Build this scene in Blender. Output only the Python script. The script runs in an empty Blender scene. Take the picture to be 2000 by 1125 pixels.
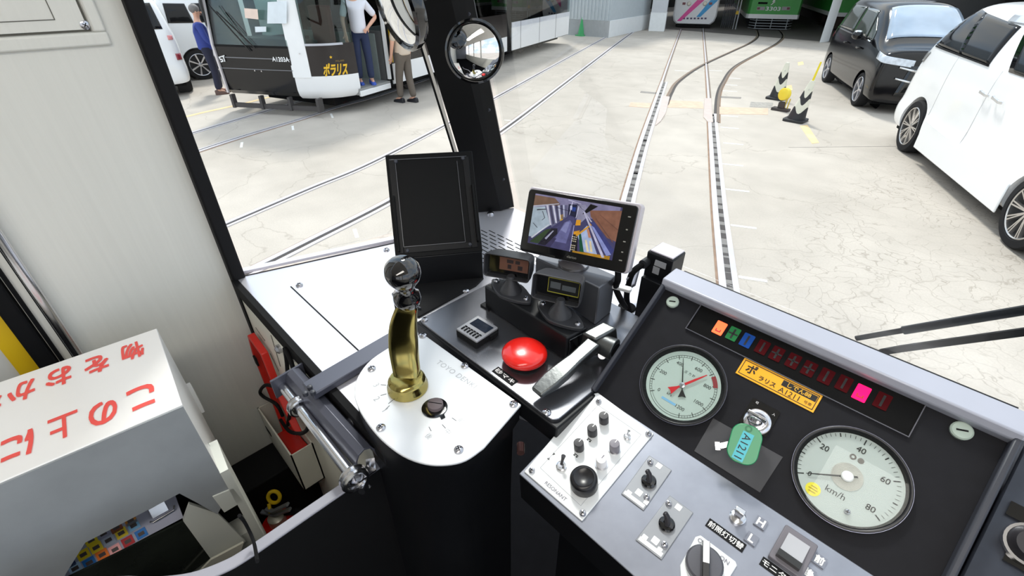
import bpy, bmesh, math, random
from mathutils import Vector as V, Matrix, Quaternion
from mathutils.bvhtree import BVHTree
random.seed(7)
SC = bpy.context.scene
COL = SC.collection
PI = math.pi
R = math.radians

# ------------------------------------------------------------------ camera, sky, sun, exposure
H = 2.29                       # eye height above the yard
FPX = 926.0                    # focal length in pixels of the 2000x1125 frame
PITCH, YAW = R(33.7), R(45.7)  # looking down, and to the left of the tram's own axis (+Y)
EYE = V((0, 0, H))
cam_data = bpy.data.cameras.new('camera')
cam_data.sensor_fit = 'HORIZONTAL'; cam_data.sensor_width = 36.0
cam_data.lens = 36.0 * FPX / 2000.0
cam_data.clip_start = 0.02; cam_data.clip_end = 400
cam = bpy.data.objects.new('camera', cam_data); COL.objects.link(cam)
cam.location = EYE
cam.rotation_euler = (PI / 2 - PITCH, 0, YAW)
SC.camera = cam

SC.view_settings.view_transform = 'Standard'
SC.view_settings.look = 'None'
SC.view_settings.exposure = 0.42
SC.view_settings.gamma = 1.0
SC.view_settings.use_curve_mapping = False

world = bpy.data.worlds.new('sky'); SC.world = world
world.use_nodes = True
_n = world.node_tree; _n.nodes.clear()
_out = _n.nodes.new('ShaderNodeOutputWorld'); _bg = _n.nodes.new('ShaderNodeBackground')
_tc = _n.nodes.new('ShaderNodeTexCoord'); _map = _n.nodes.new('ShaderNodeMapping')
_map.inputs['Scale'].default_value = (1.0, 1.0, 2.2)
_no = _n.nodes.new('ShaderNodeTexNoise'); _no.inputs['Scale'].default_value = 2.6
_no.inputs['Detail'].default_value = 6; _no.inputs['Roughness'].default_value = 0.55
_cr = _n.nodes.new('ShaderNodeValToRGB')
_cr.color_ramp.elements[0].position = 0.42; _cr.color_ramp.elements[0].color = (0.55, 0.68, 0.86, 1)
_cr.color_ramp.elements[1].position = 0.60; _cr.color_ramp.elements[1].color = (1.0, 0.985, 0.96, 1)
_n.links.new(_tc.outputs['Generated'], _map.inputs['Vector'])
_n.links.new(_map.outputs['Vector'], _no.inputs['Vector'])
_n.links.new(_no.outputs['Fac'], _cr.inputs['Fac'])
_n.links.new(_cr.outputs['Color'], _bg.inputs['Color'])
_bg.inputs['Strength'].default_value = 1.15
_n.links.new(_bg.outputs['Background'], _out.inputs['Surface'])

sun_data = bpy.data.lights.new('sun', 'SUN'); sun_data.energy = 2.0; sun_data.angle = R(9)
sun_data.color = (1.0, 0.96, 0.9)
sun = bpy.data.objects.new('sun', sun_data); COL.objects.link(sun)
sun.rotation_euler = V((0.60, -0.48, -1.0)).to_track_quat('-Z', 'Y').to_euler()
sun.location = (-12, 10, 25)

# ------------------------------------------------------------------ sight lines: pixel of the photograph -> point on a real surface
_cp, _sp, _cy, _sy = math.cos(PITCH), math.sin(PITCH), math.cos(YAW), math.sin(YAW)
def ray(px, py):
    a = (px - 1000.0) / FPX; b = (562.5 - py) / FPX
    fw = _cp + b * _sp; up = -_sp + b * _cp
    return V((-_sy * fw + _cy * a, _cy * fw + _sy * a, up))
def zr(px, py, z):            # on the level plane z (relative to the eye)
    d = ray(px, py); return EYE + d * (z / d.z)
def gp(px, py, z=0.0):        # on the ground
    p = zr(px, py, z - H); return V((p.x, p.y, z))
def proj(p):                  # point -> pixel of the photograph
    d = p - EYE; fw = -_sy * d.x + _cy * d.y; r = _cy * d.x + _sy * d.y
    z = fw * _cp - d.z * _sp; u = fw * _sp + d.z * _cp; return 1000 + FPX * r / z, 562.5 - FPX * u / z
def onp(px, py, o, n):        # on any plane
    d = ray(px, py); return EYE + d * ((o - EYE).dot(n) / d.dot(n))
def rel(x, y, z): return V((x, y, z + H))

class PF:                     # a flat frame: origin, two in-plane axes, normal
    def __init__(s, o, ex, ey):
        s.o = V(o); s.x = V(ex).normalized(); s.y = V(ey); s.y = (s.y - s.x * s.y.dot(s.x)).normalized(); s.z = s.x.cross(s.y)
    def P(s, a, b, c=0.0): return s.o + s.x * a + s.y * b + s.z * c
    def px(s, x, y, c=0.0):
        q = onp(x, y, s.o + s.z * c, s.z) - s.o
        return (q.dot(s.x), q.dot(s.y))
    def at(s, a, b, c=0.0, ang=0.0):   # frame moved and turned in its plane
        ca, sa = math.cos(ang), math.sin(ang)
        return PF(s.P(a, b, c), s.x * ca + s.y * sa, s.y * ca - s.x * sa)

# ------------------------------------------------------------------ materials
def lin(c):
    return tuple((v / 255 / 12.92) if v / 255 <= 0.04045 else ((v / 255 + 0.055) / 1.055) ** 2.4 for v in c)
MATS = {}
def mat(name, rgb, rough=0.5, metal=0.0, spec=0.5, var=0.06, vscale=8.0, bump=0.0, bscale=60.0, coat=0.0, emit=0.0, stretch=None):
    if name in MATS: return MATS[name]
    m = bpy.data.materials.new(name); m.use_nodes = True
    nt = m.node_tree; b = nt.nodes['Principled BSDF']
    c = lin(rgb)
    b.inputs['Roughness'].default_value = rough; b.inputs['Metallic'].default_value = metal
    b.inputs['Specular IOR Level'].default_value = spec
    if coat: b.inputs['Coat Weight'].default_value = coat; b.inputs['Coat Roughness'].default_value = 0.06
    tc = nt.nodes.new('ShaderNodeTexCoord'); mp = nt.nodes.new('ShaderNodeMapping')
    nt.links.new(tc.outputs['Object'], mp.inputs['Vector'])
    if stretch: mp.inputs['Scale'].default_value = stretch
    no = nt.nodes.new('ShaderNodeTexNoise'); no.inputs['Scale'].default_value = vscale; no.inputs['Detail'].default_value = 4
    nt.links.new(mp.outputs['Vector'], no.inputs['Vector'])
    mr = nt.nodes.new('ShaderNodeMapRange'); mr.inputs['From Min'].default_value = 0.25; mr.inputs['From Max'].default_value = 0.75
    mr.inputs['To Min'].default_value = 1 - var; mr.inputs['To Max'].default_value = 1 + var
    nt.links.new(no.outputs['Fac'], mr.inputs['Value'])
    mx = nt.nodes.new('ShaderNodeMix'); mx.data_type = 'RGBA'; mx.blend_type = 'MULTIPLY'; mx.inputs[0].default_value = 1.0
    mx.inputs[6].default_value = (*c, 1)
    nt.links.new(mr.outputs['Result'], mx.inputs[7])
    nt.links.new(mx.outputs[2], b.inputs['Base Color'])
    if bump:
        n2 = nt.nodes.new('ShaderNodeTexNoise'); n2.inputs['Scale'].default_value = bscale
        nt.links.new(mp.outputs['Vector'], n2.inputs['Vector'])
        bp = nt.nodes.new('ShaderNodeBump'); bp.inputs['Strength'].default_value = bump; bp.inputs['Distance'].default_value = 0.002
        nt.links.new(n2.outputs['Fac'], bp.inputs['Height']); nt.links.new(bp.outputs['Normal'], b.inputs['Normal'])
    if emit:
        nt.links.new(mx.outputs[2], b.inputs['Emission Color']); b.inputs['Emission Strength'].default_value = emit
    MATS[name] = m; return m
def glass(name, tint=(0.96, 0.98, 0.98), refl=0.5, rough=0.01):
    if name in MATS: return MATS[name]
    m = bpy.data.materials.new(name); m.use_nodes = True; nt = m.node_tree; nt.nodes.clear()
    o = nt.nodes.new('ShaderNodeOutputMaterial'); t = nt.nodes.new('ShaderNodeBsdfTransparent'); g = nt.nodes.new('ShaderNodeBsdfGlossy')
    t.inputs['Color'].default_value = (*tint, 1); g.inputs['Roughness'].default_value = rough
    f = nt.nodes.new('ShaderNodeFresnel'); f.inputs['IOR'].default_value = 1.45
    mu = nt.nodes.new('ShaderNodeMath'); mu.operation = 'MULTIPLY'; mu.inputs[1].default_value = refl
    mx = nt.nodes.new('ShaderNodeMixShader')
    nt.links.new(f.outputs['Fac'], mu.inputs[0]); nt.links.new(mu.outputs[0], mx.inputs[0])
    nt.links.new(t.outputs[0], mx.inputs[1]); nt.links.new(g.outputs[0], mx.inputs[2]); nt.links.new(mx.outputs[0], o.inputs['Surface'])
    MATS[name] = m; return m
M_BLACK = mat('black_paint', (17, 18, 21), 0.42, spec=0.3, var=0.12)
M_BLACKMATT = mat('black_matt', (17, 17, 19), 0.7, spec=0.25)
M_BLACKGLOSS = mat('black_gloss', (10, 10, 12), 0.08, coat=0.6)
M_RUBBER = mat('black_rubber', (14, 14, 16), 0.75, spec=0.2)
M_PLASTIC = mat('black_plastic', (30, 31, 34), 0.42)
M_CHARCOAL = mat('charcoal_paint', (58, 60, 68), 0.42, spec=0.4)
M_STEEL = mat('polished_steel', (215, 215, 218), 0.18, metal=1.0)
M_ALU = mat('brushed_aluminium', (238, 240, 242), 0.42, metal=0.25, var=0.03)
M_SCREW = mat('screw_steel', (190, 190, 196), 0.25, metal=1.0)
M_WHITE = mat('white_paint', (243, 242, 240), 0.4, var=0.02)
M_CREAM = mat('cream_panel', (226, 224, 212), 0.5, var=0.03, bump=0.15, bscale=220)
M_RED = mat('red_plastic', (226, 30, 22), 0.22, coat=0.5)
M_TYRE = mat('tyre_rubber', (34, 34, 36), 0.8, spec=0.2)
M_DARKGLASS = mat('dark_car_glass', (26, 29, 33), 0.05, coat=0.4, var=0.3, vscale=2.5)
M_DARKFLAT = mat('dark_underside', (16, 16, 17), 0.9, spec=0.1)  # flat near-black for undersides, wheel wells and one tram grille

# ------------------------------------------------------------------ mesh building
class MB:
    def __init__(s): s.v = []; s.f = []
    def add(s, vs, fs):
        n = len(s.v); s.v += [V(p) for p in vs]; s.f += [tuple(i + n for i in f) for f in fs]; return s
    def poly(s, pts): return s.add(pts, [tuple(range(len(pts)))])
    def prism(s, pts, off):                       # closed prism: polygon and its copy moved by off
        n = len(pts); off = V(off); a = [V(p) for p in pts]; b = [p + off for p in a]
        fs = [tuple(range(n))[::-1], tuple(range(n, 2 * n))]
        for i in range(n): j = (i + 1) % n; fs.append((i, j, n + j, n + i))
        return s.add(a + b, fs)
    def box(s, lo, hi):
        x0, y0, z0 = lo; x1, y1, z1 = hi
        return s.prism([(x0, y0, z0), (x1, y0, z0), (x1, y1, z0), (x0, y1, z0)], (0, 0, z1 - z0))
    def fbox(s, F, a0, a1, b0, b1, c0, c1):       # box in a frame
        return s.prism([F.P(a0, b0, c0), F.P(a1, b0, c0), F.P(a1, b1, c0), F.P(a0, b1, c0)], F.z * (c1 - c0))
    def fprism(s, F, pts, c0, c1): return s.prism([F.P(a, b, c0) for a, b in pts], F.z * (c1 - c0))
    def frr(s, F, w, h, r, c0, c1, n=5):          # rounded rectangle centred on the frame
        return s.fprism(F, rrect(w, h, r, n), c0, c1)
    def loft(s, rings, cap=True, closed=True):
        n = len(rings[0]); vs = [p for r in rings for p in r]; fs = []
        for i in range(len(rings) - 1):
            for j in range(n if closed else n - 1):
                k = (j + 1) % n; fs.append((i * n + j, i * n + k, (i + 1) * n + k, (i + 1) * n + j))
        if cap: fs.append(tuple(range(n))[::-1]); fs.append(tuple(range((len(rings) - 1) * n, len(rings) * n)))
        return s.add(vs, fs)
    def lathe(s, F, prof, n=28, cap=True):        # prof: (radius, height) along the frame's normal
        rings = [[F.P(r * math.cos(2 * PI * i / n), r * math.sin(2 * PI * i / n), c) for i in range(n)] for r, c in prof]
        return s.loft(rings, cap)
    def cyl(s, p0, p1, r0, r1=None, n=16):
        r1 = r0 if r1 is None else r1; p0 = V(p0); p1 = V(p1); d = (p1 - p0)
        q = d.to_track_quat('Z', 'Y'); F = PF(p0, q @ V((1, 0, 0)), q @ V((0, 1, 0)))
        return s.lathe(F, [(r0, 0), (r1, d.length)], n)
    def tube(s, pts, r, n=10, closed=False, sx=1.0, up=None):
        pts = [V(p) for p in pts]; m = len(pts); rings = []; last = None
        for i, p in enumerate(pts):
            a = pts[(i - 1) % m] if (closed or i > 0) else p; b = pts[(i + 1) % m] if (closed or i < m - 1) else p
            t = (b - a).normalized()
            if up is not None: u = V(up)
            elif last is None: u = V((0, 0, 1)) if abs(t.z) < 0.9 else V((1, 0, 0))
            else: u = last
            x = (u - t * u.dot(t)).normalized(); last = x; y = t.cross(x)
            rr = r[i] if isinstance(r, (list, tuple)) else r
            rings.append([p + x * math.cos(2 * PI * k / n) * rr + y * math.sin(2 * PI * k / n) * rr * sx for k in range(n)])
        if closed: rings.append(rings[0]); return s.loft(rings, False)
        return s.loft(rings)
    def bar(s, pts, w, h, up=(0, 0, 1)):          # rectangular bar along a path
        pts = [V(p) for p in pts]; rings = []; up = V(up)
        for i, p in enumerate(pts):
            a = pts[max(i - 1, 0)]; b = pts[min(i + 1, len(pts) - 1)]; t = (b - a).normalized()
            y = (up - t * up.dot(t)).normalized(); x = t.cross(y)
            ww = w[i] if isinstance(w, (list, tuple)) else w; hh = h[i] if isinstance(h, (list, tuple)) else h
            rings.append([p - x * ww / 2 - y * hh / 2, p + x * ww / 2 - y * hh / 2, p + x * ww / 2 + y * hh / 2, p - x * ww / 2 + y * hh / 2])
        return s.loft(rings)
    def sphere(s, c, r, n=18, m=12, sc=(1, 1, 1)):
        c = V(c); rings = []
        for i in range(1, m):
            t = PI * i / m
            rings.append([c + V((r * math.sin(t) * math.cos(2 * PI * j / n) * sc[0], r * math.sin(t) * math.sin(2 * PI * j / n) * sc[1], -r * math.cos(t) * sc[2])) for j in range(n)])
        return s.loft(rings)
    def ring(s, F, r0, r1, c0, c1, n=40):         # flat annulus with thickness
        pr = [(r0, c0), (r1, c0), (r1, c1), (r0, c1), (r0, c0)]
        rings = [[F.P(r * math.cos(2 * PI * i / n), r * math.sin(2 * PI * i / n), c) for i in range(n)] for r, c in pr]
        return s.loft(rings, False)
    def ribbon(s, pts, o0, o1, z0, z1):           # strip along ground points between two side offsets
        pts = [V((p[0], p[1], 0)) for p in pts]; rings = []
        for i, p in enumerate(pts):
            t = (pts[min(i + 1, len(pts) - 1)] - pts[max(i - 1, 0)]).normalized(); nx = V((t.y, -t.x, 0))
            rings.append([p + nx * o0 + V((0, 0, z0)), p + nx * o1 + V((0, 0, z0)), p + nx * o1 + V((0, 0, z1)), p + nx * o0 + V((0, 0, z1))])
        return s.loft(rings)
    def text(s, F, body, w=None, h=None, c=0.0006, bold=0.0, sp=1.0, space=1.0):
        vs, fs, bw, bh = text_mesh(body, 0.0, space)
        if w is None: k = h / bh; kx = ky = k
        elif h is None: kx = ky = w / bw
        else: kx, ky = w / bw, h / bh
        for i, (dx, dy) in enumerate(((0, 0),) if bold < 0.004 else ((-1, -1), (1, -1), (1, 1), (-1, 1))): s.add([F.P((x + dx * bold - bw / 2) * kx, (y + dy * bold - bh / 2) * ky, c + i * max(6e-5, abs(c) * 0.06) * (1 if c >= 0 else -1)) for x, y in vs], fs)
        return s
    def build(s, name, m, parent=None, smooth=35, bevel=0.0, seg=2, sub=0, solid=0.0):
        off = V((0, 0, 0)); inv = None
        if parent is not None: inv = wm(parent).inverted()
        vs = s.v
        if inv is not None: vs = [inv @ p for p in vs]; org = V((0, 0, 0))
        elif vs:
            lo = [min(p[i] for p in vs) for i in range(3)]; hi = [max(p[i] for p in vs) for i in range(3)]
            org = V(((lo[0] + hi[0]) / 2, (lo[1] + hi[1]) / 2, lo[2])); vs = [p - org for p in vs]
        me = bpy.data.meshes.new(name); me.from_pydata([tuple(p) for p in vs], [], s.f); me.update()
        bm = bmesh.new(); bm.from_mesh(me); bmesh.ops.recalc_face_normals(bm, faces=bm.faces); bm.to_mesh(me); bm.free()
        if smooth:
            for p in me.polygons: p.use_smooth = True
            me.set_sharp_from_angle(angle=R(smooth))
        o = bpy.data.objects.new(name, me); COL.objects.link(o); o.data.materials.append(m)
        if parent is not None: o.parent = parent
        else: o.location = org
        if solid: md = o.modifiers.new('solid', 'SOLIDIFY'); md.thickness = solid; md.offset = 0
        if bevel:
            md = o.modifiers.new('bevel', 'BEVEL'); md.width = bevel; md.segments = seg; md.limit_method = 'ANGLE'; md.angle_limit = R(40)
        if sub: md = o.modifiers.new('sub', 'SUBSURF'); md.levels = sub; md.render_levels = sub
        return o
def rrect(w, h, r, n=5):
    pts = []
    for cx, cy, a0 in ((w / 2 - r, h / 2 - r, 0), (-w / 2 + r, h / 2 - r, 90), (-w / 2 + r, -h / 2 + r, 180), (w / 2 - r, -h / 2 + r, 270)):
        for i in range(n + 1): a = R(a0 + 90 * i / n); pts.append((cx + r * math.cos(a), cy + r * math.sin(a)))
    return pts
def wm(o):
    m = o.matrix_basis.copy(); p = o.parent
    while p is not None: m = p.matrix_basis @ m; p = p.parent
    return m
_TX = {}
def text_mesh(body, bold=0.0, space=1.0):
    k = (body, bold, space)
    if k in _TX: return _TX[k]
    c = bpy.data.curves.new('lettering', 'FONT'); c.body = body; c.size = 1.0; c.resolution_u = 3; c.offset = bold; c.space_character = space
    o = bpy.data.objects.new('lettering', c); COL.objects.link(o)
    me = bpy.data.meshes.new_from_object(o.evaluated_get(bpy.context.evaluated_depsgraph_get()))
    vs = [(v.co.x, v.co.y) for v in me.vertices]; fs = [tuple(p.vertices) for p in me.polygons]
    bpy.data.objects.remove(o); bpy.data.curves.remove(c); bpy.data.meshes.remove(me)
    x0 = min(v[0] for v in vs); y0 = min(v[1] for v in vs); vs = [(x - x0, y - y0) for x, y in vs]
    r = (vs, fs, max(v[0] for v in vs), max(v[1] for v in vs)); _TX[k] = r; return r
def tag(o, label, cat, group=None):
    o['label'] = label; o['category'] = cat
    if group: o['group'] = group
    return o
def thing(name, label, cat, loc, group=None, rz=0.0):
    o = bpy.data.objects.new(name, None); o.empty_display_size = 0.05; COL.objects.link(o)
    o.location = loc; o.rotation_euler = (0, 0, rz); return tag(o, label, cat, group)
def struct(o): o['kind'] = 'structure'; return o
def dup(root, M4, label=None, group=None, names=None):     # copy a thing with parts and sub-parts; M4 = its new placement
    r = root.copy(); COL.objects.link(r); r.matrix_basis = M4
    if label: r['label'] = label
    if group: r['group'] = group
    def rec(a, b):
        for ch in list(a.children):
            c = ch.copy(); COL.objects.link(c); c.parent = b; c.matrix_basis = ch.matrix_basis.copy(); rec(ch, c)
    rec(root, r); return r
def screws(F, pts, r, parent, m=None, h=0.004, name='screw', slot=True):
    for a, b in pts:
        G = F.at(a, b, 0, random.uniform(0, PI)); mb = MB()
        mb.lathe(G, [(r, 0), (r * 0.98, h * 0.45), (r * 0.72, h * 0.85), (r * 0.3, h)], 14)
        o = mb.build(name, m or M_SCREW, parent)
        if slot:
            sl = MB(); sl.fbox(G, -r * 0.55, r * 0.55, -r * 0.1, r * 0.1, h * 0.8, h * 1.05); sl.fbox(G, -r * 0.1, r * 0.1, -r * 0.55, r * 0.55, h * 0.8, h * 1.05)
            sl.build('slot', M_BLACKMATT, o)
def spline(pts, n=6):
    pts = [V((*p, 0)) if len(p) == 2 else V(p) for p in pts]; out = []
    for i in range(len(pts) - 1):
        p0 = pts[max(i - 1, 0)]; p1 = pts[i]; p2 = pts[i + 1]; p3 = pts[min(i + 2, len(pts) - 1)]
        for k in range(n):
            t = k / n
            out.append(0.5 * ((2 * p1) + (p2 - p0) * t + (2 * p0 - 5 * p1 + 4 * p2 - p3) * t * t + (3 * p1 - p0 - 3 * p2 + p3) * t ** 3))
    out.append(pts[-1]); return out
# ================================================================== THE CAB SHELL
ZF = -1.40                       # cab floor, relative to the eye
ZD = -0.526                      # dash shelf
M_WALL = mat('wall_laminate', (222, 221, 213), 0.55, var=0.025, vscale=140, bump=0.2, bscale=160, stretch=(1, 1, 0.03))
M_SHELF = mat('shelf_metal', (230, 229, 236), 0.3, metal=0.65, var=0.03, vscale=5)
M_FLOOR = mat('floor_sheet', (12, 13, 16), 0.8, spec=0.05, var=0.15, vscale=30)

mb = MB(); mb.box(rel(-1.1, -4.5, ZF - 0.06), rel(1.15, 0.9, ZF)); struct(mb.build('floor', M_FLOOR))
# left wall up to the side window, then the door behind it
mb = MB(); mb.box(rel(-1.05, -0.135, ZF), rel(-1.0, 0.160, 0.55)); wall = struct(mb.build('wall_left', M_WALL))
mb = MB(); mb.box(rel(-1.05, 0.160, -0.70), rel(-0.978, 0.185, 0.55)); struct(mb.build('trim_1', M_BLACKMATT, bevel=0.004))
mb = MB(); mb.box(rel(-1.05, 0.150, -0.83), rel(-0.99, 0.168, -0.70)); struct(mb.build('trim_2', M_BLACKMATT))
mb = MB(); mb.box(rel(-1.03, -0.128, ZF), rel(-0.995, -0.1335, 0.55)); struct(mb.build('trim_3', M_RUBBER))
mb = MB(); mb.box(rel(-1.04, -0.16, ZF), rel(-0.985, -0.137, 0.55)); struct(mb.build('trim_4', M_RUBBER, bevel=0.004))
door = MB(); door.box(rel(-1.05, -0.95, ZF), rel(-1.002, -0.16, 0.55)); door = struct(door.build('door_1', mat('door_panel', (214, 214, 210), 0.5, var=0.03)))
mb = MB(); mb.box(rel(-1.003, -0.186, ZF + 0.05), rel(-0.998, -0.161, 0.5)); mb.build('yellow_strip', mat('yellow_tape', (224, 184, 24), 0.45), door)
mb = MB(); mb.box(rel(-1.05, -4.5, ZF), rel(-1.0, -0.95, 0.55)); struct(mb.build('wall_rear_left', M_WALL))
# black heater shelf along the bottom of the wall and the dark footwell behind the guard
mb = MB(); mb.box(rel(-1.0, -0.45, -1.30), rel(-0.898, 0.165, -1.006)); struct(mb.build('trim_5', M_BLACKMATT, bevel=0.004))
mb = MB(); mb.box(rel(-0.898, -0.45, ZF), rel(-0.45, 0.165, ZF + 0.006)); struct(mb.build('trim_6', mat('footwell_mat', (64, 28, 24), 0.7, var=0.3, vscale=12)))
mb = MB(); mb.box(rel(-1.02, 0.174, ZF), rel(-0.44, 0.20, ZD - 0.03)); mb.box(rel(-0.44, 0.72, ZF), rel(1.1, 0.76, ZD - 0.025)); struct(mb.build('wall_front', M_BLACKMATT))
mb = MB(); mb.box(rel(1.1, -4.5, ZF), rel(1.15, 0.82, -0.6)); struct(mb.build('wall_right', M_WALL))
mb = MB(); mb.box(rel(-1.05, -4.56, ZF), rel(1.15, -4.5, 0.78)); struct(mb.build('wall_rear', mat('rear_wall_grey', (120, 122, 128), 0.5)))
mb = MB(); mb.box(rel(-1.05, -4.5, 0.74), rel(1.15, 0.42, 0.78)); struct(mb.build('ceiling', mat('ceiling_white', (232, 230, 224), 0.6)))
for y in (-3.2, -1.9, -0.9): mb = MB(); mb.box(rel(1.1, y, -0.6), rel(1.15, y + 0.12, 0.74)); struct(mb.build('wall_post', M_WALL))
cl = thing('ceiling_lamp', 'white strip lamp on the cab ceiling above the driver', 'lamp', rel(0.15, -0.75, 0.72))  # added lamp, out of view, brightens the cab interior
mb = MB(); mb.box(rel(0.0, -1.5, 0.715), rel(0.3, 0.1, 0.74)); mb.build('housing', M_WHITE, cl)
mb = MB(); mb.box(rel(0.02, -1.48, 0.708), rel(0.28, 0.08, 0.7155)); mb.build('diffuser', mat('lamp_diffuser', (255, 248, 232), 0.5, emit=0.9), cl)
la = bpy.data.lights.new('ceiling_lamp_light', 'AREA'); la.shape = 'RECTANGLE'; la.size = 0.26; la.size_y = 1.5; la.energy = 8; la.color = (1.0, 0.96, 0.9)
lo_ = bpy.data.objects.new('ceiling_lamp_light', la); COL.objects.link(lo_); lo_.location = rel(0.15, -0.70, 0.70)

# access hatch in the wall, upper left of the view
F = PF(rel(-1.0, 0, 0), (0, 1, 0), (0, 0, 1))
hatch = thing('wall_hatch', 'cream access hatch with raised frame set in the left wall', 'hatch', F.P(0.02, -0.09))
y1, z1 = 0.127, -0.092; yi, zi = 0.112, -0.076
mb = MB()
mb.fbox(F, -0.088, y1, z1, zi + 0.002, 0, 0.006); mb.fbox(F, yi - 0.002, y1, zi + 0.002, 0.42, 0, 0.006)
mb.build('frame', M_WALL, hatch, bevel=0.003)
mb = MB(); mb.fbox(F, -0.088, yi - 0.006, zi + 0.006, 0.42, 0, 0.0025); panel = mb.build('panel', M_WALL, hatch)
mb = MB(); mb.fbox(F, -0.088, yi - 0.003, zi + 0.0030, zi + 0.0055, 0, 0.0012); mb.fbox(F, yi - 0.0055, yi - 0.003, zi + 0.0055, 0.42, 0, 0.0012)
mb.build('gap', mat('gap_shadow', (90, 88, 80), 0.8), hatch)  # grey line in the joint between frame and panel
mb = MB(); mb.fbox(F, -0.088, 0.074, -0.0565, -0.0555, 0.0025, 0.0032); mb.fbox(F, 0.073, 0.074, -0.0555, 0.42, 0.0025, 0.0032); mb.build('seam', mat('gap_shadow', (90, 88, 80), 0.8), panel)
a, b = F.px(166, 49, 0.0025); screws(F.at(0, 0, 0.0025), [(a, b)], 0.006, panel, h=0.002)

# vertical grab rail
rail = thing('grab_rail', 'thin silver vertical grab rail on the cream left wall', 'rail', rel(-0.985, -0.108, -1.0))
mb = MB(); mb.cyl(rel(-0.985, -0.108, -1.2), rel(-0.985, -0.108, 0.5), 0.008, n=16); mb.build('pole', M_STEEL, rail)
for z in (-1.15, 0.45): mb = MB(); mb.cyl(rel(-1.0, -0.108, z), rel(-0.985, -0.108, z), 0.011); mb.build('bracket', M_STEEL, rail)

# ------------------------------------------------------------------ pillar and panes
AL = R(14)
nf = V((0, math.cos(AL), math.sin(AL)))                      # windscreen plane
of = rel(0, 0.825, ZD)
def fpl(px, py, d=0.0): return onp(px, py, of + nf * d, nf)
bR, tR = fpl(1004, 404), fpl(925, 0)
bL, tL = rel(-0.885, 0.735, ZD), None
dL = ray(806, 0); tL = EYE + dL * ((tR - EYE).length * 0.985 / dL.length)
def ext(a, b, k): return a + (b - a) * k
K = 1.9
tRk, tLk = ext(bR, tR, K), ext(bL, tL, K)
out = V((-0.75, 0.66, 0)) * 0.075
def psec(l, r):
    m = l + (r - l) * 0.66 + V((0.55, -0.83, 0)) * 0.012; return [l, m, r, r + out * 0.9, l + out]
mb = MB(); mb.loft([psec(bL, bR), psec(tLk, tRk)]); pillar = struct(mb.build('trim_7', mat('pillar_black', (8, 8, 9), 0.5, spec=0.2), smooth=20))
mb = MB()
for k in (0.18, 0.55, 0.95):
    p = ext(bR, tR, k) + (ext(bL, tL, k) - ext(bR, tR, k)) * 0.12; mb.lathe(PF(p + V((0.35, -0.9, 0)) * 0.004, (0.93, 0.36, 0), (0, 0, 1)), [(0.004, -0.004), (0.004, 0.002)], 10)
mb.build('screw', M_CHARCOAL, pillar)
# pale rubber-edged strip along the pillar's outer side
sd = (bL - bR).normalized()
sh = V((-0.010, -0.006, 0))
mb = MB(); mb.bar([bL + sh * 0.6, tLk + sh * 0.6], 0.005, 0.006, up=(0.6, 0.8, 0)); struct(mb.build('trim_8', mat('pale_strip', (205, 200, 190), 0.35)))
mb = MB(); mb.bar([bL + sh * 1.05, tLk + sh * 1.05], 0.004, 0.006, up=(0.6, 0.8, 0)); struct(mb.build('trim_9', M_RUBBER))

M_PANE = glass('window_glass', refl=0.10)
zt = 0.62
def lean(p, dz): return V((p.x, p.y, p.z)) - V((0, math.tan(AL) * dz, -dz))
gx0, gx1 = bR.x + 0.01, 1.05
mb = MB(); mb.prism([V((gx0, 0.836, H + ZD)), V((gx1, 0.836, H + ZD)), lean(V((gx1, 0.836, H + ZD)), 1.1), lean(V((gx0 - 0.02, 0.836, H + ZD)), 1.1)], nf * 0.006)
struct(mb.build('window_1', M_PANE, smooth=0))
a0, a1 = rel(-0.995, 0.19, ZD), bL + V((-0.02, 0, 0))
mb = MB(); mb.prism([a0, a1, ext(bL, tL, 2.0) + V((-0.02, 0, 0)), rel(-0.985, 0.17, 0.5)], V((-0.005, 0.002, 0)))
struct(mb.build('window_2', M_PANE, smooth=0))

# ------------------------------------------------------------------ dash shelf
dash = thing('dashboard', 'pale grey metal dash shelf running under the cab windows', 'dashboard', rel(-0.6, 0.5, ZD - 0.03))
out_ln = [(-0.99, 0.168), (-0.905, 0.48), (-0.895, 0.735), (-0.84, 0.825), (0.9, 0.825), (1.09, 0.76), (1.09, 0.71), (-0.20, 0.665), (-0.25, 0.60), (-0.262, 0.36), (-0.36, 0.33), (-0.45, 0.168)]
mb = MB(); mb.prism([rel(x, y, ZD - 0.022) for x, y in out_ln], (0, 0, 0.022)); mb.build('shelf_top', M_SHELF, dash, bevel=0.002)
FS = PF(rel(0, 0, ZD), (1, 0, 0), (0, 1, 0))
mb = MB(); mb.bar([FS.P(*FS.px(458, 536), 0.004), FS.P(*FS.px(775, 468), 0.004)], 0.016, 0.006); mb.build('window_sill', mat('sill_alu', (228, 224, 232), 0.35, metal=0.3), dash)
mb = MB(); mb.bar([FS.P(*FS.px(470, 541), 0.0008), FS.P(*FS.px(775, 474), 0.0008)], 0.002, 0.001); mb.bar([FS.P(*FS.px(568, 560), 0.0005), FS.P(*FS.px(712, 696), 0.0005)], 0.0022, 0.001); mb.build('seam', M_BLACKMATT, dash)
mb = MB(); mb.box(rel(-0.985, 0.158, ZD - 0.03), rel(-0.40, 0.169, ZD + 0.001)); mb.build('edge_strip', M_RUBBER, dash)
mb = MB(); mb.box(rel(-0.985, 0.163, -1.32), rel(-0.441, 0.1725, ZD - 0.03)); front = mb.build('front_panel', M_CREAM, dash)
screws(FS, [FS.px(585, 558), FS.px(755, 489)], 0.007, dash, h=0.005)
screws(FS, [FS.px(958, 418), ], 0.009, dash, h=0.006)
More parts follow.
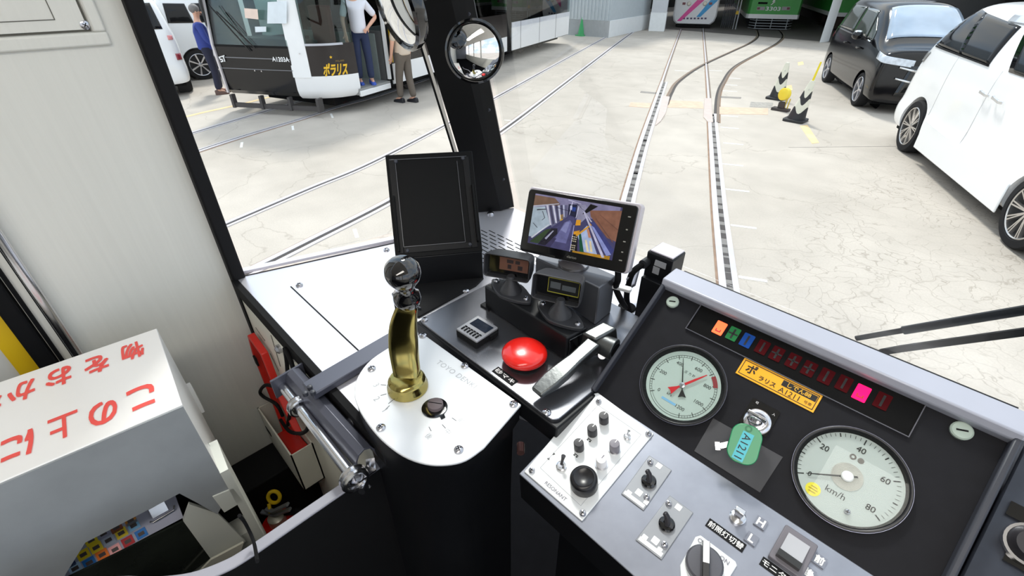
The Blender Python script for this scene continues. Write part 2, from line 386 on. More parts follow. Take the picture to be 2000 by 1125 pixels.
# slots of the demister grille
slots = MB(); dx, dy = 0.021, 0.0135
o0 = V((-0.765, 0.705, 0))
for r in range(10):
    for c in range(7):
        x = -0.80 + c * 0.030 + (r % 2) * 0.015; y = 0.575 + r * 0.0125
        p = rel(x, y, ZD); slots.box(p + V((0, -0.0012, -0.0005)), p + V((0.022, 0.0012, 0.0006)))
slots.build('demister_slots', M_BLACKMATT, dash)
# fittings on the cream front panel
FP = PF(rel(0, 0.163, 0), (1, 0, 0), (0, 0, 1))
for (px, py, r) in ((548, 680, 0.009), (575, 698, 0.008), (692, 822, 0.009)):
    a, b = FP.px(px, py); mb = MB(); mb.lathe(FP.at(a, b), [(r, 0), (r, 0.006), (r * 0.5, 0.010)], 16); mb.build('latch', M_SCREW, front)
for p, q in (((500, 640), (518, 665)), ((530, 655), (548, 715)), ((528, 690), (545, 725)), ((725, 835), (742, 915))):
    mb = MB(); a0, b0 = FP.px(*p); a1, b1 = FP.px(*q); mb.bar([FP.P(a0, b0, 0.0005), FP.P(a1, b1, 0.0005)], 0.003, 0.001, up=(0, -1, 0)); mb.build('groove', mat('panel_groove', (120, 116, 106), 0.7), front)
for p in ((652, 806), (705, 863)):
    a, b = FP.px(*p); mb = MB(); mb.cyl(FP.P(a, b, 0), FP.P(a, b, 0.022), 0.003, n=10); mb.build('stud', M_SCREW, front)
# ventilation slats low on the front panel
mb = MB()
for i in range(6):
    a0 = FP.px(622, 985)[0] + i * 0.012; mb.fbox(FP, a0, a0 + 0.006, -1.15, -1.0, 0, 0.004)
mb.build('vent_slats', mat('vent_cream', (196, 192, 170), 0.5), front)

# ------------------------------------------------------------------ dark guard plate between driver and footwell
XG = -0.437; ZG = -0.594
gpath = [(XG, 0.162), (XG, 0.05), (XG, -0.02), (XG - 0.004, -0.05), (XG - 0.018, -0.085), (XG - 0.045, -0.12), (XG - 0.075, -0.15), (XG - 0.11, -0.2), (XG - 0.13, -0.3)]
gpath = [tuple(p[:2]) for p in spline(gpath, 4)]
guard = thing('guard_plate', 'black curved guard plate with grey top edge beside the driver', 'guard', rel(XG, 0.05, ZF))
rings = []
def gring(z0, z1, t):
    v = MB(); rr = []
    for i, (x, y) in enumerate(gpath):
        a = gpath[max(i - 1, 0)]; b = gpath[min(i + 1, len(gpath) - 1)]; d = V((b[0] - a[0], b[1] - a[1], 0)).normalized(); n = V((-d.y, d.x, 0))
        rr.append([rel(x, y, z0), rel(x, y, z0) - n * t, rel(x, y, z1) - n * t, rel(x, y, z1)])
    v.loft(rr); return v
gring(ZF, ZG - 0.004, 0.012).build('plate', mat('guard_black', (15, 15, 17), 0.5), guard)
gring(ZG - 0.004, ZG, 0.016).build('edge_strip', mat('guard_edge', (150, 150, 160), 0.4), guard, bevel=0.0015)
# ================================================================== DRIVER'S CONSOLE
TG, TK = R(35), R(12)
hingeL = rel(-0.258, 0.418, -0.497)
FG = PF(hingeL, (1, 0, 0), (0, math.cos(TG), math.sin(TG)))    # gauge panel
FK = PF(hingeL, (1, 0, 0), (0, math.cos(TK), math.sin(TK)))    # switch panel
WP = 0.383
LG = FG.px(1300, 556)[1]
LK = FK.px(1006, 919)[1]          # negative: front edge of the switch panel
M_PANEL = mat('panel_black', (22, 22, 27), 0.6, spec=0.2, var=0.16, vscale=60)
M_KPANEL = mat('switch_panel_grey', (150, 153, 163), 0.3, metal=0.65, var=0.08, vscale=40)
con = thing('instrument_console', 'black sloped instrument console with two round gauges and warning lamps', 'console', rel(-0.06, 0.4, ZF))
# body under both panels
prof = [(LK, None)]
pk = FK.P(0, LK); pt = FG.P(0, LG)
def side(x):
    return [V((x, pk.y, pk.z)), V((x, pk.y + 0.004, pk.z - 0.055)), V((x, pk.y + 0.10, pk.z - 0.16)), V((x, pk.y + 0.10, H + ZF)), V((x, pt.y - 0.02, H + ZF)), V((x, pt.y + 0.045, pt.z - 0.12)), V((x, pt.y + 0.045, pt.z + 0.008)), V((x, pt.y, pt.z)), V((x, hingeL.y, hingeL.z - 0.001))]
mb = MB(); mb.prism([p - FG.z * 0.0015 for p in side(hingeL.x)], (WP, 0, 0)); body = mb.build('body', M_BLACK, con, smooth=0)
mb = MB(); mb.fbox(FG, 0, WP, 0, LG, -0.0015, 0.0); gpan = mb.build('gauge_panel', M_PANEL, con)
mb = MB(); mb.fbox(FK, 0, WP, LK, 0, -0.0015, 0.001); kpan = mb.build('switch_panel', M_KPANEL, con, bevel=0.001)
# raised rim: left, right and the broad top edge
mb = MB(); mb.fprism(FG, [(-0.006, 0), (0, 0), (0, LG), (-0.006, LG)], -0.02, 0.012); mb.build('side_rim', M_CHARCOAL, con, bevel=0.002)
mb = MB()
mb.fprism(FG, [(WP, 0.0), (WP + 0.007, 0.0), (WP + 0.007, LG), (WP, LG)], -0.02, 0.014)
mb.build('side_rim', M_CHARCOAL, con, bevel=0.002)
ptop = FG.P(0, LG, 0.014)
mb = MB(); x0, x1 = hingeL.x - 0.006, hingeL.x + WP + 0.007
back = zr(1325, 527, ptop.z - H + 0.004)
mb.prism([V((x0, ptop.y - 0.004, ptop.z - 0.006)), V((x0, ptop.y - 0.002, ptop.z + 0.004)), V((x0, back.y, ptop.z + 0.006)), V((x0, back.y + 0.012, ptop.z - 0.03)), V((x0, ptop.y + 0.012, ptop.z - 0.03))], (x1 - x0, 0, 0))
mb.build('top_rim', mat('rim_grey', (176, 178, 190), 0.4, metal=0.2), con, bevel=0.002)

# ---- dark lamp window with eleven warning lamps
q = [FG.px(1339, 643), FG.px(1776, 852), FG.px(1814, 772), FG.px(1378, 587)]
wa0 = (q[0][0] + q[3][0]) / 2; wa1 = (q[1][0] + q[2][0]) / 2; wb0 = (q[0][1] + q[1][1]) / 2; wb1 = (q[2][1] + q[3][1]) / 2
mb = MB(); mb.fbox(FG, wa0, wa1, wb0, wb1, 0, 0.0012); lw = mb.build('lamp_window', mat('lamp_window_black', (4, 4, 5), 0.5, spec=0.12), con)
mb = MB()
for a0, a1, b0, b1 in ((wa0, wa1, wb0 - 0.001, wb0), (wa1, wa1 + 0.001, wb0 - 0.001, wb1), (wa0 - 0.001, wa0, wb0 - 0.001, wb1), (wa0, wa1, wb1, wb1 + 0.001)): mb.fbox(FG, a0, a1, b0, b1, 0, 0.003)
mb.build('bezel', mat('bezel_grey', (84, 84, 92), 0.4), lw)
lamps = [(1405.5, 641.6, (255, 96, 56), 1.4, 'orange lit warning lamp'), (1432, 653, (36, 104, 58), 0.25, 'green warning lamp'), (1459, 666, (22, 62, 130), 0.25, 'blue warning lamp')]
lamps += [(x, y, (64, 3, 8), 0.12, None) for x, y in ((1489, 679), (1517, 692), (1549, 706), (1580, 721), (1613, 736), (1648, 750))] + [(1682, 768.5, (255, 16, 84), 1.5, 'pink red lit warning lamp'), (1723, 784, (64, 3, 8), 0.12, None)]
for i, (x, y, c, e, lb) in enumerate(lamps):
    a, b = FG.px(x, y); mb = MB(); mb.frr(FG.at(a, b, 0.0012), 0.0135, 0.019, 0.001, 0, 0.0008, 2)
    o = mb.build('warning_lamp', mat('lamp_%d_%d_%d' % c, c, 0.6, spec=0.08, emit=e), con)
    if lb: o['label'] = lb
    mb = MB()
    if e > 1: mb.fbox(FG.at(a, b, 0.002), -0.0035, 0.0035, -0.006, -0.0045, 0, 0.0003); mb.fbox(FG.at(a, b, 0.002), -0.0035, -0.0022, -0.0045, -0.002, 0, 0.0003); mb.fbox(FG.at(a, b, 0.002), 0.0022, 0.0035, -0.0045, -0.002, 0, 0.0003)
    else:
        mb.fbox(FG.at(a, b, 0.002), -0.0012, 0.0012, -0.007, 0.007, 0, 0.0003)
        mb.fbox(FG.at(a, b, 0.002), -0.006, 0.006, -0.001, 0.001, 0, 0.0003) if i in (1, 4, 5, 6) else None
    mb.build('legend', mat('legend_dark_%d' % (e > 1), (200, 40, 50) if e > 1 else (14, 10, 12), 0.6), o)

# ---- yellow sticker
q = [FG.px(1436, 729), FG.px(1588, 806), FG.px(1608, 773), FG.px(1455, 699)]
sa0 = (q[0][0] + q[3][0]) / 2; sa1 = (q[1][0] + q[2][0]) / 2; sb0 = (q[0][1] + q[1][1]) / 2; sb1 = (q[2][1] + q[3][1]) / 2
w, h = sa1 - sa0, sb1 - sb0
S = FG.at((sa0 + sa1) / 2, (sb0 + sb1) / 2, 0.0003)
mb = MB(); mb.fbox(S, -w / 2, w / 2, -h / 2, h / 2, -0.0003, 0.0008); st = mb.build('sticker', mat('yellow_sticker', (250, 178, 38), 0.35, var=0.02), con)
st['label'] = 'yellow name sticker with black lettering'
M_INK = mat('black_ink', (16, 15, 14), 0.5)
mb = MB()
for e0, t in ((0.0, 0.0008),):
    ww, hh = w / 2 - 0.0022, h / 2 - 0.0022
    for a0, a1, b0, b1 in ((-ww, ww, -hh, -hh + t), (-ww, ww, hh - t, hh), (-ww, -ww + t, -hh, hh), (ww - t, ww, -hh, hh)): mb.fbox(S, a0, a1, b0, b1, 0.0008, 0.0010)
mb.fbox(S, 0.004, w / 2 - 0.0035, 0.0005, h / 2 - 0.004, 0.0008, 0.0010)
mb.build('border', M_INK, st)
mb = MB(); mb.text(S.at(-w / 2 + 0.014, 0.0015), 'ポ', h=h * 0.50, c=0.0011, bold=0.02); mb.text(S.at(-w * 0.115, -h * 0.15), 'ラリス', h=h * 0.24, c=0.0011, bold=0.015)
mb.text(S.at(w * 0.17, -h * 0.20), 'A1211', h=h * 0.27, c=0.0011); mb.text(S.at(w * 0.40, -h * 0.20), '号車', h=h * 0.17, c=0.0011)
mb.build('lettering', M_INK, st)
mb = MB(); mb.text(S.at(0.004 + (w / 2 - 0.0075) / 2, h * 0.19), 'しでん88', h=h * 0.24, c=0.0013, bold=0.012); mb.build('lettering', mat('sticker_yellow_ink', (250, 190, 60), 0.4), st)

# ---- gauges
M_DIAL = mat('dial_white', (190, 203, 195), 0.45, var=0.02)
M_DIAL2 = mat('dial_pale', (194, 199, 194), 0.45, var=0.02)
M_BEZ = mat('bezel_black', (20, 20, 24), 0.35)
M_DGLASS = glass('dial_glass', refl=0.25)
def gauge(name, px, py, r, rd, dial_m, depth):
    a, b = FG.px(px, py); G = FG.at(a, b)
    mb = MB(); mb.ring(G, r * 0.94, r, -0.004, 0.007, 56); o = mb.build(name, M_BEZ, con, bevel=0.001)
    mb = MB(); mb.lathe(G, [(r * 0.99, 0.0015), (r * 0.945, 0.0062), (r * 0.93, 0.0062), (rd, 0.0012)], 56, cap=False); mb.build('inner_bezel', M_BLACKMATT, o)
    mb = MB(); mb.ring(G, r * 0.985, r * 1.004, 0.0045, 0.0066, 64); mb.build('outer_ring', mat('ring_grey', (112, 114, 130), 0.3, metal=0.6), o)
    D = G.at(0, 0, 0.0004)
    mb = MB(); mb.lathe(D, [(rd, 0), (rd, 0.001)], 56); d = mb.build('dial', dial_m, o)
    mb = MB(); mb.lathe(G, [(r * 0.935, 0.0054), (r * 0.935, 0.0060)], 48); mb.build('glass_cover', M_DGLASS, o)
    return o, d, D, a, b
g1, d1, D1, ga, gb = gauge('pressure_gauge', 1333, 752, 0.0545, 0.0470, M_DIAL, 0.01)
def ang(D, px, py):
    x, y = D.px(px, py, 0.001); return math.atan2(y, x)
c1px = lambda x, y: (1230 + x / 6.25, 660 + y / 6.25)
def rad(D, px, py): x, y = D.px(px, py, 0.001); return math.hypot(x, y)
hub1 = D1.px(*c1px(645, 612), 0.002)
H1 = D1.at(hub1[0] * 0.3, hub1[1] * 0.3)
a0 = R(222); a1 = R(222 - 288)
mb = MB()
for i in range(61):
    t = a0 + (a1 - a0) * i / 60; big = i % 5 == 0
    r1_, r0_ = 0.0425, (0.0365 if big else 0.0395)
    P0 = H1.at(0, 0, 0.001, t); mb.fbox(P0, r0_, r1_, -0.0004 if big else -0.00016, 0.0004 if big else 0.00016, 0, 0.0003)
mb.ring(H1, 0.0421, 0.0425, 0.001, 0.0013, 60); mb.ring(H1, 0.0393, 0.0396, 0.001, 0.0013, 60)
mb.build('scale_marks', M_INK, d1)
mb = MB()
for i, s in enumerate(('0', '200', '400', '600', '800', '1000', '1200')):
    t = a0 + (a1 - a0) * i / 6; rr = 0.0305 if len(s) < 4 else 0.0295
    mb.text(H1.at(rr * math.cos(t), rr * math.sin(t)), s, h=0.0046, c=0.0013)
mb.text(H1.at(-0.008, -0.0185), 'kPa', h=0.0035, c=0.0013); mb.text(H1.at(0.0, 0.019), '圧力計', h=0.0038, c=0.0013, space=1.6)
mb.build('numerals', M_INK, d1)
mb = MB(); mb.fbox(H1, -0.0145, 0.0055, -0.0285, -0.0255, 0.001, 0.0013); mb.build('blue_label', mat('pale_blue_label', (132, 186, 224), 0.5), d1)
mb = MB(); arc = []
for k in range(9): t = a0 + (a1 - a0) * (0.60 + 0.075 * k / 8); arc.append(t)
ring_o = [H1.P(0.043 * math.cos(t), 0.043 * math.sin(t), 0.0014) for t in arc]; ring_i = [H1.P(0.0375 * math.cos(t), 0.0375 * math.sin(t), 0.0014) for t in arc]
mb.prism(ring_o + ring_i[::-1], FG.z * 0.0003); mb.build('red_zone', mat('dial_red', (150, 48, 52), 0.5), d1)
def needle(D, t, L, w, tail, m, parent, c, tw):
    N = D.at(0, 0, c, t); mb = MB()
    mb.fprism(N, [(0, -w), (L * 0.5, -w * 0.9), (L, -w * 0.3), (L, w * 0.3), (L * 0.5, w * 0.9), (0, w)], 0, 0.0006)
    mb.fprism(N, [(0, w * 0.8), (-tail * 0.35, w * 0.9), (-tail, tw), (-tail * 0.92, 0), (-tail, -tw), (-tail * 0.35, -w * 0.9), (0, -w * 0.8)], 0, 0.0006)
    return mb.build('needle', m, parent, smooth=0)
def dirang(D, p, q):
    a = D.px(*p, 0.002); b = D.px(*q, 0.002); return math.atan2(b[1] - a[1], b[0] - a[0])
tb = dirang(D1, c1px(640, 700), c1px(655, 280)); tr = dirang(D1, c1px(560, 650), c1px(960, 488))
needle(H1, tb, 0.038, 0.0007, 0.016, M_INK, d1, 0.0022, 0.005)
needle(H1, tr, 0.034, 0.0016, 0.018, mat('needle_red', (214, 36, 44), 0.4), d1, 0.0030, 0.005)['label'] = 'red pressure needle'
mb = MB(); mb.lathe(H1, [(0.0036, 0.002), (0.0036, 0.004), (0.0018, 0.0046)], 18); mb.build('hub', M_SCREW, d1)

g2, d2, D2, ga2, gb2 = gauge('speedometer', 1658, 933, 0.0538, 0.0478, M_DIAL2, 0.01)
c2px = lambda x, y: (1520 + x / 4.5, 810 + y / 4.5)
hub2 = D2.px(*c2px(580, 532), 0.003); H2 = D2.at(hub2[0] * 0.4, hub2[1] * 0.4)
t0 = dirang(D2, c2px(580, 530), c2px(140, 495)); t8 = dirang(D2, c2px(580, 530), c2px(865, 915))
if t0 < 0: t0 += 2 * PI
while t8 > t0: t8 -= 2 * PI
mb = MB()
for i in range(41):
    t = t0 + (t8 - t0) * i / 40; big = i % 10 == 0; mid = i % 5 == 0
    P0 = H2.at(0, 0, 0.001, t); w = 0.0006 if mid else 0.00022
    mb.fbox(P0, 0.040 if big else (0.042 if mid else 0.0425), 0.0462, -w, w, 0, 0.0003)
mb.build('scale_marks', M_INK, d2)
mb = MB()
for i, s in enumerate(('0', '20', '40', '60', '80')):
    t = t0 + (t8 - t0) * i / 4; rr = 0.0335 if i else 0.0345
    mb.text(H2.at(rr * math.cos(t), rr * math.sin(t)), s, h=0.0062 if i else 0.0052, c=0.0013, bold=0.008)
mb.text(H2.at(-0.002, -0.0215), 'km/h', h=0.0068, c=0.0013); mb.build('numerals', M_INK, d2)
mb = MB(); a, b = D2.px(*c2px(685, 385), 0.001); mb.ring(D2.at(a - 0.003, b), 0.0015, 0.0032, 0.001, 0.0014, 16); mb.lathe(D2.at(a + 0.0045, b), [(0.003, 0.001), (0.003, 0.0014)], 16); mb.build('emblem', mat('emblem_grey', (92, 84, 78), 0.5), d2)
a, b = D2.px(*c2px(305, 655), 0.001); mb = MB(); mb.lathe(D2.at(a, b), [(0.0072, 0.001), (0.0072, 0.0015)], 24); o = mb.build('round_sticker', mat('sticker_bright_yellow', (246, 226, 30), 0.4), d2); o['label'] = 'round yellow inspection sticker'
mb = MB()
for k, ww in ((0.0028, 0.006), (0.0, 0.009), (-0.003, 0.007)): mb.fbox(D2.at(a, b), -ww / 2, ww / 2, k - 0.0006, k + 0.0006, 0.0015, 0.0017)
mb.build('print', mat('sticker_ochre', (196, 160, 10), 0.5), o)
mb = MB(); mb.lathe(H2, [(0.0145, 0.001), (0.0145, 0.0016)], 36); mb.build('hub_disc', mat('hub_disc_grey', (168, 164, 156), 0.4, metal=0.2, var=0.2, vscale=90), d2)
needle(H2, t0, 0.038, 0.0009, 0.010, M_INK, d2, 0.0026, 0.001)
mb = MB(); mb.lathe(H2, [(0.0056, 0.0022), (0.0056, 0.0046), (0.0045, 0.0054)], 24); mb.build('hub', M_WHITE, d2)
a, b = D2.px(*c2px(605, 855), 0.001); screws(D2.at(0, 0, 0.001), [(a, b)], 0.0032, d2)
# ---- pale screw caps
for px, py, r in ((1314, 591, 0.0088), (1877, 842, 0.0095)):
    a, b = FG.px(px, py); G = FG.at(a, b, 0, R(20)); mb = MB(); mb.lathe(G, [(r, 0), (r, 0.003), (r * 0.85, 0.0042)], 24); o = mb.build('screw_cap', mat('cap_pale_green', (176, 190, 178), 0.4), con)
    mb = MB(); mb.fbox(G, -r * 0.5, r * 0.5, -0.0009, 0.0009, 0.003, 0.0045); mb.build('slot', M_BLACKMATT, o)
# ---- dark grey patch under the key
mb = MB(); mb.fprism(FG, [FG.px(*p) for p in ((1393, 817), (1529, 893), (1484, 962), (1356, 881))], 0, 0.0006); mb.build('tape_patch', mat('tape_grey', (62, 62, 66), 0.55), con)
# ---- key switch
q = [FG.px(*p) for p in ((1466, 782), (1519, 806), (1503, 850), (1446, 824))]
ka = sum(p[0] for p in q) / 4; kb = sum(p[1] for p in q) / 4; KS = FG.at(ka, kb)
mb = MB(); mb.frr(KS, 0.033, 0.036, 0.002, 0, 0.0012); ks = mb.build('key_switch', M_BLACKGLOSS, con)
KB = FG.at(*FG.px(1479, 824))
mb = MB(); mb.lathe(KB, [(0.0150, 0.001), (0.0150, 0.004), (0.0128, 0.006), (0.010, 0.0065), (0.0085, 0.004)], 32); mb.build('barrel', M_STEEL, ks)
mb = MB(); mb.lathe(KB, [(0.0075, 0.003), (0.0075, 0.009), (0.006, 0.0105)], 24); mb.build('cylinder', M_STEEL, ks)
mb = MB(); mb.text(KS.at(-0.010, 0.0145), '切', h=0.003, c=0.0014); mb.text(KS.at(0.0115, 0.0115), '入', h=0.003, c=0.0014); mb.build('lettering', M_WHITE, ks)

# ---- the silver control plate on the switch panel
M_PLATE = mat('silver_plate', (226, 228, 228), 0.35, metal=0.15, var=0.02)
cr = [FK.px(*p) for p in ((1150, 773), (1168, 769), (1277, 849), (1137, 1020), (1024, 923))]
mb = MB(); mb.fprism(FK, cr, 0.001, 0.003); cp = mb.build('control_plate', M_PLATE, con, bevel=0.001); cp['label'] = 'silver control plate with knobs and toggles'
CP = FK.at(0, 0, 0.003)
kp = lambda x, y: CP.px(1000 + x / 4.167, 760 + y / 4.167)
screws(CP, [kp(705, 105), kp(1110, 367), kp(575, 1012), kp(162, 664)], 0.0042, cp)
M_KNOB = mat('knob_black', (44, 42, 46), 0.4); M_KNOBG = mat('knob_grey', (120, 116, 124), 0.35); M_KNOBW = mat('knob_white', (232, 230, 232), 0.35)
for (x, y, m) in ((748, 262, M_KNOB), (655, 362, M_KNOB), (547, 482, M_KNOB), (835, 490, M_KNOBG), (728, 615, M_KNOBW)):
    G = CP.at(*kp(x, y)); mb = MB(); mb.lathe(G, [(0.0062, 0), (0.0066, 0.0005), (0.0064, 0.014), (0.0058, 0.0150), (0.001, 0.0152)], 24); o = mb.build('knob', m, cp)
    mb = MB(); mb.fbox(G, -0.0005, 0.0005, 0.001, 0.006, 0.0150, 0.0156); mb.build('pointer_line', M_KNOBW if m is not M_KNOBW else M_KNOBG, o)
    if m is M_KNOBW: o['label'] = 'white knob'
    if m is M_KNOBG: o['label'] = 'grey knob'
    if m is not M_KNOB:
        mb = MB(); mb.ring(G, 0.0066, 0.0082, 0, 0.002, 24); mb.build('collar', M_STEEL, o)
G = CP.at(*kp(588, 775)); mb = MB(); mb.lathe(G, [(0.0155, 0), (0.0168, 0.001), (0.0166, 0.015), (0.0150, 0.0185), (0.0125, 0.0192), (0.011, 0.0175), (0.001, 0.0172)], 40); o = mb.build('knob', mat('knob_big_black', (20, 19, 22), 0.3), cp, smooth=50); o['label'] = 'large black dial knob'
def toggle(P, r, L, parent, tilt=(0, 0.35)):
    mb = MB(); mb.lathe(P, [(r, 0), (r, 0.002), (r * 0.8, 0.0025), (r * 0.55, 0.006), (r * 0.5, 0.006)], 20); o = mb.build('toggle_switch', M_STEEL, parent)
    p0 = P.P(0, 0, 0.004); p1 = P.P(tilt[0] * L, tilt[1] * L, L); mb = MB(); mb.tube([p0, p0 + (p1 - p0) * 0.6, p1], [r * 0.25, r * 0.28, r * 0.42], 10); mb.build('lever', M_STEEL if r < 0.006 else M_KNOB, o); return o
toggle(CP.at(*kp(402, 630)), 0.0068, 0.018, cp); toggle(CP.at(*kp(937, 392)), 0.0046, 0.011, cp)
mb = MB(); G = CP.at(*kp(355, 830), 0, 0); mb.text(G, 'RESONANT', w=0.033, c=0.0003); mb.build('lettering', mat('plate_ink', (110, 106, 118), 0.5), cp)
mb = MB()
for x, y, s in ((300, 565, 1), (338, 530, -1)): mb.fprism(CP.at(*kp(x, y)), [(-0.0018, -0.0016 * s), (0.0018, -0.0016 * s), (0, 0.0018 * s)], 0, 0.0003)
for x, y in ((520, 540), (628, 415)):
    G = CP.at(*kp(x, y)); mb.fbox(G, -0.003, 0.003, 0.0006, 0.0016, 0, 0.0003); mb.fbox(G, -0.003, -0.001, -0.0018, 0.0, 0, 0.0003); mb.fbox(G, 0.001, 0.003, -0.0018, 0.0, 0, 0.0003)
mb.build('print', M_INK, cp)
q = [kp(230, 640), kp(700, 130), kp(1050, 370), kp(560, 950)]
mb = MB()
for i in range(4): a = q[i]; b = q[(i + 1) % 4]; mb.bar([CP.P(*a, 0.0002), CP.P(*b, 0.0002)], 0.0004, 0.0003, up=CP.z)
mb.build('outline', mat('outline_grey', (170, 172, 178), 0.5), cp)

# ---- two toggle plates
M_TPL = mat('toggle_plate_grey', (150, 152, 156), 0.35, metal=0.4)
for cs, sc, kn, lbls in (([(1268, 891), (1312, 920), (1257, 999), (1213, 966)], ((1270, 903), (1263, 971)), (1267, 941), ((1287, 910, .9), (1248, 962, 1), (1228, 963, .8), (1262, 981, .7))),
                   ([(1308, 969), (1354, 1003), (1292, 1095), (1241, 1056)], ((1306, 984), (1298, 1064)), (1302, 1025), ((1325, 991, .9), (1280, 1056, 1), (1259, 1050, .8), (1288, 1074, .7)))):
    pts = [FK.px(*p) for p in cs]
    mb = MB(); mb.fprism(FK, pts, 0.001, 0.0025); tp = mb.build('switch_plate', M_TPL, con, bevel=0.0008)
    T = FK.at(0, 0, 0.0025); screws(T, [T.px(*p) for p in sc], 0.0036, tp)
    G = T.at(*T.px(*kn)); mb = MB(); mb.lathe(G, [(0.0088, 0), (0.0088, 0.003), (0.0075, 0.0045), (0.004, 0.005)], 24); o = mb.build('selector_knob', M_BLACKGLOSS, tp)
    mb = MB(); mb.bar([G.P(0.002, -0.002, 0.004), G.P(-0.002, 0.003, 0.012), G.P(-0.006, 0.004, 0.016)], [0.006, 0.0055, 0.005], [0.005, 0.005, 0.004], up=FK.x); mb.build('pointer', M_KNOB, o, bevel=0.001)
    c3_, c2_, c0_, c1_ = [V((*p, 0)) for p in (pts[3], pts[2], pts[0], pts[1])]
    mb = MB(); mb.fprism(FK, [tuple((c3_.lerp(c2_, u).lerp(c0_.lerp(c1_, u), v))[:2]) for u, v in ((0.06, 0.03), (0.94, 0.03), (0.94, 0.10), (0.06, 0.10))], 0.0025, 0.0029); mb.build('white_strip', M_WHITE, tp)
    for x, y, k in lbls: mb = MB(); mb.frr(T.at(*T.px(x, y)), 0.0075 * k, 0.0075 * k, 0.0006, 0, 0.0004, 2); mb.build('white_label', M_WHITE, tp)
# ---- pull switch with H / L plates
G = FK.at(*FK.px(1440, 1012), 0.001); mb = MB(); mb.lathe(G, [(0.0085, 0), (0.0085, 0.003), (0.006, 0.0045)], 28); o = mb.build('lever_switch', M_STEEL, con)
mb = MB(); mb.loft([[G.P(-w, -d, c), G.P(w, -d, c), G.P(w, d, c), G.P(-w, d, c)] for w, d, c in ((0.0032, 0.0032, 0.003), (0.0052, 0.0032, 0.019), (0.0048, 0.0028, 0.020))]); mb.build('lever', M_STEEL, o, bevel=0.0006)
def white_plate(px, py, s, w=0.0115, h=0.0115):
    G = FK.at(*FK.px(px, py), 0.001); mb = MB(); mb.fbox(G, -w / 2, w / 2, -h / 2, h / 2, 0, 0.0022); o = mb.build('legend_plate', mat('legend_silver', (128, 131, 142), 0.4, metal=0.3), con)
    mb = MB(); mb.text(G, s, h=h * 0.72, c=0.0024, bold=0.03); mb.build('lettering', M_WHITE, o)
white_plate(1485, 1023, 'H'); white_plate(1467, 1054, 'L'); white_plate(1599, 1096, '前'); white_plate(1578, 1121, '後')
def black_label(quad, s, F=FK, c0=0.001, m=None, hh=0.66, parent=None, ink=None):
    q = [F.px(*p) for p in quad]; a0 = (q[0][0] + q[1][0]) / 2; a1 = (q[2][0] + q[3][0]) / 2; b1 = (q[0][1] + q[3][1]) / 2; b0 = (q[1][1] + q[2][1]) / 2
    G = F.at((a0 + a1) / 2, (b0 + b1) / 2, c0); w, h = a1 - a0, b1 - b0
    mb = MB(); mb.fbox(G, -w / 2, w / 2, -h / 2, h / 2, 0, 0.0008); o = mb.build('label_plate', m or M_BLACKMATT, parent or con)
    mb = MB(); mb.text(G, s, w=w * 0.92, h=h * hh, c=0.0010, bold=0.012); mb.build('lettering', ink or M_WHITE, o); return o
black_label([(1386, 1013), (1377, 1027), (1449, 1081), (1458, 1065)], '前照灯切替')
black_label([(1491, 1087), (1482, 1102), (1548, 1152), (1557, 1137)], 'モニタ切')
# ---- rocker switch
q = [FK.px(*p) for p in ((1539, 1045), (1579, 1071), (1553, 1118), (1516, 1088))]
ra = sum(p[0] for p in q) / 4; rb = sum(p[1] for p in q) / 4; G = FK.at(ra, rb, 0.001); w = q[1][0] - q[0][0]; h = q[0][1] - q[3][1]
mb = MB(); mb.frr(G, 0.0325, 0.042, 0.002, 0, 0.006, 3); rk = mb.build('rocker_switch', mat('rocker_frame', (112, 108, 114), 0.35), con, bevel=0.001)
mb = MB(); mb.prism([G.P(-0.0105, -0.0135, 0.006), G.P(-0.0105, 0.0135, 0.006), G.P(-0.0105, 0.0135, 0.0075), G.P(-0.0105, 0.0, 0.0085), G.P(-0.0105, -0.0135, 0.012)], FK.x * 0.021); mb.build('rocker', mat('rocker_grey', (176, 176, 180), 0.3), rk)
mb = MB(); mb.fbox(G, -0.0112, 0.0112, -0.0165, -0.0095, 0.0055, 0.0127); mb.build('rocker_side', M_BLACKGLOSS, rk)
# ---- rotary OFF / ON switch
G = FK.at(*FK.px(1374, 1106), 0.001)
mb = MB(); mb.fprism(FK.at(0, 0, 0.001), [FK.px(*p) for p in ((1358, 1050), (1368, 1047), (1436, 1098), (1439, 1106), (1386, 1190), (1330, 1150), (1328, 1105))], 0, 0.0018); rp = mb.build('rotary_switch', M_PLATE, con, bevel=0.0008)
mb = MB(); mb.lathe(G, [(0.0185, 0.0018), (0.0185, 0.008), (0.0165, 0.010), (0.0135, 0.0102)], 36); o = mb.build('dial_knob', mat('rotary_grey', (92, 92, 98), 0.3, metal=0.3), rp)
mb = MB(); N = G.at(0, 0, 0.010, R(118)); mb.loft([[N.P(x, -w, 0.0), N.P(x, w, 0.0), N.P(x, w * 0.8, h), N.P(x, -w * 0.8, h)] for x, w, h in ((-0.0175, 0.0045, 0.012), (0.0175, 0.0045, 0.012))]); hnd = mb.build('grip', M_BLACKGLOSS, o, bevel=0.0008)
mb = MB(); mb.fbox(N, -0.004, 0.0172, -0.0030, 0.0030, 0.012, 0.0127); mb.build('white_mark', M_WHITE, hnd)
mb = MB(); mb.text(FK.at(*FK.px(1372, 1062), 0.003), 'OFF', h=0.0045); mb.text(FK.at(*FK.px(1414, 1096), 0.003), 'ON', h=0.0045); mb.build('lettering', mat('plate_ink', (110, 106, 118), 0.5), rp)

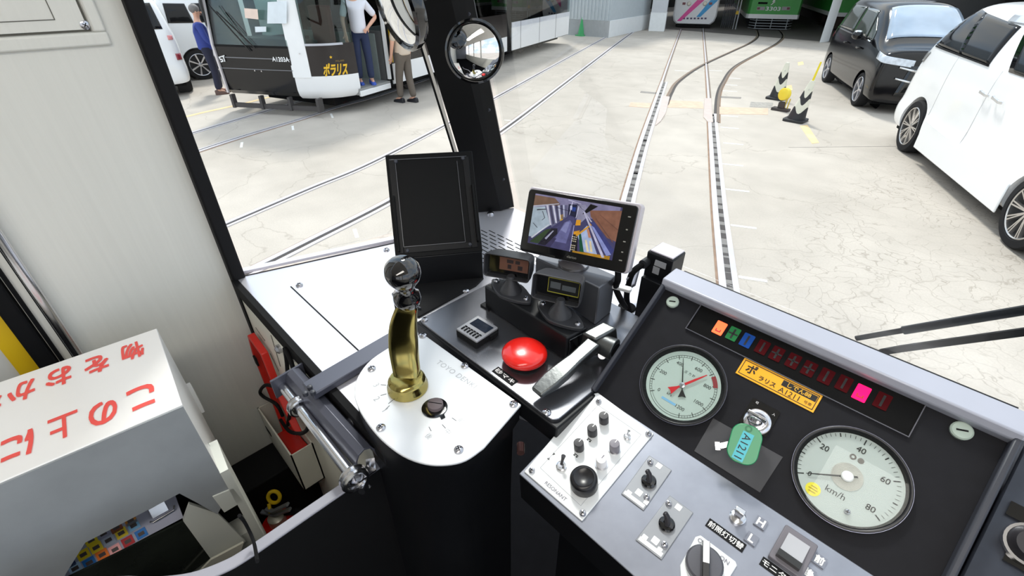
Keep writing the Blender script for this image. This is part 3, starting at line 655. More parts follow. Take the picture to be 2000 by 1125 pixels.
# ------------------------------------------------------------------ key and green tag hanging in the switch
key = thing('ignition_key', 'key in the ignition with an oval green plastic tag', 'key', KB.P(0, 0, 0.012))
mb = MB(); mb.lathe(KB.at(0.0, 0.0), [(0.0035, 0.009), (0.0035, 0.020)], 12); mb.fbox(KB, -0.0105, 0.0105, -0.0018, 0.0018, 0.018, 0.034); mb.build('key_bow', M_STEEL, key, bevel=0.001)
tc = onp(1466, 838, KB.P(0, -0.006, 0.026), V((0.25, -1, 0.35)))
mb = MB(); RF = PF(KB.P(0, -0.006, 0.028), (0.3, -0.3, 0.9), (0.9, 0.2, -0.2)); mb.tube([RF.P(0.0075 * math.cos(t), 0.0075 * math.sin(t)) for t in [2 * PI * i / 24 for i in range(24)]], 0.0009, 8, closed=True); mb.build('ring', M_STEEL, key)
nT = V((0.12, -0.62, 0.78)).normalized()
cT = KB.P(-0.001, -0.010, 0.030)
T0 = onp(1455, 864, cT, nT); up = onp(1466, 834, cT, nT) - onp(1448, 900, cT, nT)
TF = PF(T0, up.cross(nT), up)
top = TF.px(1466, 831)[1]; bot = TF.px(1447, 906)[1]; wid = 0.5 * (TF.px(1487, 868)[0] - TF.px(1422, 866)[0])
TF = TF.at((TF.px(1487, 868)[0] + TF.px(1422, 866)[0]) / 2, (top + bot) / 2); hh = (top - bot)
mb = MB(); mb.frr(TF, wid * 2, hh, wid * 0.8, -0.0015, 0.0015, 8); tg = mb.build('tag', mat('tag_green', (18, 134, 84), 0.3), key, bevel=0.0008); tg['label'] = 'oval green plastic tag'
mb = MB(); mb.ring(TF.at(0.0, hh * 0.40), 0.0022, 0.0038, 0.0012, 0.002, 18); mb.build('eyelet', mat('tag_green_dark', (16, 110, 70), 0.4), tg)
mb = MB(); LB = TF.at(-0.001, -0.003, 0.0015, R(-8)); mb.fbox(LB, -0.006, 0.006, -0.017, 0.0165, 0, 0.0004); lb = mb.build('label_strip', mat('tag_cyan', (66, 178, 190), 0.4), tg)
mb = MB(); mb.text(LB.at(0, 0, 0, R(-90)), 'A1211', w=0.029, h=0.0082, c=0.0006); mb.build('lettering', M_INK, lb)
mb = MB(); mb.bar([TF.P(-wid * 0.6, -0.002, -0.006), TF.P(-wid * 1.45, -hh * 0.26, -0.004)], 0.006, 0.002, up=nT); mb.bar([TF.P(-wid * 1.45, -hh * 0.26, -0.004), TF.P(-wid * 1.75, -hh * 0.30, -0.004)], 0.009, 0.002, up=nT); mb.build('spare_key', M_STEEL, key)

# ------------------------------------------------------------------ right-hand desk, only its corner in view
rd = thing('side_desk', 'dark side panel with black labels right of the console', 'console', rel(0.3, 0.4, ZF))
xr = hingeL.x + WP + 0.012
FR = PF(V((xr, hingeL.y, hingeL.z - 0.004)), (1, 0, 0), (0, math.cos(TG), math.sin(TG)))
mb = MB(); mb.prism([V((xr, pk.y, pk.z - 0.01)), V((xr, hingeL.y, hingeL.z - 0.004)), FR.P(0, LG + 0.004), FR.P(0, LG + 0.004) + V((0, 0.06, 0)), V((xr, 0.66, H + ZF)), V((xr, pk.y, H + ZF))], (0.6, 0, 0)); mb.build('body', mat('desk_dark', (54, 57, 66), 0.35, metal=0.3, var=0.15, vscale=50), rd, bevel=0.002)
for p, s in (((1990, 1002), 1), ((1985, 1092), 2)):
    a, b = FR.px(*p); mb = MB(); mb.fbox(FR.at(a, b), -0.008, 0.034, -0.007, 0.007, 0, 0.002); mb.build('label_plate', M_BLACKGLOSS, rd)
a, b = FR.px(2008, 1066); G = FR.at(a, b); mb = MB(); mb.lathe(G, [(0.017, 0), (0.017, 0.006), (0.013, 0.012), (0.012, 0.014)], 28); mb.build('knob', M_KNOB, rd)
mb = MB(); mb.ring(G, 0.0165, 0.019, 0, 0.007, 28); mb.build('knob_ring', M_STEEL, rd)
screws(FR, [FR.px(1996, 848)], 0.007, rd)
# ================================================================== LEFT DESK: controller, brake panel, displays, monitor
ZP = -0.490
FZ = PF(rel(0, 0, ZP), (1, 0, 0), (0, 1, 0))
zp = lambda x, y: FZ.px(x, y)
# ---- master controller
mc = thing('master_controller', 'silver topped driving controller on a black column with brass handle', 'controller', rel(-0.42, 0.25, ZF))
outl = [zp(*p) for p in ((1018, 790), (828, 653), (772, 671), (725, 702), (699, 735), (692, 765), (697, 790), (715, 822), (745, 858), (786, 889), (830, 905), (872, 907), (910, 898), (945, 874))]
outl = [outl[0], outl[1]] + [tuple(p[:2]) for p in spline(outl[2:], 4)]
cxm = sum(p[0] for p in outl) / len(outl); cym = sum(p[1] for p in outl) / len(outl)
def shrink(pts, k, dx=0, dy=0): return [((a - cxm) * k + cxm + dx, (b - cym) * k + cym + dy) for a, b in pts]
mb = MB(); mb.fprism(FZ, outl, -0.004, 0.0); plate = mb.build('top_plate', M_ALU, mc, bevel=0.0012)
mb = MB(); mb.loft([[FZ.P(a, b, c) for a, b in shrink(outl, k)] for k, c in ((0.985, -0.004), (0.985, -0.03), (0.93, -0.05), (0.91, -0.2), (0.91, ZF - ZP))]); mb.build('column', M_BLACK, mc)
screws(FZ, [zp(*p) for p in ((826, 656), (908, 715), (1003, 790), (726, 721), (744, 836), (896, 879))], 0.0062, plate, h=0.004)
M_ENG = mat('engraving_grey', (196, 198, 202), 0.5); M_ENGD = mat('engraving_dark', (120, 122, 128), 0.5)
a0, b0 = zp(855, 706); a1, b1 = zp(929, 756)
mb = MB(); mb.text(FZ.at((a0 + a1) / 2, (b0 + b1) / 2, 0, math.atan2(b1 - b0, a1 - a0)), 'TOYO DENKI', w=math.hypot(a1 - a0, b1 - b0), c=0.0003, space=1.1); mb.build('lettering', M_ENG, plate)
HB = FZ.at(*zp(797, 757)); hx, hy = zp(797, 757)
mb = MB()
for (x, y) in ((749, 752), (749, 771), (763, 785), (757, 796), (887, 819), (867, 833), (840, 838)):
    a, b = zp(x, y); t = math.atan2(b - hy, a - hx); mb.fbox(FZ.at(a, b, 0, t), -0.004, 0.004, -0.0005, 0.0005, 0, 0.0003)
mb.build('marks', M_ENGD, plate)
mb = MB()
for (x, y, s) in ((735, 752, '3'), (736, 779, '2'), (752, 801, '1'), (901, 822, '前'), (875, 843, '中'), (838, 852, '後')):
    a, b = zp(x, y); mb.text(FZ.at(a, b), s, h=0.009, c=0.0003)
mb.build('numerals', M_ENG, plate)
# reverser socket
G = FZ.at(*zp(849, 797)); mb = MB(); mb.lathe(G, [(0.0175, 0), (0.0175, 0.0012), (0.0145, 0.0016)], 32); a, b = zp(865, 813); mb.fprism(FZ, [zp(858, 812), zp(862, 820), zp(870, 816), zp(866, 806)], 0, 0.001); rv = mb.build('reverser_socket', M_BLACKGLOSS, mc)
mb = MB(); G2 = FZ.at(*zp(851, 795), 0.0, R(35)); mb.lathe(G2, [(0.0105, 0.001), (0.0105, 0.007), (0.009, 0.008)], 24); o = mb.build('cap', mat('socket_brown', (110, 98, 100), 0.5), rv); mb = MB(); mb.fbox(G2, -0.0095, 0.0095, -0.0005, 0.0005, 0.008, 0.0084); mb.build('split', M_BLACKMATT, o)
mb = MB(); a, b = zp(791, 783); mb.lathe(FZ.at(a, b), [(0.003, 0), (0.003, 0.002)], 10); mb.build('red_pointer', mat('pointer_red', (190, 24, 40), 0.5), mc)
mb = MB(); cR = onp(1017, 880, rel(-0.315, 0.285, 0), V((0.8, -0.6, 0))); mb.cyl(cR + V((-0.008, 0.008, 0)), cR + V((0.003, -0.003, 0)), 0.0055, n=14); mb.build('side_bolt', mat('bolt_reddish', (150, 112, 110), 0.3, metal=0.7), mc)
q0_, q1_ = onp(786, 966, rel(-0.40, 0.2, 0), V((1, 0, 0))), onp(823, 1010, rel(-0.40, 0.2, 0), V((1, 0, 0)))
mb = MB(); mb.cyl(q0_, q1_, 0.0022, n=8); mb.sphere(q0_, 0.005, 10, 6); mb.sphere(q1_, 0.005, 10, 6); mb.build('pull_rod', M_STEEL, mc)  # thin steel rod with a ball at each end, before the column
# brass handle, knob on top
M_BRASS = mat('brass', (168, 154, 92), 0.16, metal=1.0, var=0.12, vscale=18)
M_KB = mat('knob_black_gloss', (12, 12, 14), 0.05, coat=1.0)
b0 = V((HB.o.x, HB.o.y, 0)); zz = lambda z: z + H
kc = zr(786, 531, -0.305)
def hp(px, py, z): return zr(px, py, z)
mb = MB(); mb.lathe(HB, [(0.0285, 0.0), (0.0285, 0.006), (0.026, 0.010), (0.026, 0.016), (0.023, 0.020), (0.021, 0.021)], 32); hd = mb.build('handle', M_BRASS, mc, bevel=0.001)
cl = [(0, (797, 742), -0.476), (1, (793, 715), -0.462), (2, (789, 690), -0.447), (3, (787, 660), -0.425), (4, (787, 630), -0.398), (5, (793, 605), -0.376), (6, (796, 588), -0.362)]
pts = [hp(*p, z) for _, p, z in cl]; wd = [0.040, 0.037, 0.041, 0.041, 0.038, 0.031, 0.027]
rings = []
sidev = V((0.74, 0.67, 0)).normalized(); depv = V((-0.67, 0.74, 0))
for p, w in zip(pts, wd):
    d = w * 0.42; r = 0.30
    rr = []
    for (ax, ay) in rrect(1.0, 1.0, 0.28, 3): rr.append(p + sidev * ax * w + depv * ay * d * 1.4)
    rings.append(rr)
mb = MB(); mb.loft(rings); mb.build('grip_column', M_BRASS, hd, sub=1)
tp = pts[-1]; KF = PF(tp, sidev, depv); axis = (kc - tp); sx_ = sidev - axis * (sidev.dot(axis) / axis.length_squared); KF = PF(tp, sx_, axis.cross(sx_))
L = axis.length
mb = MB(); mb.lathe(KF, [(0.013, -0.006), (0.0165, -0.001), (0.0185, 0.008), (0.0165, 0.017), (0.0125, 0.021), (0.012, L - 0.021), (0.0175, L - 0.016), (0.0215, L - 0.008), (0.0226, L), (0.021, L + 0.008), (0.015, L + 0.0145), (0.006, L + 0.0172), (0.0008, L + 0.0175)], 36); mb.build('knob', M_KB, hd, smooth=60)
mb = MB(); p = tp + sidev * -0.016; mb.loft([[p + V((0, 0, 0.012)) + d for d in (sidev * -0.004, depv * 0.008, sidev * 0.004, depv * -0.008)], [p + V((0, 0, -0.028)) + d for d in (sidev * -0.003, depv * 0.006, sidev * 0.004, depv * -0.006)]]); mb.build('trigger', M_KB, hd, bevel=0.001)

# ---- brake / emergency panel: black box with a screwed top plate
bp = thing('brake_panel', 'black box panel holding the red mushroom button and grey steel lever', 'control panel', rel(-0.42, 0.45, ZD))
bx0, by0 = zp(818, 621); bx1 = zp(1074, 838)[0] + 0.004; by0 = 0.329
mb = MB(); mb.prism([rel(bx0, by0, ZP - 0.006), rel(bx1, by0, ZP - 0.006), rel(bx1, 0.60, ZP - 0.006), rel(bx0 + 0.0, 0.50, ZP - 0.006)], (0, 0, -(ZP - 0.006 - ZD) + 0.001)); 
mb = MB(); mb.box(rel(bx0, by0, ZD), rel(bx1, 0.612, ZP - 0.005)); mb.build('body', M_BLACK, bp, bevel=0.002)
mb = MB(); mb.frr(FZ.at((bx0 + bx1) / 2 - 0.002, (by0 + 0.61) / 2), bx1 - bx0 - 0.010, 0.61 - by0 - 0.006, 0.012, -0.006, 0.0); M_BPL = mat('panel_top_grey', (140, 141, 147), 0.26, metal=0.9, var=0.1, vscale=30); bt = mb.build('top_plate', M_BPL, bp, bevel=0.001)
screws(FZ, [zp(829, 625), zp(1068, 806), zp(910, 569)], 0.006, bt)
# dark lower deck in front of the box edge
G = FZ.at(*zp(1024, 706))
mb = MB(); mb.lathe(G, [(0.026, 0), (0.026, 0.004), (0.014, 0.005), (0.014, 0.010)], 32); em = mb.build('emergency_button', M_BLACKMATT, bp)
mb = MB(); mb.lathe(G, [(0.026, 0.009), (0.0325, 0.011), (0.0345, 0.015), (0.0335, 0.0195), (0.029, 0.0235), (0.020, 0.0262), (0.010, 0.0274), (0.0005, 0.0278)], 48); mh = mb.build('mushroom_head', M_RED, em, smooth=60); mh['label'] = 'large glossy red mushroom head'
def flat_label(F, quad, s, m, ink, parent, th=0.0008, hh=0.62, ww=0.9, name='label_plate'):
    q = [F.px(*p) for p in quad]; ex = V((q[2][0] - q[1][0], q[2][1] - q[1][1], 0)); c = (sum(p[0] for p in q) / 4, sum(p[1] for p in q) / 4)
    w = ex.length; ang_ = math.atan2(ex.y, ex.x); h = math.hypot(q[0][0] - q[1][0], q[0][1] - q[1][1])
    G = F.at(c[0], c[1], 0, ang_); mb = MB(); mb.fbox(G, -w / 2, w / 2, -h / 2, h / 2, 0, th); o = mb.build(name, m, parent)
    if s: mb = MB(); mb.text(G, s, w=w * ww, h=h * hh, c=th + 0.0003, bold=0.01); mb.build('lettering', ink, o)
    return o
flat_label(FZ, [(972, 716), (962, 726), (1001, 755), (1011, 744)], '砂マキ', M_BLACKMATT, M_WHITE, bp)
# grey steel lever with its side bracket
M_CAST = mat('cast_steel', (100, 102, 102), 0.36, metal=0.95, var=0.15, vscale=30, bump=0.15, bscale=120)
pA, pB, pC = zr(1047, 768, ZP + 0.016), zr(1098, 726, ZP + 0.026), zr(1160, 672, ZP + 0.038)
mb = MB(); mb.bar([pA, pA + (pB - pA) * 0.55, pB, pB + (pC - pB) * 0.4, pC], [0.020, 0.027, 0.026, 0.0215, 0.023], [0.008, 0.013, 0.014, 0.013, 0.016]); lv = mb.build('lever', M_CAST, bp, bevel=0.003, seg=3); lv['label'] = 'grey cast steel brake lever'
pD = zr(1168, 664, ZP + 0.034); mb = MB(); mb.prism([pD + V((-0.022, -0.016, -0.024)), pD + V((-0.018, -0.018, 0.014)), pD + V((-0.008, 0.02, 0.020)), pD + V((0.0, 0.024, -0.026))], (0.024, 0.002, 0)); mb.build('bracket', M_CAST, lv, bevel=0.003)
pE = zr(1188, 676, ZP + 0.030); mb = MB(); mb.cyl(pE + V((-0.02, -0.004, 0)), pE + V((0.012, 0.0, 0)), 0.0165, n=28); mb.build('hub', M_CAST, lv, bevel=0.001); mb = MB(); mb.cyl(pE + V((0.011, 0.0, 0)), pE + V((0.0135, 0.0, 0)), 0.011, n=20); mb.build('hub_cap', M_BLACKMATT, lv)
mb = MB(); mb.cyl(zr(1176, 694, ZP + 0.012), zr(1176, 694, ZP + 0.022), 0.006, n=14); mb.build('bolt', M_SCREW, lv)

# ---- small timer lying on the brake panel
q = [zr(*p, ZP + 0.015) for p in ((932, 613), (973, 640), (932, 667), (892, 644))]
c = (q[0] + q[1] + q[2] + q[3]) / 4
ex = ((q[2] - q[3]) + (q[1] - q[0])).normalized(); ey = ((q[0] - q[3]) + (q[1] - q[2])).normalized()
tl = V((0, 0, 0)); TFm = PF(c, ex, ey + V((0, 0, 0.0)))
tm = thing('digital_timer', 'small silver digital timer lying on the black panel beside red button', 'timer', V((c.x, c.y, H + ZP)))
w = ((q[2] - q[3]).length + (q[1] - q[0]).length) / 2; h = ((q[0] - q[3]).length + (q[1] - q[2]).length) / 2
mb = MB(); mb.fbox(TFm, -w / 2, w / 2, -h / 2, h / 2, -0.015, -0.003); mb.build('case', M_BLACKMATT, tm, bevel=0.0015)
mb = MB(); mb.frr(TFm, w * 0.97, h * 0.97, 0.002, -0.004, 0.0); face = mb.build('face', mat('timer_silver', (188, 188, 192), 0.35, metal=0.5), tm, bevel=0.0006)
mb = MB(); mb.fbox(TFm, -w * 0.36, w * 0.40, -h * 0.02, h * 0.36, 0, 0.0006); mb.build('lcd', mat('lcd_slate', (40, 48, 62), 0.15, var=0.3, vscale=160), face)
mb = MB()
for i in range(6): x = -w * 0.36 + i * w * 0.135; mb.fbox(TFm, x, x + w * 0.045, -h * 0.40, -h * 0.25, 0, 0.0014); mb.fbox(TFm, x, x + w * 0.09, -h * 0.22, -h * 0.18, 0, 0.0014)
mb.build('keys', M_BLACKMATT, face)
mb = MB(); mb.fbox(TFm, w / 2, w / 2 + 0.004, h * 0.05, h * 0.38, -0.011, -0.004); mb.build('clip', M_BLACKMATT, tm)

# ---- low black box carrying the two displays
lb = thing('display_plinth', 'long low black box under the two small hooded displays', 'box', rel(-0.42, 0.47, ZP))
zb = ZP + 0.045
lf0 = zr(946, 562, zb); lf1 = zr(1098, 690, zb); yb = 0.045
p0 = V((zr(946, 562, zb).x, 0.436, 0)); p1 = V((zr(1110, 680, zb).x, 0.421, 0))
mb = MB(); d = (zr(1147, 632, zb) - zr(1105, 662, zb)); d.z = 0
A_ = zr(946, 558, zb); B_ = zr(1108, 660, zb); C_ = zr(1148, 640, zb); D_ = A_ + (C_ - B_)
mb.prism([V((p.x, p.y, H + ZP)) for p in (A_, B_, C_, D_)], (0, 0, zb - ZP)); mb.build('case', M_BLACK, lb, bevel=0.0025)
mb = MB(); t = (C_ - B_).normalized()
for k, z0, z1 in ((0.12, 0.008, 0.040),): mb.prism([V((B_.x, B_.y, H + ZP + z0)) + t * 0.004, V((C_.x, C_.y, H + ZP + z0)) - t * 0.004, V((C_.x, C_.y, H + ZP + z1)) - t * 0.004, V((B_.x, B_.y, H + ZP + z1)) + t * 0.004], (B_ - A_).normalized() * 0.002)
mb.build('end_plate', M_BLACKGLOSS, lb, bevel=0.001)
mb = MB(); mb.box(V((A_.x - 0.008, A_.y - 0.004, H + ZP)), V((A_.x + 0.012, A_.y + 0.02, H + ZP + 0.004))); mb.build('foot_tab', M_BLACK, lb)

# ---- the two hooded displays
M_HOOD = mat('hood_grey_black', (50, 51, 55), 0.45, var=0.1, bump=0.15, bscale=300)
def hooded(name, label, basepx, screen_rgb, facec, w, h, yaw, textcol, frame=None):
    z0 = zb; b = zr(*basepx, z0)
    t = thing(name, label, 'display', b, 'hooded displays on the black plinth')
    ax = V((math.cos(yaw), math.sin(yaw), 0)); ay = V((-math.sin(yaw), math.cos(yaw), 0))
    B0 = PF(b, ((B_ - A_).normalized()), t_dir)
    mb = MB(); pts = []
    L_, W_ = 0.047, 0.024
    for k in range(24):
        a = 2 * PI * k / 24; c_, s_ = math.cos(a), math.sin(a)
        pts.append((L_ * abs(c_) ** 1.5 * (1 if c_ > 0 else -1), W_ * abs(s_) ** 1.3 * (1 if s_ > 0 else -1)))
    mb.fprism(B0, pts, 0, 0.006); fl = mb.build('flange', M_HOOD, t, bevel=0.001)
    screws(B0.at(0, 0, 0.006), [(-0.036, 0), (0.036, 0)], 0.0048, fl)
    mb = MB(); mb.lathe(B0, [(0.019, 0.005), (0.0165, 0.012), (0.010, 0.022), (0.006, 0.034)], 20); mb.build('neck', M_HOOD, t)
    c = facec; nrm = (EYE - c); nrm.z *= 0.45; nrm.normalize()
    nrm = (ay * -1.0 + V((0, 0, 0.22))).normalized()
    Ff = PF(c, ax, V((0, 0, 1))); Ff = PF(c, ax, (V((0, 0, 1)) - nrm * nrm.z)); # normal points to the driver when z = x cross y
    zdir = Ff.z if Ff.z.dot(EYE - c) > 0 else -Ff.z
    def rr(wd, hg, r, off, dz=0): return [Ff.P(a, b_ + dz, 0) + zdir * off for a, b_ in rrect(wd, hg, r, 4)]
    mb = MB(); mb.loft([rr(w * 0.80, h * 0.74, 0.006, -0.045), rr(w * 0.90, h * 0.86, 0.007, -0.036), rr(w * 0.985, h * 0.97, 0.006, -0.012), rr(w, h, 0.006, 0.004), rr(w * 0.95, h * 0.91, 0.005, 0.004), rr(w * 0.93, h * 0.88, 0.004, -0.010)]); hs = mb.build('housing', M_HOOD, t, bevel=0.0008)
    mb = MB(); SF = Ff if Ff.z.dot(zdir) > 0 else None
    S0 = PF(c + zdir * -0.0095, Ff.x, Ff.y)
    s = 1 if S0.z.dot(zdir) > 0 else -1
    mb.fbox(S0, -w * 0.455, w * 0.455, -h * 0.42, h * 0.42, 0, 0.0006 * s); mb.build('bezel', M_BLACKGLOSS, hs)
    mb = MB(); mb.fbox(S0, -w * 0.20, w * 0.42, -h * 0.20, h * 0.34, 0.0006 * s, 0.0012 * s); sc = mb.build('screen', mat('screen_' + name + '_%d' % screen_rgb[0], screen_rgb, 0.2), hs)
    mb = MB()
    for (x0, x1, y0, y1) in textcol: mb.fbox(S0, w * x0, w * x1, h * y0, h * y1, 0.0012 * s, 0.0015 * s)
    mb.build('characters', mat('screen_chars_%d' % screen_rgb[0], (36, 22, 24) if screen_rgb[0] > 60 else (70, 76, 80), 0.4), sc)
    if frame:
        mb = MB()
        for x0, x1, y0, y1 in ((-0.21, 0.43, 0.33, 0.36), (-0.21, 0.43, -0.22, -0.19), (-0.21, -0.2, -0.22, 0.36), (0.42, 0.43, -0.22, 0.36)): mb.fbox(S0, w * x0, w * x1, h * y0, h * y1, 0.0012 * s, 0.0018 * s)
        mb.build('screen_outline', mat('outline_yellow', (150, 146, 40), 0.5), sc)
    return t
t_dir = (C_ - B_).normalized()
b1 = zr(997, 574, zb); b2 = zr(1092, 622, zb)
hooded('hooded_display', 'hooded display with dull orange screen nearest the tilted black plate', (998, 572), (106, 74, 62), b1 + V((-0.008, 0.0, 0.048)) , 0.079, 0.040, 0.47, ((-0.04, 0.10, 0.12, 0.26), (-0.02, 0.06, -0.12, 0.06), (0.20, 0.30, -0.12, 0.06), (0.14, 0.24, 0.12, 0.26)))
hooded('hooded_display', 'hooded display with dark yellow outlined screen beside the steel lever', (1093, 619), (26, 27, 27), b2 + V((-0.012, 0.004, 0.046)), 0.077, 0.042, 0.42, ((-0.16, 0.05, -0.05, 0.20), (0.08, 0.36, -0.06, 0.14)), True)

# ---- monitor on its bracket
def pfrom(c0, c1, c2, c3):
    c = (c0 + c1 + c2 + c3) / 4; return PF(c, (c1 - c0) + (c2 - c3), (c0 - c3) + (c1 - c2)), ((c1 - c0).length + (c2 - c3).length) / 2, ((c0 - c3).length + (c1 - c2).length) / 2
MF, mw, mh_ = pfrom(rel(-0.519, 0.547, -0.298), rel(-0.338, 0.607, -0.292), rel(-0.322, 0.567, -0.393), rel(-0.502, 0.507, -0.399))
if MF.z.dot(EYE - MF.o) < 0: MF = PF(MF.o, MF.x * -1, MF.y)
mon = thing('monitor', 'tilted flat monitor showing the yellow and blue tram interior', 'monitor', V((MF.o.x, MF.o.y, H + ZD)))
mb = MB(); mb.frr(MF, mw, mh_, 0.007, -0.024, -0.001); mb.build('back_shell', mat('monitor_silver', (196, 190, 196), 0.35, metal=0.2), mon, bevel=0.002)
mb = MB(); mb.frr(MF.at(-0.002, -0.0015), mw - 0.006, mh_ - 0.005, 0.006, -0.003, 0.0015); bz = mb.build('bezel', M_BLACKGLOSS, mon, bevel=0.0012)
sx0, sx1, sy0, sy1 = -mw / 2 + 0.014, mw / 2 - 0.029, -mh_ / 2 + 0.017, mh_ / 2 - 0.010
SM = MF.at(0, 0, 0.0016)
def sp(u, v): return (sx0 + (sx1 - sx0) * u, sy1 + (sy0 - sy1) * v)
mb = MB(); mb.fprism(SM, [sp(0, 0), sp(1, 0), sp(1, 1), sp(0, 1)], 0, 0.0004); scr = mb.build('screen', mat('screen_slate', (60, 58, 92), 0.2, emit=0.3, var=0.15, vscale=30), mon)
def ln_(p, q, w0, w1): dx, dy = q[0] - p[0], q[1] - p[1]; L_ = math.hypot(dx, dy); nx, ny = -dy / L_, dx / L_; return [(p[0] + nx * w0, p[1] + ny * w0), (q[0] + nx * w1, q[1] + ny * w1), (q[0] - nx * w1, q[1] - ny * w1), (p[0] - nx * w0, p[1] - ny * w0)]
pic = [
 ((116, 112, 142), [(.0, .0), (.98, .0), (.98, .3), (.0, .3)], 1), ((104, 80, 66), [(0, .03), (.24, .03), (.31, .12), (.30, .16), (0, .24)], 2), ((120, 82, 66), [(.66, .15), (1.0, .06), (1.0, .64), (.90, .60), (.68, .26)], 2),
 ((150, 164, 176), [(0, .27), (.15, .22), (.24, .56), (.05, .86), (0, .86)], 2), ((88, 88, 116), [(.14, .22), (.40, .12), (.42, .34), (.26, .60), (.22, .50)], 2),
 ((66, 64, 100), [(.10, 1.0), (.36, .50), (.44, .34), (.50, .34), (.53, 1.0)], 2), ((96, 96, 140), [(.31, .86), (.40, .46), (.46, .40), (.49, .46), (.46, .86)], 3), ((120, 122, 164), [(.37, .62), (.42, .44), (.46, .44), (.44, .66)], 4), ((52, 48, 78), [(.12, 1.0), (.24, .80), (.34, .80), (.28, 1.0)], 3),
 ((46, 62, 40), [(.02, .97), (.20, .66), (.27, .62), (.13, .97)], 4), ((30, 28, 40), [(.13, .98), (.26, .62), (.33, .60), (.34, .70), (.22, .98)], 4), ((150, 150, 172), [(.20, .84), (.28, .66), (.295, .66), (.22, .86)], 5),
 ((166, 168, 184), [(.0, .24), (.30, .115), (.30, .13), (0, .265)], 5), ((30, 28, 36), [(.05, .30), (.16, .26), (.16, .275), (.05, .32)], 5),
 ((188, 150, 60), [(.335, .33), (.365, .31), (.375, .42), (.345, .45)], 5), ((30, 32, 56), [(.41, .10), (.51, .08), (.52, .33), (.42, .30)], 3), ((36, 56, 124), [(.46, .14), (.50, .14), (.50, .22), (.46, .22)], 4), ((170, 172, 204), [(.43, .12), (.455, .12), (.46, .20), (.435, .20)], 4),
 ((14, 12, 16), [(.655, .03), (.74, .05), (.63, .21), (.585, .245), (.60, .19)], 6), ((130, 128, 152), [(.53, .08), (.60, .06), (.66, .24), (.59, .40), (.53, .40)], 3),
 ((54, 58, 110), [(.685, .36), (.73, .36), (1.0, .80), (.98, .90)], 4), ((126, 134, 186), [(.70, .42), (.74, .45), (.98, .90), (.93, .94)], 4), ((150, 164, 196), [(.57, .66), (.66, .44), (.83, .95), (.68, .95)], 4),
 ((206, 194, 158), [(.665, .72), (.685, .71), (.735, .93), (.71, .93)], 5), ((204, 188, 150), [(.715, .72), (.735, .72), (.775, .92), (.75, .92)], 5), ((176, 120, 96), [(.66, .50), (.685, .50), (.73, .66), (.70, .66)], 5),
 ((196, 138, 40), [(.53, .37), (.58, .355), (.585, .46), (.53, .48)], 6), ((186, 130, 36), [(.525, .60), (.59, .555), (.575, .68), (.53, .70)], 6), ((26, 24, 28), [(.515, .66), (.575, .64), (.605, 1.0), (.525, 1.0)], 6), ((24, 74, 52), [(.585, .62), (.61, .62), (.68, .96), (.635, .98)], 5), ((158, 116, 34), [(.55, .97), (.97, .93), (.97, 1.0), (.55, 1.0)], 7)]
for p_, q_, w0_, w1_, c_ in (((.56, .67), (.70, .42), .012, .010, (190, 136, 42)), ((.70, .42), (.665, .37), .010, .006, (190, 136, 42)), ((.60, .20), (.90, .98), .008, .016, (170, 168, 192)), ((.56, .12), (.70, .36), .005, .008, (158, 156, 180)), ((.22, .56), (.04, .88), .006, .010, (186, 188, 198)),
    ((.165, .19), (.245, .56), .012, .010, (176, 176, 190)), ((.20, .18), (.275, .53), .010, .008, (60, 58, 80)), ((.235, .17), (.305, .50), .012, .009, (184, 184, 200)), ((.27, .16), (.325, .46), .007, .006, (60, 58, 80)), ((.30, .15), (.345, .42), .010, .007, (176, 178, 196)), ((.33, .14), (.365, .40), .006, .005, (56, 54, 78)), ((.355, .13), (.385, .36), .008, .005, (168, 170, 194)),
    ((.12, .32), (.16, .44), .003, .003, (40, 38, 50)), ((.16, .44), (.13, .50), .003, .003, (40, 38, 50)), ((.03, .58), (.09, .66), .003, .004, (40, 38, 50)), ((.28, .20), (.47, .24), .005, .003, (34, 32, 50)), ((.40, .02), (.55, .06), .006, .004, (180, 178, 200)), ((.45, .05), (.44, .30), .003, .002, (190, 190, 210)), ((.53, .10), (.52, .34), .003, .002, (190, 190, 210)), ((.50, .06), (.62, .20), .004, .003, (60, 58, 84)), ((.515, .48), (.52, 1.0), .003, .004, (150, 150, 190)), ((.74, .28), (.97, .66), .004, .006, (96, 64, 56)), ((.78, .20), (1.0, .42), .003, .004, (100, 68, 58))):
    pic.append((c_, ln_(p_, q_, w0_, w1_), 7))
pic.append(((186, 176, 150), None, 8))
for i, (c, poly, lay) in enumerate(pic):
    mb = MB()
    if poly is None:
        for r in range(7):
            for k in range(3):
                if r == 3: continue
                x, y = sp(.525 + k * .02, .70 + r * .042); mb.fbox(SM, x - 0.0009, x + 0.0009, y - 0.0008, y + 0.0008, 0.0004 + lay * 0.0001, 0.0005 + lay * 0.0001)
    else: mb.fprism(SM, [sp(*p) for p in poly], 0.0003, 0.0004 + lay * 0.0001 + i * 0.000003)
    mb.build('screen_image', mat('scr_%d_%d_%d' % c, c, 0.2, emit=0.28, var=0.2, vscale=90), scr, smooth=0)
mb = MB(); mb.text(MF.at(0.0, -mh_ / 2 + 0.0085), 'clarion', h=0.0042, c=0.0019); mb.build('brand_lettering', mat('brand_grey', (150, 148, 140), 0.4), bz)
mb = MB()
for k, ww in ((0.30, .0045), (0.12, .003), (-0.05, .004), (-0.2, .003), (-0.32, .005)): mb.fbox(MF.at(mw / 2 - 0.016, mh_ * k), -ww / 2, ww / 2, -0.0009, 0.0009, 0.0016, 0.0020)
mb.build('buttons', mat('brand_grey', (150, 148, 140), 0.4), bz)
mb = MB()
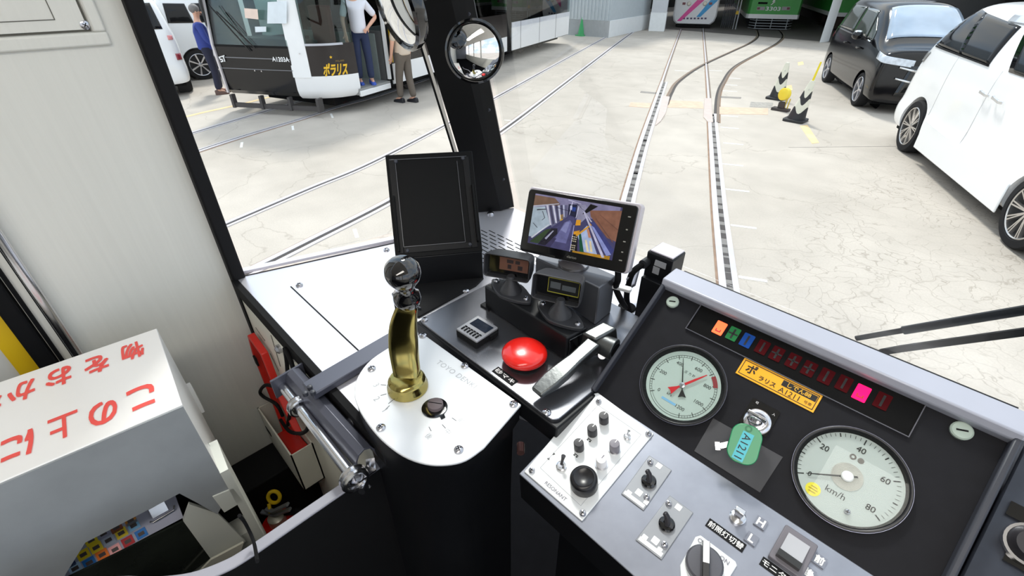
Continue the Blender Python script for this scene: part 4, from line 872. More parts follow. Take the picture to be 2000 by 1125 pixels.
# bracket: grey wedge box under the screen, foot plate, ball arm
wz = ZP
k0, k1, k2 = zr(1046, 503, ZP + 0.075), zr(1171, 562, ZP + 0.075), zr(1203, 538, ZP + 0.075)
e1 = V((k2.x - k1.x, k2.y - k1.y, 0))
mb = MB()
kk0 = V((k0.x, k0.y, 0)); kk1 = V((k1.x, k1.y, 0))
mb.prism([V((p.x, p.y, H + z)) for p, z in ((kk0, ZP + 0.025), (kk1, ZP + 0.0), (kk1, ZP + 0.075), (kk0, ZP + 0.075))], e1); mb.build('bracket_box', mat('bracket_grey', (110, 112, 118), 0.35, metal=0.6), mon, bevel=0.002)
mb = MB(); cc = MF.P(-0.005, -mh_ / 2 - 0.004, -0.03); mb.lathe(PF(V((cc.x, cc.y, H + ZP + 0.0755)), (1, 0, 0), (0, 1, 0)), [(0.026, 0), (0.026, 0.004), (0.020, 0.007), (0.009, 0.010), (0.009, 0.03)], 28); mb.tube([V((cc.x, cc.y, H + ZP + 0.09)), MF.P(-0.005, -mh_ / 2 + 0.02, -0.03), MF.P(-0.005, -mh_ / 2 + 0.03, -0.02)], 0.008, 10); mb.build('swivel', mat('swivel_silver', (170, 168, 170), 0.25, metal=0.8), mon)
mb = MB(); s0 = zr(1212, 575, ZP + 0.03); a = [MF.P(mw / 2 - 0.024, -mh_ / 2 + 0.012, -0.02), zr(1207, 545, ZP + 0.08), zr(1203, 563, ZP + 0.05), zr(1215, 590, ZP + 0.02), zr(1224, 603, ZD + 0.004)]
mb.tube(spline(a, 6), 0.0052, 10); mb.build('cable', M_RUBBER, mon)
mb = MB(); mb.frr(PF(zr(1210, 561, ZP + 0.055), (0.9, 0.3, 0), (-0.3, 0.9, 0)), 0.040, 0.012, 0.004, -0.003, 0.003); mb.build('cable_clip', M_ALU, mon, bevel=0.001)
GP = FS.at(*FS.px(1224, 603)); mb = MB(); mb.ring(GP, 0.006, 0.0165, 0, 0.005, 28); mb.build('grommet', M_RUBBER, mon, bevel=0.001)
# upright silver plate behind the cable
mb = MB(); mb.prism([zr(1218, 570, ZD + 0.02), zr(1240, 556, ZD + 0.03), zr(1250, 520, ZD + 0.06), zr(1222, 545, ZD + 0.09)], (0.003, -0.002, 0)); mb.build('side_plate', mat('bracket_pale', (168, 166, 172), 0.3, metal=0.6), mon)
# cover plate on the shelf around the grommet
mb = MB(); q = [FS.px(*p) for p in ((1186, 612), (1232, 632), (1262, 600), (1225, 572))]; mb.fprism(FS, q, 0, 0.002); o = mb.build('cover_plate', M_SHELF, dash, bevel=0.0008); screws(FS.at(0, 0, 0.002), [FS.px(1229, 626)], 0.0045, o)

# ---- tilted black card holder by the pillar
CH, cw, chh = pfrom(rel(-0.823, 0.459, -0.296), rel(-0.732, 0.602, -0.299), rel(-0.634, 0.537, -0.465), rel(-0.725, 0.393, -0.462))
if CH.z.dot(EYE - CH.o) < 0: CH = PF(CH.o, CH.x * -1, CH.y)
ch = thing('card_holder', 'tilted black metal card holder plate standing near the window pillar', 'holder', V((CH.o.x, CH.o.y, H + ZD)))
M_HOLD = mat('holder_black', (11, 12, 14), 0.45, spec=0.12, var=0.12)
mb = MB(); mb.fbox(CH, -cw / 2, cw / 2, -chh / 2, chh / 2, -0.018, 0); pl = mb.build('back_plate', M_HOLD, ch, bevel=0.0015)
mb = MB(); iw, ih = cw * 0.40, chh * 0.425
mb.fbox(CH, -iw - 0.012, -iw, -ih - 0.006, ih + 0.006, 0, 0.0016); mb.fbox(CH, iw - 0.004, iw + 0.008, -ih - 0.006, ih + 0.004, 0, 0.0016); mb.fbox(CH, -iw, iw - 0.004, -ih - 0.006, -ih + 0.006, 0, 0.0016); mb.build('inner_frame', mat('holder_frame', (15, 16, 19), 0.4, spec=0.2), pl, bevel=0.0012)
mb = MB()
for a0, a1, b0, b1 in ((-iw, -iw + 0.0012, -ih + 0.006, ih), (iw - 0.016, iw - 0.015, -ih + 0.006, ih - 0.004), (-iw, iw - 0.015, -ih + 0.006, -ih + 0.0072), (-iw - 0.01, iw + 0.004, ih + 0.004, ih + 0.0052)): mb.fbox(CH, a0, a1, b0, b1, 0.0014, 0.0022)
mb.build('edge_line', mat('edge_line_grey', (74, 76, 82), 0.3), pl)
mb = MB(); mb.fbox(CH, cw / 2 - 0.010, cw / 2 - 0.006, -chh * 0.40, chh * 0.16, 0, 0.012); mb.build('side_rail', M_HOLD, ch, bevel=0.001)
mb = MB(); mb.fbox(CH, -cw / 2 + 0.006, -cw / 2 + 0.010, -chh * 0.44, chh * 0.10, 0, 0.012); mb.build('side_rail', M_HOLD, ch, bevel=0.001)
screws(CH, [(-cw * .39, chh * .43), (cw * .38, chh * .43), (-cw * .36, -chh * .43), (cw * .36, -chh * .42)], 0.004, pl, m=M_CHARCOAL, slot=False)
bl_, br_ = CH.P(-cw / 2 + 0.002, -chh / 2, 0), CH.P(cw / 2 - 0.001, -chh / 2, 0)
mb = MB(); hb = V((CH.z.x, CH.z.y, 0)).normalized()
mb.prism([bl_, br_, V((br_.x, br_.y, H + ZD)) + hb * 0.004, V((bl_.x, bl_.y, H + ZD)) + hb * 0.004], hb * -0.10); mb.build('base', M_BLACK, ch, bevel=0.0015)

# ---- dark step between holder, controller and brake panel
sg = thing('deck_channel', 'black recessed metal channel in front of the card holder base', 'channel', rel(-0.6, 0.36, ZD))
mb = MB(); q = [FS.px(*p) for p in ((772, 592), (800, 556), (945, 545), (930, 560), (818, 622))]; mb.fprism(FS, q, 0, 0.004); mb.build('plate', M_BLACKMATT, sg, bevel=0.001)
mb = MB(); a = FS.px(800, 593); b = FS.px(822, 608); mb.bar([FS.P(*a, 0.006), FS.P(*b, 0.006)], 0.003, 0.004); mb.build('edge_strip', M_CHARCOAL, sg)

# ---- black electrical unit behind the console corner
eb = thing('relay_box', 'black electrical box with white labels behind the console corner', 'box', rel(-0.36, 0.72, ZD))
eF = PF(V((zr(1298, 585, ZD)).to_tuple()), (1, 0, 0), (0, 0, 1))
xb0, xb1 = -0.365, -0.262; ybx = 0.66
EF = PF(rel(0, ybx, 0), (1, 0, 0), (0, 0, 1))
a0, b0 = EF.px(1256, 560); a1, b1 = EF.px(1288, 538)
t0_ = EF.px(1264, 490); t1_ = EF.px(1310, 508)
mb = MB(); mb.fbox(EF, t0_[0], t1_[0] + 0.004, ZD, (t0_[1] + t1_[1]) / 2, -0.045, 0); mb.build('case', M_BLACK, eb, bevel=0.003)
mb = MB(); mb.fbox(EF, t0_[0] + 0.004, t1_[0] + 0.002, (t0_[1] + t1_[1]) / 2, (t0_[1] + t1_[1]) / 2 + 0.003, -0.042, -0.003); mb.build('lid', mat('lid_pale', (214, 208, 216), 0.4), eb, bevel=0.001)
M_LAB = mat('label_pale', (168, 170, 174), 0.5)
for (q) in (((1281, 507), (1278, 517), (1300, 526), (1302, 515)), ((1277, 519), (1274, 532), (1286, 537), (1289, 524))):
    pp = [EF.px(*p) for p in q]; mb = MB(); mb.fprism(EF, [(a, b) for a, b in pp], 0.0, -0.0 + (0.0012 if EF.z.y < 0 else -0.0012)); mb.build('label_plate', M_LAB, eb)
g0 = EF.P(*EF.px(1264, 511), -0.002 if EF.z.y > 0 else 0.002)
mb = MB(); mb.cyl(g0 + V((0, 0.01, 0)), g0 + V((0, -0.012, 0)), 0.008, n=16); mb.build('gland', M_PLASTIC, eb)
mb = MB(); mb.tube(spline([g0 + V((0, -0.008, 0)), g0 + V((-0.012, -0.022, -0.02)), g0 + V((-0.016, -0.02, -0.07)), V((g0.x - 0.01, g0.y - 0.012, H + ZD + 0.004))], 6), 0.0055, 10); mb.build('cable', M_RUBBER, eb)
mb = MB(); mb.fbox(EF, EF.px(1254, 566)[0], t1_[0] + 0.02, ZD, EF.px(1262, 536)[1], -0.01, 0.012); mb.build('bracket', M_BLACK, eb, bevel=0.0015)

# ------------------------------------------------------------------ arm with channel, chrome rod and rings at the footwell
ar = thing('stop_bar', 'grey steel arm with crossbar and chrome rod reaching over the footwell', 'bar', rel(-0.55, 0.16, -0.56))
M_ARM = mat('arm_grey', (84, 86, 98), 0.34, metal=0.3)
pa, pb = zr(772, 664, -0.515), zr(602, 765, -0.520)
mb = MB(); mb.bar([pa, pb], 0.036, 0.012); mb.build('arm', M_ARM, ar, bevel=0.002)
c0, c1 = zr(574, 731, -0.545), zr(714, 888, -0.545)
dirc = (c1 - c0).normalized(); sidec = V((dirc.y, -dirc.x, 0))
prof_ = [(a_ * 0.70, b_) for a_, b_ in [(-0.024, -0.018), (-0.021, -0.002), (-0.014, 0.008), (0.0, 0.012), (0.014, 0.008), (0.021, -0.002), (0.024, -0.018), (0.021, -0.018), (0.018, -0.003), (0.012, 0.005), (0, 0.009), (-0.012, 0.005), (-0.018, -0.003), (-0.021, -0.018)]]
mb = MB(); mb.loft([[c + sidec * a + V((0, 0, b)) for a, b in prof_] for c in (c0, c1)]); mb.build('crossbar', M_ARM, ar, bevel=0.0006)
r0, r1 = zr(545, 745, -0.558), zr(694, 938, -0.558)
mb = MB(); mb.cyl(r0, r1, 0.0078, n=20); rod = mb.build('chrome_rod', M_STEEL, ar)
mb = MB(); e = c0 - dirc * 0.0; mb.prism([e + sidec * -0.018 + V((0, 0, -0.022)), e + sidec * -0.018 + V((0, 0, 0.012)), e + sidec * 0.036 + V((0, 0, 0.008)), e + sidec * 0.036 + V((0, 0, -0.03))], dirc * -0.004); mb.build('end_plate', M_ARM, ar, bevel=0.001)
dr = (r1 - r0).normalized()
def torus_on(p, R_, r_, nrm): 
    q_ = nrm.to_track_quat('Z', 'Y'); F_ = PF(p, q_ @ V((1, 0, 0)), q_ @ V((0, 1, 0))); m_ = MB(); m_.tube([F_.P(R_ * math.cos(t), R_ * math.sin(t)) for t in [2 * PI * i / 24 for i in range(24)]], r_, 8, closed=True); return m_
for k in (0.28, 0.31): torus_on(r0 + (r1 - r0) * k, 0.013, 0.0035, dr).build('ring', M_STEEL, rod)
for k in (0.97, 1.0): torus_on(r0 + (r1 - r0) * k, 0.015, 0.0042, dr).build('ring', M_STEEL, rod)
w_ = zr(716, 925, -0.57); mb = MB(); mb.bar([r1, zr(725, 915, -0.565), zr(723, 895, -0.555)], [0.014, 0.016, 0.012], 0.003, up=(0, 0, 1)); mb.tube([r1 + V((0.012, 0, -0.012)), zr(716, 945, -0.575), zr(722, 951, -0.58)], [0.005, 0.004, 0.003], 8); mb.build('wing_nut', M_STEEL, rod)
mb = MB()
for p in ((606, 760), (612, 770), (597, 772)): mb.lathe(PF(zr(*p, -0.512), (1, 0, 0), (0, 1, 0)), [(0.004, 0), (0.004, 0.006), (0.002, 0.007)], 10)
mb.build('bolt', M_CHARCOAL, ar)

# ------------------------------------------------------------------ cream bin with the red folding marker
bn = thing('cream_bin', 'cream open bin holding the red folded marker against the wall', 'bin', rel(-0.91, 0.14, -1.006))
yb0, yb1, xb0, xb1, zt_ = 0.113, 0.163, -0.998, -0.806, -0.878
mb = MB(); t_ = 0.003; zb_ = -1.005
mb.box(rel(xb0, yb0, zb_), rel(xb1, yb0 + t_, zt_ )); mb.box(rel(xb0, yb1 - t_, zb_), rel(xb1, yb1, zt_)); mb.box(rel(xb0, yb0, zb_), rel(xb0 + t_, yb1, zt_)); mb.box(rel(xb1 - t_, yb0, zb_), rel(xb1, yb1, zt_)); mb.box(rel(xb0, yb0, zb_), rel(xb1, yb1, zb_ + t_)); mb.build('shell', M_CREAM, bn, smooth=0)
mb = MB(); mb.box(rel(-0.99, yb0 - 0.001, -0.95), rel(-0.96, yb0 + 0.001, -0.935)); mb.build('slot', M_BLACKMATT, bn)
rm = thing('red_marker', 'red plastic folded warning marker standing in the cream bin', 'marker', rel(-0.88, 0.14, -1.0))
M_RED2 = mat('red_marker_plastic', (206, 40, 30), 0.35)
mp = lambda x, y, yy: onp(x, y, rel(0, yy, 0), V((0, 1, 0)))
A1 = [mp(491, 655, 0.150), mp(500, 690, 0.150), mp(540, 790, 0.146), mp(562, 850, 0.142)]
A2 = [mp(491, 655, 0.150), mp(516, 690, 0.150), mp(545, 765, 0.147), mp(585, 850, 0.140)]
mb = MB(); mb.bar(A1, 0.010, 0.014, up=(0, -1, 0)); mb.bar(A2, 0.012, 0.014, up=(0, -1, 0)); mb.build('bar', M_RED2, rm, bevel=0.002)
mb = MB(); mb.prism([rel(-0.935, yb0 + 0.006, -0.93), rel(xb1 - 0.005, yb0 + 0.006, -0.905), rel(xb1 - 0.005, yb1 - 0.006, -0.905), rel(-0.935, yb1 - 0.006, -0.93)], (0, 0, 0.004)); mb.build('flap', M_RED2, rm)
mb = MB(); mb.bar([mp(497, 697, 0.142), mp(503, 712, 0.142)], 0.014, 0.004, up=(0, -1, 0)); mb.build('catch', M_BLACKMATT, rm)
cb = thing('black_cable', 'black looped cable hanging from the latch into the cream bin', 'cable', rel(-0.86, 0.15, -0.95))
mb = MB()
for pth in ([(556, 680, .155), (560, 705, .152), (563, 745, .146), (568, 790, .14), (562, 830, .136)], [(556, 680, .155), (568, 705, .152), (580, 745, .146), (598, 790, .14), (603, 830, .134), (590, 846, .13), (565, 842, .13), (548, 820, .132)], [(548, 760, .14), (520, 752, .13), (508, 765, .13), (515, 775, .13), (540, 790, .132), (552, 812, .134)]):
    mb.tube(spline([mp(*p) for p in pth], 6), 0.0038, 8)
mb.build('loop', M_RUBBER, cb)

# ------------------------------------------------------------------ extinguisher in the footwell
ex_c = zr(545, 1022, -1.10)
fe = thing('fire_extinguisher', 'small red extinguisher with yellow pin standing in the dark footwell', 'extinguisher', V((ex_c.x, ex_c.y, H + ZF + 0.006)))
EFm = PF(V((ex_c.x, ex_c.y, H + ZF + 0.006)), (1, 0, 0), (0, 1, 0)); hE = (-1.10 - ZF)
mb = MB(); mb.lathe(EFm, [(0.044, 0), (0.046, 0.006), (0.046, hE - 0.02), (0.040, hE - 0.008), (0.018, hE)], 28); mb.build('cylinder', M_RED, fe)
mb = MB(); mb.lathe(EFm, [(0.019, hE - 0.002), (0.019, hE + 0.022), (0.013, hE + 0.026)], 20); mb.build('valve', mat('valve_pale', (206, 202, 190), 0.35, metal=0.5), fe)
mb = MB(); p = EFm.P(0, 0, hE + 0.03); mb.bar([p + V((-0.03, -0.02, 0.0)), p, p + V((0.035, 0.03, 0.03))], 0.010, 0.006); mb.bar([p + V((-0.02, -0.01, 0.012)), p + V((0.0, 0, 0.014)), p + V((0.035, 0.03, 0.05))], 0.010, 0.006); mb.build('lever', mat('lever_grey', (136, 142, 150), 0.35, metal=0.4), fe, bevel=0.001)
m_ = torus_on(p + V((-0.022, 0.015, 0.03)), 0.014, 0.0045, V((0.6, -0.6, 0.5))); m_.tube([p + V((-0.022, 0.0, 0.02)), p + V((-0.005, -0.006, 0.008))], 0.004, 8); m_.build('safety_pin', mat('pin_yellow', (234, 196, 20), 0.35), fe)
mb = MB(); mb.tube(spline([p + V((0.01, 0.02, 0)), p + V((0.05, 0.06, -0.01)), p + V((0.06, 0.05, -0.1)), p + V((0.05, 0.03, -0.2))], 6), 0.008, 10); mb.build('hose', M_RUBBER, fe)

# ------------------------------------------------------------------ white fare machine at the left edge
zf = -0.50
f00, f01 = zr(356, 791, zf), zr(315, 638, zf); f10 = zr(0, 943, zf); f11 = zr(0, 740, zf)
exf = (f10 - f00).normalized(); eyf = (f01 - f00); wf = eyf.length
FT = PF(f00, exf, eyf)                  # top: a runs back along the machine, b towards the wall
if FT.z.z < 0: FT = PF(FT.o, FT.x, FT.y); flip = -1
else: flip = 1
fm = thing('fare_machine', 'white fare machine with red Japanese lettering on its lid', 'fare machine', V((f00.x - 0.1, f00.y - 0.2, H + ZF)))
up_ = V((0, 0, 1))
def fp(a, b, z): return FT.o + FT.x * a + FT.y * b + up_ * z
M_FW = mat('fare_white', (250, 248, 245), 0.3, var=0.02); M_FG = mat('fare_grey', (152, 156, 159), 0.5, var=0.10, vscale=14); M_FC = mat('fare_cream', (214, 216, 208), 0.45, var=0.04)
LM = 0.42
mb = MB(); mb.prism([fp(0, 0.001, -0.03), fp(LM, 0.001, -0.03), fp(LM, wf, -0.03), fp(0, wf, -0.03)], up_ * 0.03); mb.build('lid', M_FW, fm, bevel=0.0012)
# forward side cheek
FSd = PF(fp(0.0, 0, 0), FT.y, up_)
mb = MB(); mb.prism([fp(0, 0.001, -0.028), fp(0, wf, -0.028), fp(0, wf, -0.52), fp(0, 0.12, -0.52), fp(0, 0.001, -0.145)], FT.x * 0.004); mb.build('side_cheek', M_FW, fm, bevel=0.001)
mb = MB(); pz = onp(425, 815, fp(0, wf, 0), FT.x); mb.prism([fp(-0.006, wf, -0.13), fp(-0.006, wf + 0.012, -0.15), fp(-0.006, wf + 0.012, -0.2), fp(-0.006, wf, -0.21)], FT.x * 0.012); mb.build('side_tab', M_FW, fm, bevel=0.001)
# grey face towards the driver with the cut-out opening
face_n = FT.y
def fa(px, py):
    p = onp(px, py, FT.o, face_n) - FT.o; return (p.dot(FT.x), p.z)
cut = [fa(*p) for p in ((350, 962), (166, 1058), (118, 1135), (60, 1210))]
br = fa(384, 980); br2 = fa(424, 1003); br3 = fa(455, 955)
zbot = cut[-1][1]
pts = [(0.0, -0.0015), (0.0, br3[1]), (br2[0], br2[1]), br, cut[0], cut[1], cut[2], cut[3], (LM, zbot), (LM, -0.0015)]
mb = MB(); mb.prism([fp(a, -0.002, z) for a, z in pts], FT.y * 0.003); mb.build('face_panel', M_FG, fm, smooth=0)
mb = MB(); fl = [fa(*p) for p in ((414, 967), (455, 950), (474, 976), (437, 998))]; mb.prism([fp(a, -0.004, z) for a, z in fl], FT.y * 0.003); mb.build('flap', M_FC, fm, bevel=0.0006)
# recessed sloping sticker panel and dark glass below
sl0 = 0.02
spl = [onp(x, y, fp(0, sl0, 0), face_n) for x, y in ((345, 968), (358, 1012), (60, 1160), (30, 1120))]
SPF = PF(onp(355, 1012, fp(0, 0.03, 0), face_n), FT.x * -1, up_ + FT.y * 0.0)
# the slope: plane leaning towards the driver at its foot
slope_o = onp(250, 1060, fp(0, 0.03, 0), face_n); slope_y = (up_ * 0.75 + FT.y * 0.66).normalized()
SL = PF(slope_o, FT.x * -1, slope_y)
s_px = lambda x, y: SL.px(x, y)
tl_ = s_px(345, 958); brr = s_px(358, 1012); bll = s_px(130, 1130)
mb = MB(); mb.fprism(SL, [s_px(332, 940), s_px(358, 1011), s_px(120, 1136), s_px(-40, 1210), s_px(60, 1060)], -0.003, 0.0); slp = mb.build('price_panel', mat('price_panel_grey', (160, 162, 180), 0.45), fm, smooth=0)
SLF = SL if SL.z.dot(EYE - SL.o) > 0 else PF(SL.o, SL.x * -1, SL.y)
stk = [((255, 1016), (205, 130, 20)), ((261, 1026), (130, 190, 230)), ((276, 1042), (22, 112, 190)), ((227, 1030), (140, 72, 30)), ((237, 1041), (236, 206, 30)), ((250, 1057), (176, 20, 32)), ((202, 1042), (150, 152, 176)), ((212, 1055), (176, 184, 200)), ((225, 1073), (240, 170, 170)), ((178, 1055), (232, 206, 20)), ((188, 1069), (236, 204, 24)), ((200, 1083), (240, 120, 20)), ((163, 1083), (234, 204, 16)), ((175, 1099), (20, 112, 190)), ((147, 1110), (170, 200, 226)), ((134, 1100), (46, 60, 100))]
q0 = SL.px(212, 1055); q1 = SL.px(237, 1041); q2 = SL.px(225, 1073)
sw = math.hypot(q1[0] - q0[0], q1[1] - q0[1]) * 0.86; sh_ = math.hypot(q2[0] - q0[0], q2[1] - q0[1]) * 0.80
sg_ = 1 if SL.z.dot(EYE - SL.o) > 0 else -1
aa = math.atan2(q1[1] - q0[1], q1[0] - q0[0])
for (x, y), c in stk:
    G = SL.at(*SL.px(x, y), 0, aa); mb = MB(); mb.fbox(G, -sw / 2, sw / 2, -sh_ / 2, sh_ / 2, 0, 0.0008 * sg_); o = mb.build('fare_sticker', mat('st_%d_%d_%d' % c, c, 0.45), slp)
    mb = MB(); mb.fbox(G, -sw * .28, sw * .28, -sh_ * .2, sh_ * .2, 0.0008 * sg_, 0.0011 * sg_); mb.build('print', mat('sticker_print_dark', (70, 60, 60), 0.5), o)
G = SL.at(*SL.px(312, 997), 0, aa); mb = MB(); mb.fbox(G, -0.011, 0.011, -0.006, 0.010, 0, 0.006 * sg_); mb.tube([G.P(-0.016, -0.008, 0.003 * sg_), G.P(-0.012, -0.011, 0.005 * sg_), G.P(0.016, -0.010, 0.005 * sg_), G.P(0.019, -0.004, 0.003 * sg_)], 0.0016, 8); mb.build('latch', M_STEEL, slp, bevel=0.0008)
mb = MB(); mb.prism([fp(a, 0.06, z) for a, z in ((0.0, -0.14), (0.0, -0.34), (LM, -0.34), (LM, -0.14))], FT.y * 0.004); mb.build('recess_back', M_BLACKMATT, fm)
wn = [onp(x, y, fp(0, 0.012, 0), face_n) for x, y in ((360, 1018), (412, 1090), (330, 1150), (120, 1240), (60, 1165))]
mb = MB(); mb.prism(wn, FT.y * 0.004); mb.build('coin_window', mat('coin_glass', (40, 44, 40), 0.12, var=0.5, vscale=9), fm)
ck = [onp(x, y, fp(0, 0.008, 0), face_n) for x, y in ((370, 985), (425, 1003), (480, 1058), (412, 1092), (358, 1018))]
mb = MB(); mb.prism(ck, FT.y * 0.006); mb.build('inner_cheek', M_FC, fm)
lo = [onp(x, y, fp(0, -0.004, 0), face_n) for x, y in ((412, 1094), (476, 1060), (470, 1080), (424, 1140), (360, 1150))]
mb = MB(); mb.prism(lo, FT.y * 0.004); mb.build('lower_ledge', mat('fare_ledge', (216, 212, 196), 0.45), fm)
ft = [onp(x, y, fp(-0.004, 0.0, 0), FT.x) for x, y in ((438, 1000), (470, 980), (515, 1060), (505, 1120), (440, 1130), (470, 1075))]
mb = MB(); mb.prism([fp(-0.012, -0.004, -0.15), fp(-0.012, 0.07, -0.15), fp(-0.012, 0.07, -0.8), fp(-0.012, -0.004, -0.8)], FT.x * 0.012); mb.build('pedestal_side', M_FC, fm)
mb = MB(); mb.prism([fp(0, 0.02, -0.34), fp(LM, 0.02, -0.34), fp(LM, wf, -0.34), fp(0, wf, -0.34)], up_ * (ZF - zf + 0.34)); mb.build('pedestal', M_FC, fm)
mb = MB(); c_ = [onp(x, y, fp(-0.012, 0, 0), FT.x) for x, y in ((462, 1010), (474, 1025), (490, 1060), (497, 1100))]; mb.tube(spline([p + FT.x * -0.003 for p in c_], 5), 0.0022, 6); mb.build('cable', M_RUBBER, fm)
# red lettering, reads from the other side of the machine? no: heads point to the driver
RT = PF(fp(0, 0, 0.0004), FT.x, FT.y * -1)
M_RINK = mat('red_lettering', (250, 92, 84), 0.5)
def ftop(px, py): p = onp(px, py, FT.o, up_) - FT.o; return (p.dot(FT.x), p.dot(FT.y))
mb = MB()
for s, x, y, k in (('こ', 277, 775, 1), ('の', 202, 806, 1), ('上', 124, 833, 1), ('に', 34, 872, 1), ('物', 259, 686, .95), ('を', 189, 712, .95), ('お', 115, 737, .95), ('か', 42, 765, .95), ('な', -25, 792, .95)):
    a, b = ftop(x, y); G = RT.at(a, -b)
    mb.text(G, s, w=0.030 * k, h=0.047 * k, c=0.0004 * (1 if G.z.z > 0 else -1), bold=0.025)
mb.build('lettering', M_RINK, fm)
# ================================================================== ROUND MIRRORS ON THE PILLAR, WIPERS
def mirror(name, label, c, nrm, rad, armto, grp):
    t = thing(name, label, 'mirror', c, grp)
    q_ = nrm.to_track_quat('Z', 'Y'); F = PF(c, q_ @ V((1, 0, 0)), q_ @ V((0, 1, 0)))
    mb = MB(); mb.lathe(F, [(rad * 0.15, -0.026), (rad * 0.6, -0.022), (rad * 0.93, -0.014), (rad, -0.006), (rad, 0.004), (rad * 0.93, 0.007), (rad * 0.91, 0.002)], 48, cap=False); mb.build('rim', M_BLACKGLOSS, t)
    RC = rad * 1.9; pr = []
    for i in range(13):
        x = rad * 0.93 * (12 - i) / 12; pr.append((max(x, 0.0005), math.sqrt(RC * RC - x * x) - math.sqrt(RC * RC - (rad * .93) ** 2) + 0.001))
    m_ = bpy.data.materials.get('mirror_silver')
    if not m_: m_ = mat('mirror_silver', (236, 238, 240), 0.015, metal=1.0, var=0.0)
    mb = MB(); mb.lathe(F, [(rad * .93, -0.002)] + pr, 56); mb.build('convex_glass', m_, t, smooth=70)
    mb = MB(); mb.tube(spline([c - nrm * 0.04, c - nrm * 0.08 + (armto - c) * 0.3, armto], 5), 0.009, 10); mb.build('arm', M_BLACK, t)
    return t
d2_ = ray(927, 101); P2 = EYE + d2_ * (0.86 / d2_.length)
n2 = (EYE - P2); n2.normalize(); n2 = (n2 + V((0.10, -0.28, -0.06))).normalized()
r2 = 57.5 / FPX * (0.86 / d2_.length) * 1.0
mirror('round_mirror', 'round convex mirror seen face on, mounted on the black pillar', P2, n2, r2, P2 - n2 * 0.12 + V((-0.05, 0.06, 0)), 'round cab mirrors')
d1_ = ray(775, 9); P1 = EYE + d1_ * (0.80 / d1_.length)
cr_ = V((_cy, _sy, 0)); cf_ = V((-_sy * _cp, _cy * _cp, -_sp)); cu_ = cr_.cross(cf_)
te_ = (EYE - P1).normalized(); n1 = te_ * math.cos(R(67)) + (cr_ * -0.93 + cu_ * -0.36).normalized() * math.sin(R(67)); n1.normalize()
mirror('round_mirror', 'larger round mirror turned sideways left of the pillar at the top', P1, n1, 0.062, P1 - n1 * 0.10 + V((-0.04, 0.05, 0.03)), 'round cab mirrors')

wp = thing('wiper', 'black wiper arm and blade resting outside the front window', 'wiper', rel(0.1, 0.9, ZD))
def wpt(x, y, d=0.035): return fpl(x, y, d)
mb = MB(); mb.tube([wpt(1672, 661), wpt(1765, 645), wpt(2300, 556)], [0.0045, 0.0045, 0.006], 10, sx=0.6); mb.build('arm', M_BLACKMATT, wp)
mb = MB(); mb.tube([wpt(1764, 645.5), wpt(2300, 555.5)], 0.0068, 10, sx=0.6); mb.build('arm_sleeve', M_PLASTIC, wp)
mb = MB(); mb.bar([wpt(1720, 688), wpt(1760, 681), wpt(2300, 607)], [0.007, 0.008, 0.009], 0.010, up=(0, 0, 1)); mb.build('blade', M_RUBBER, wp)
mb = MB(); e_ = wpt(2310, 580); mb.prism([e_ + V((-0.03, 0, -0.04)), e_ + V((0.05, 0, -0.04)), e_ + V((0.05, 0, 0.04)), e_ + V((-0.03, 0, 0.04))], nf * 0.03); mb.build('pivot', M_BLACKMATT, wp, bevel=0.006)
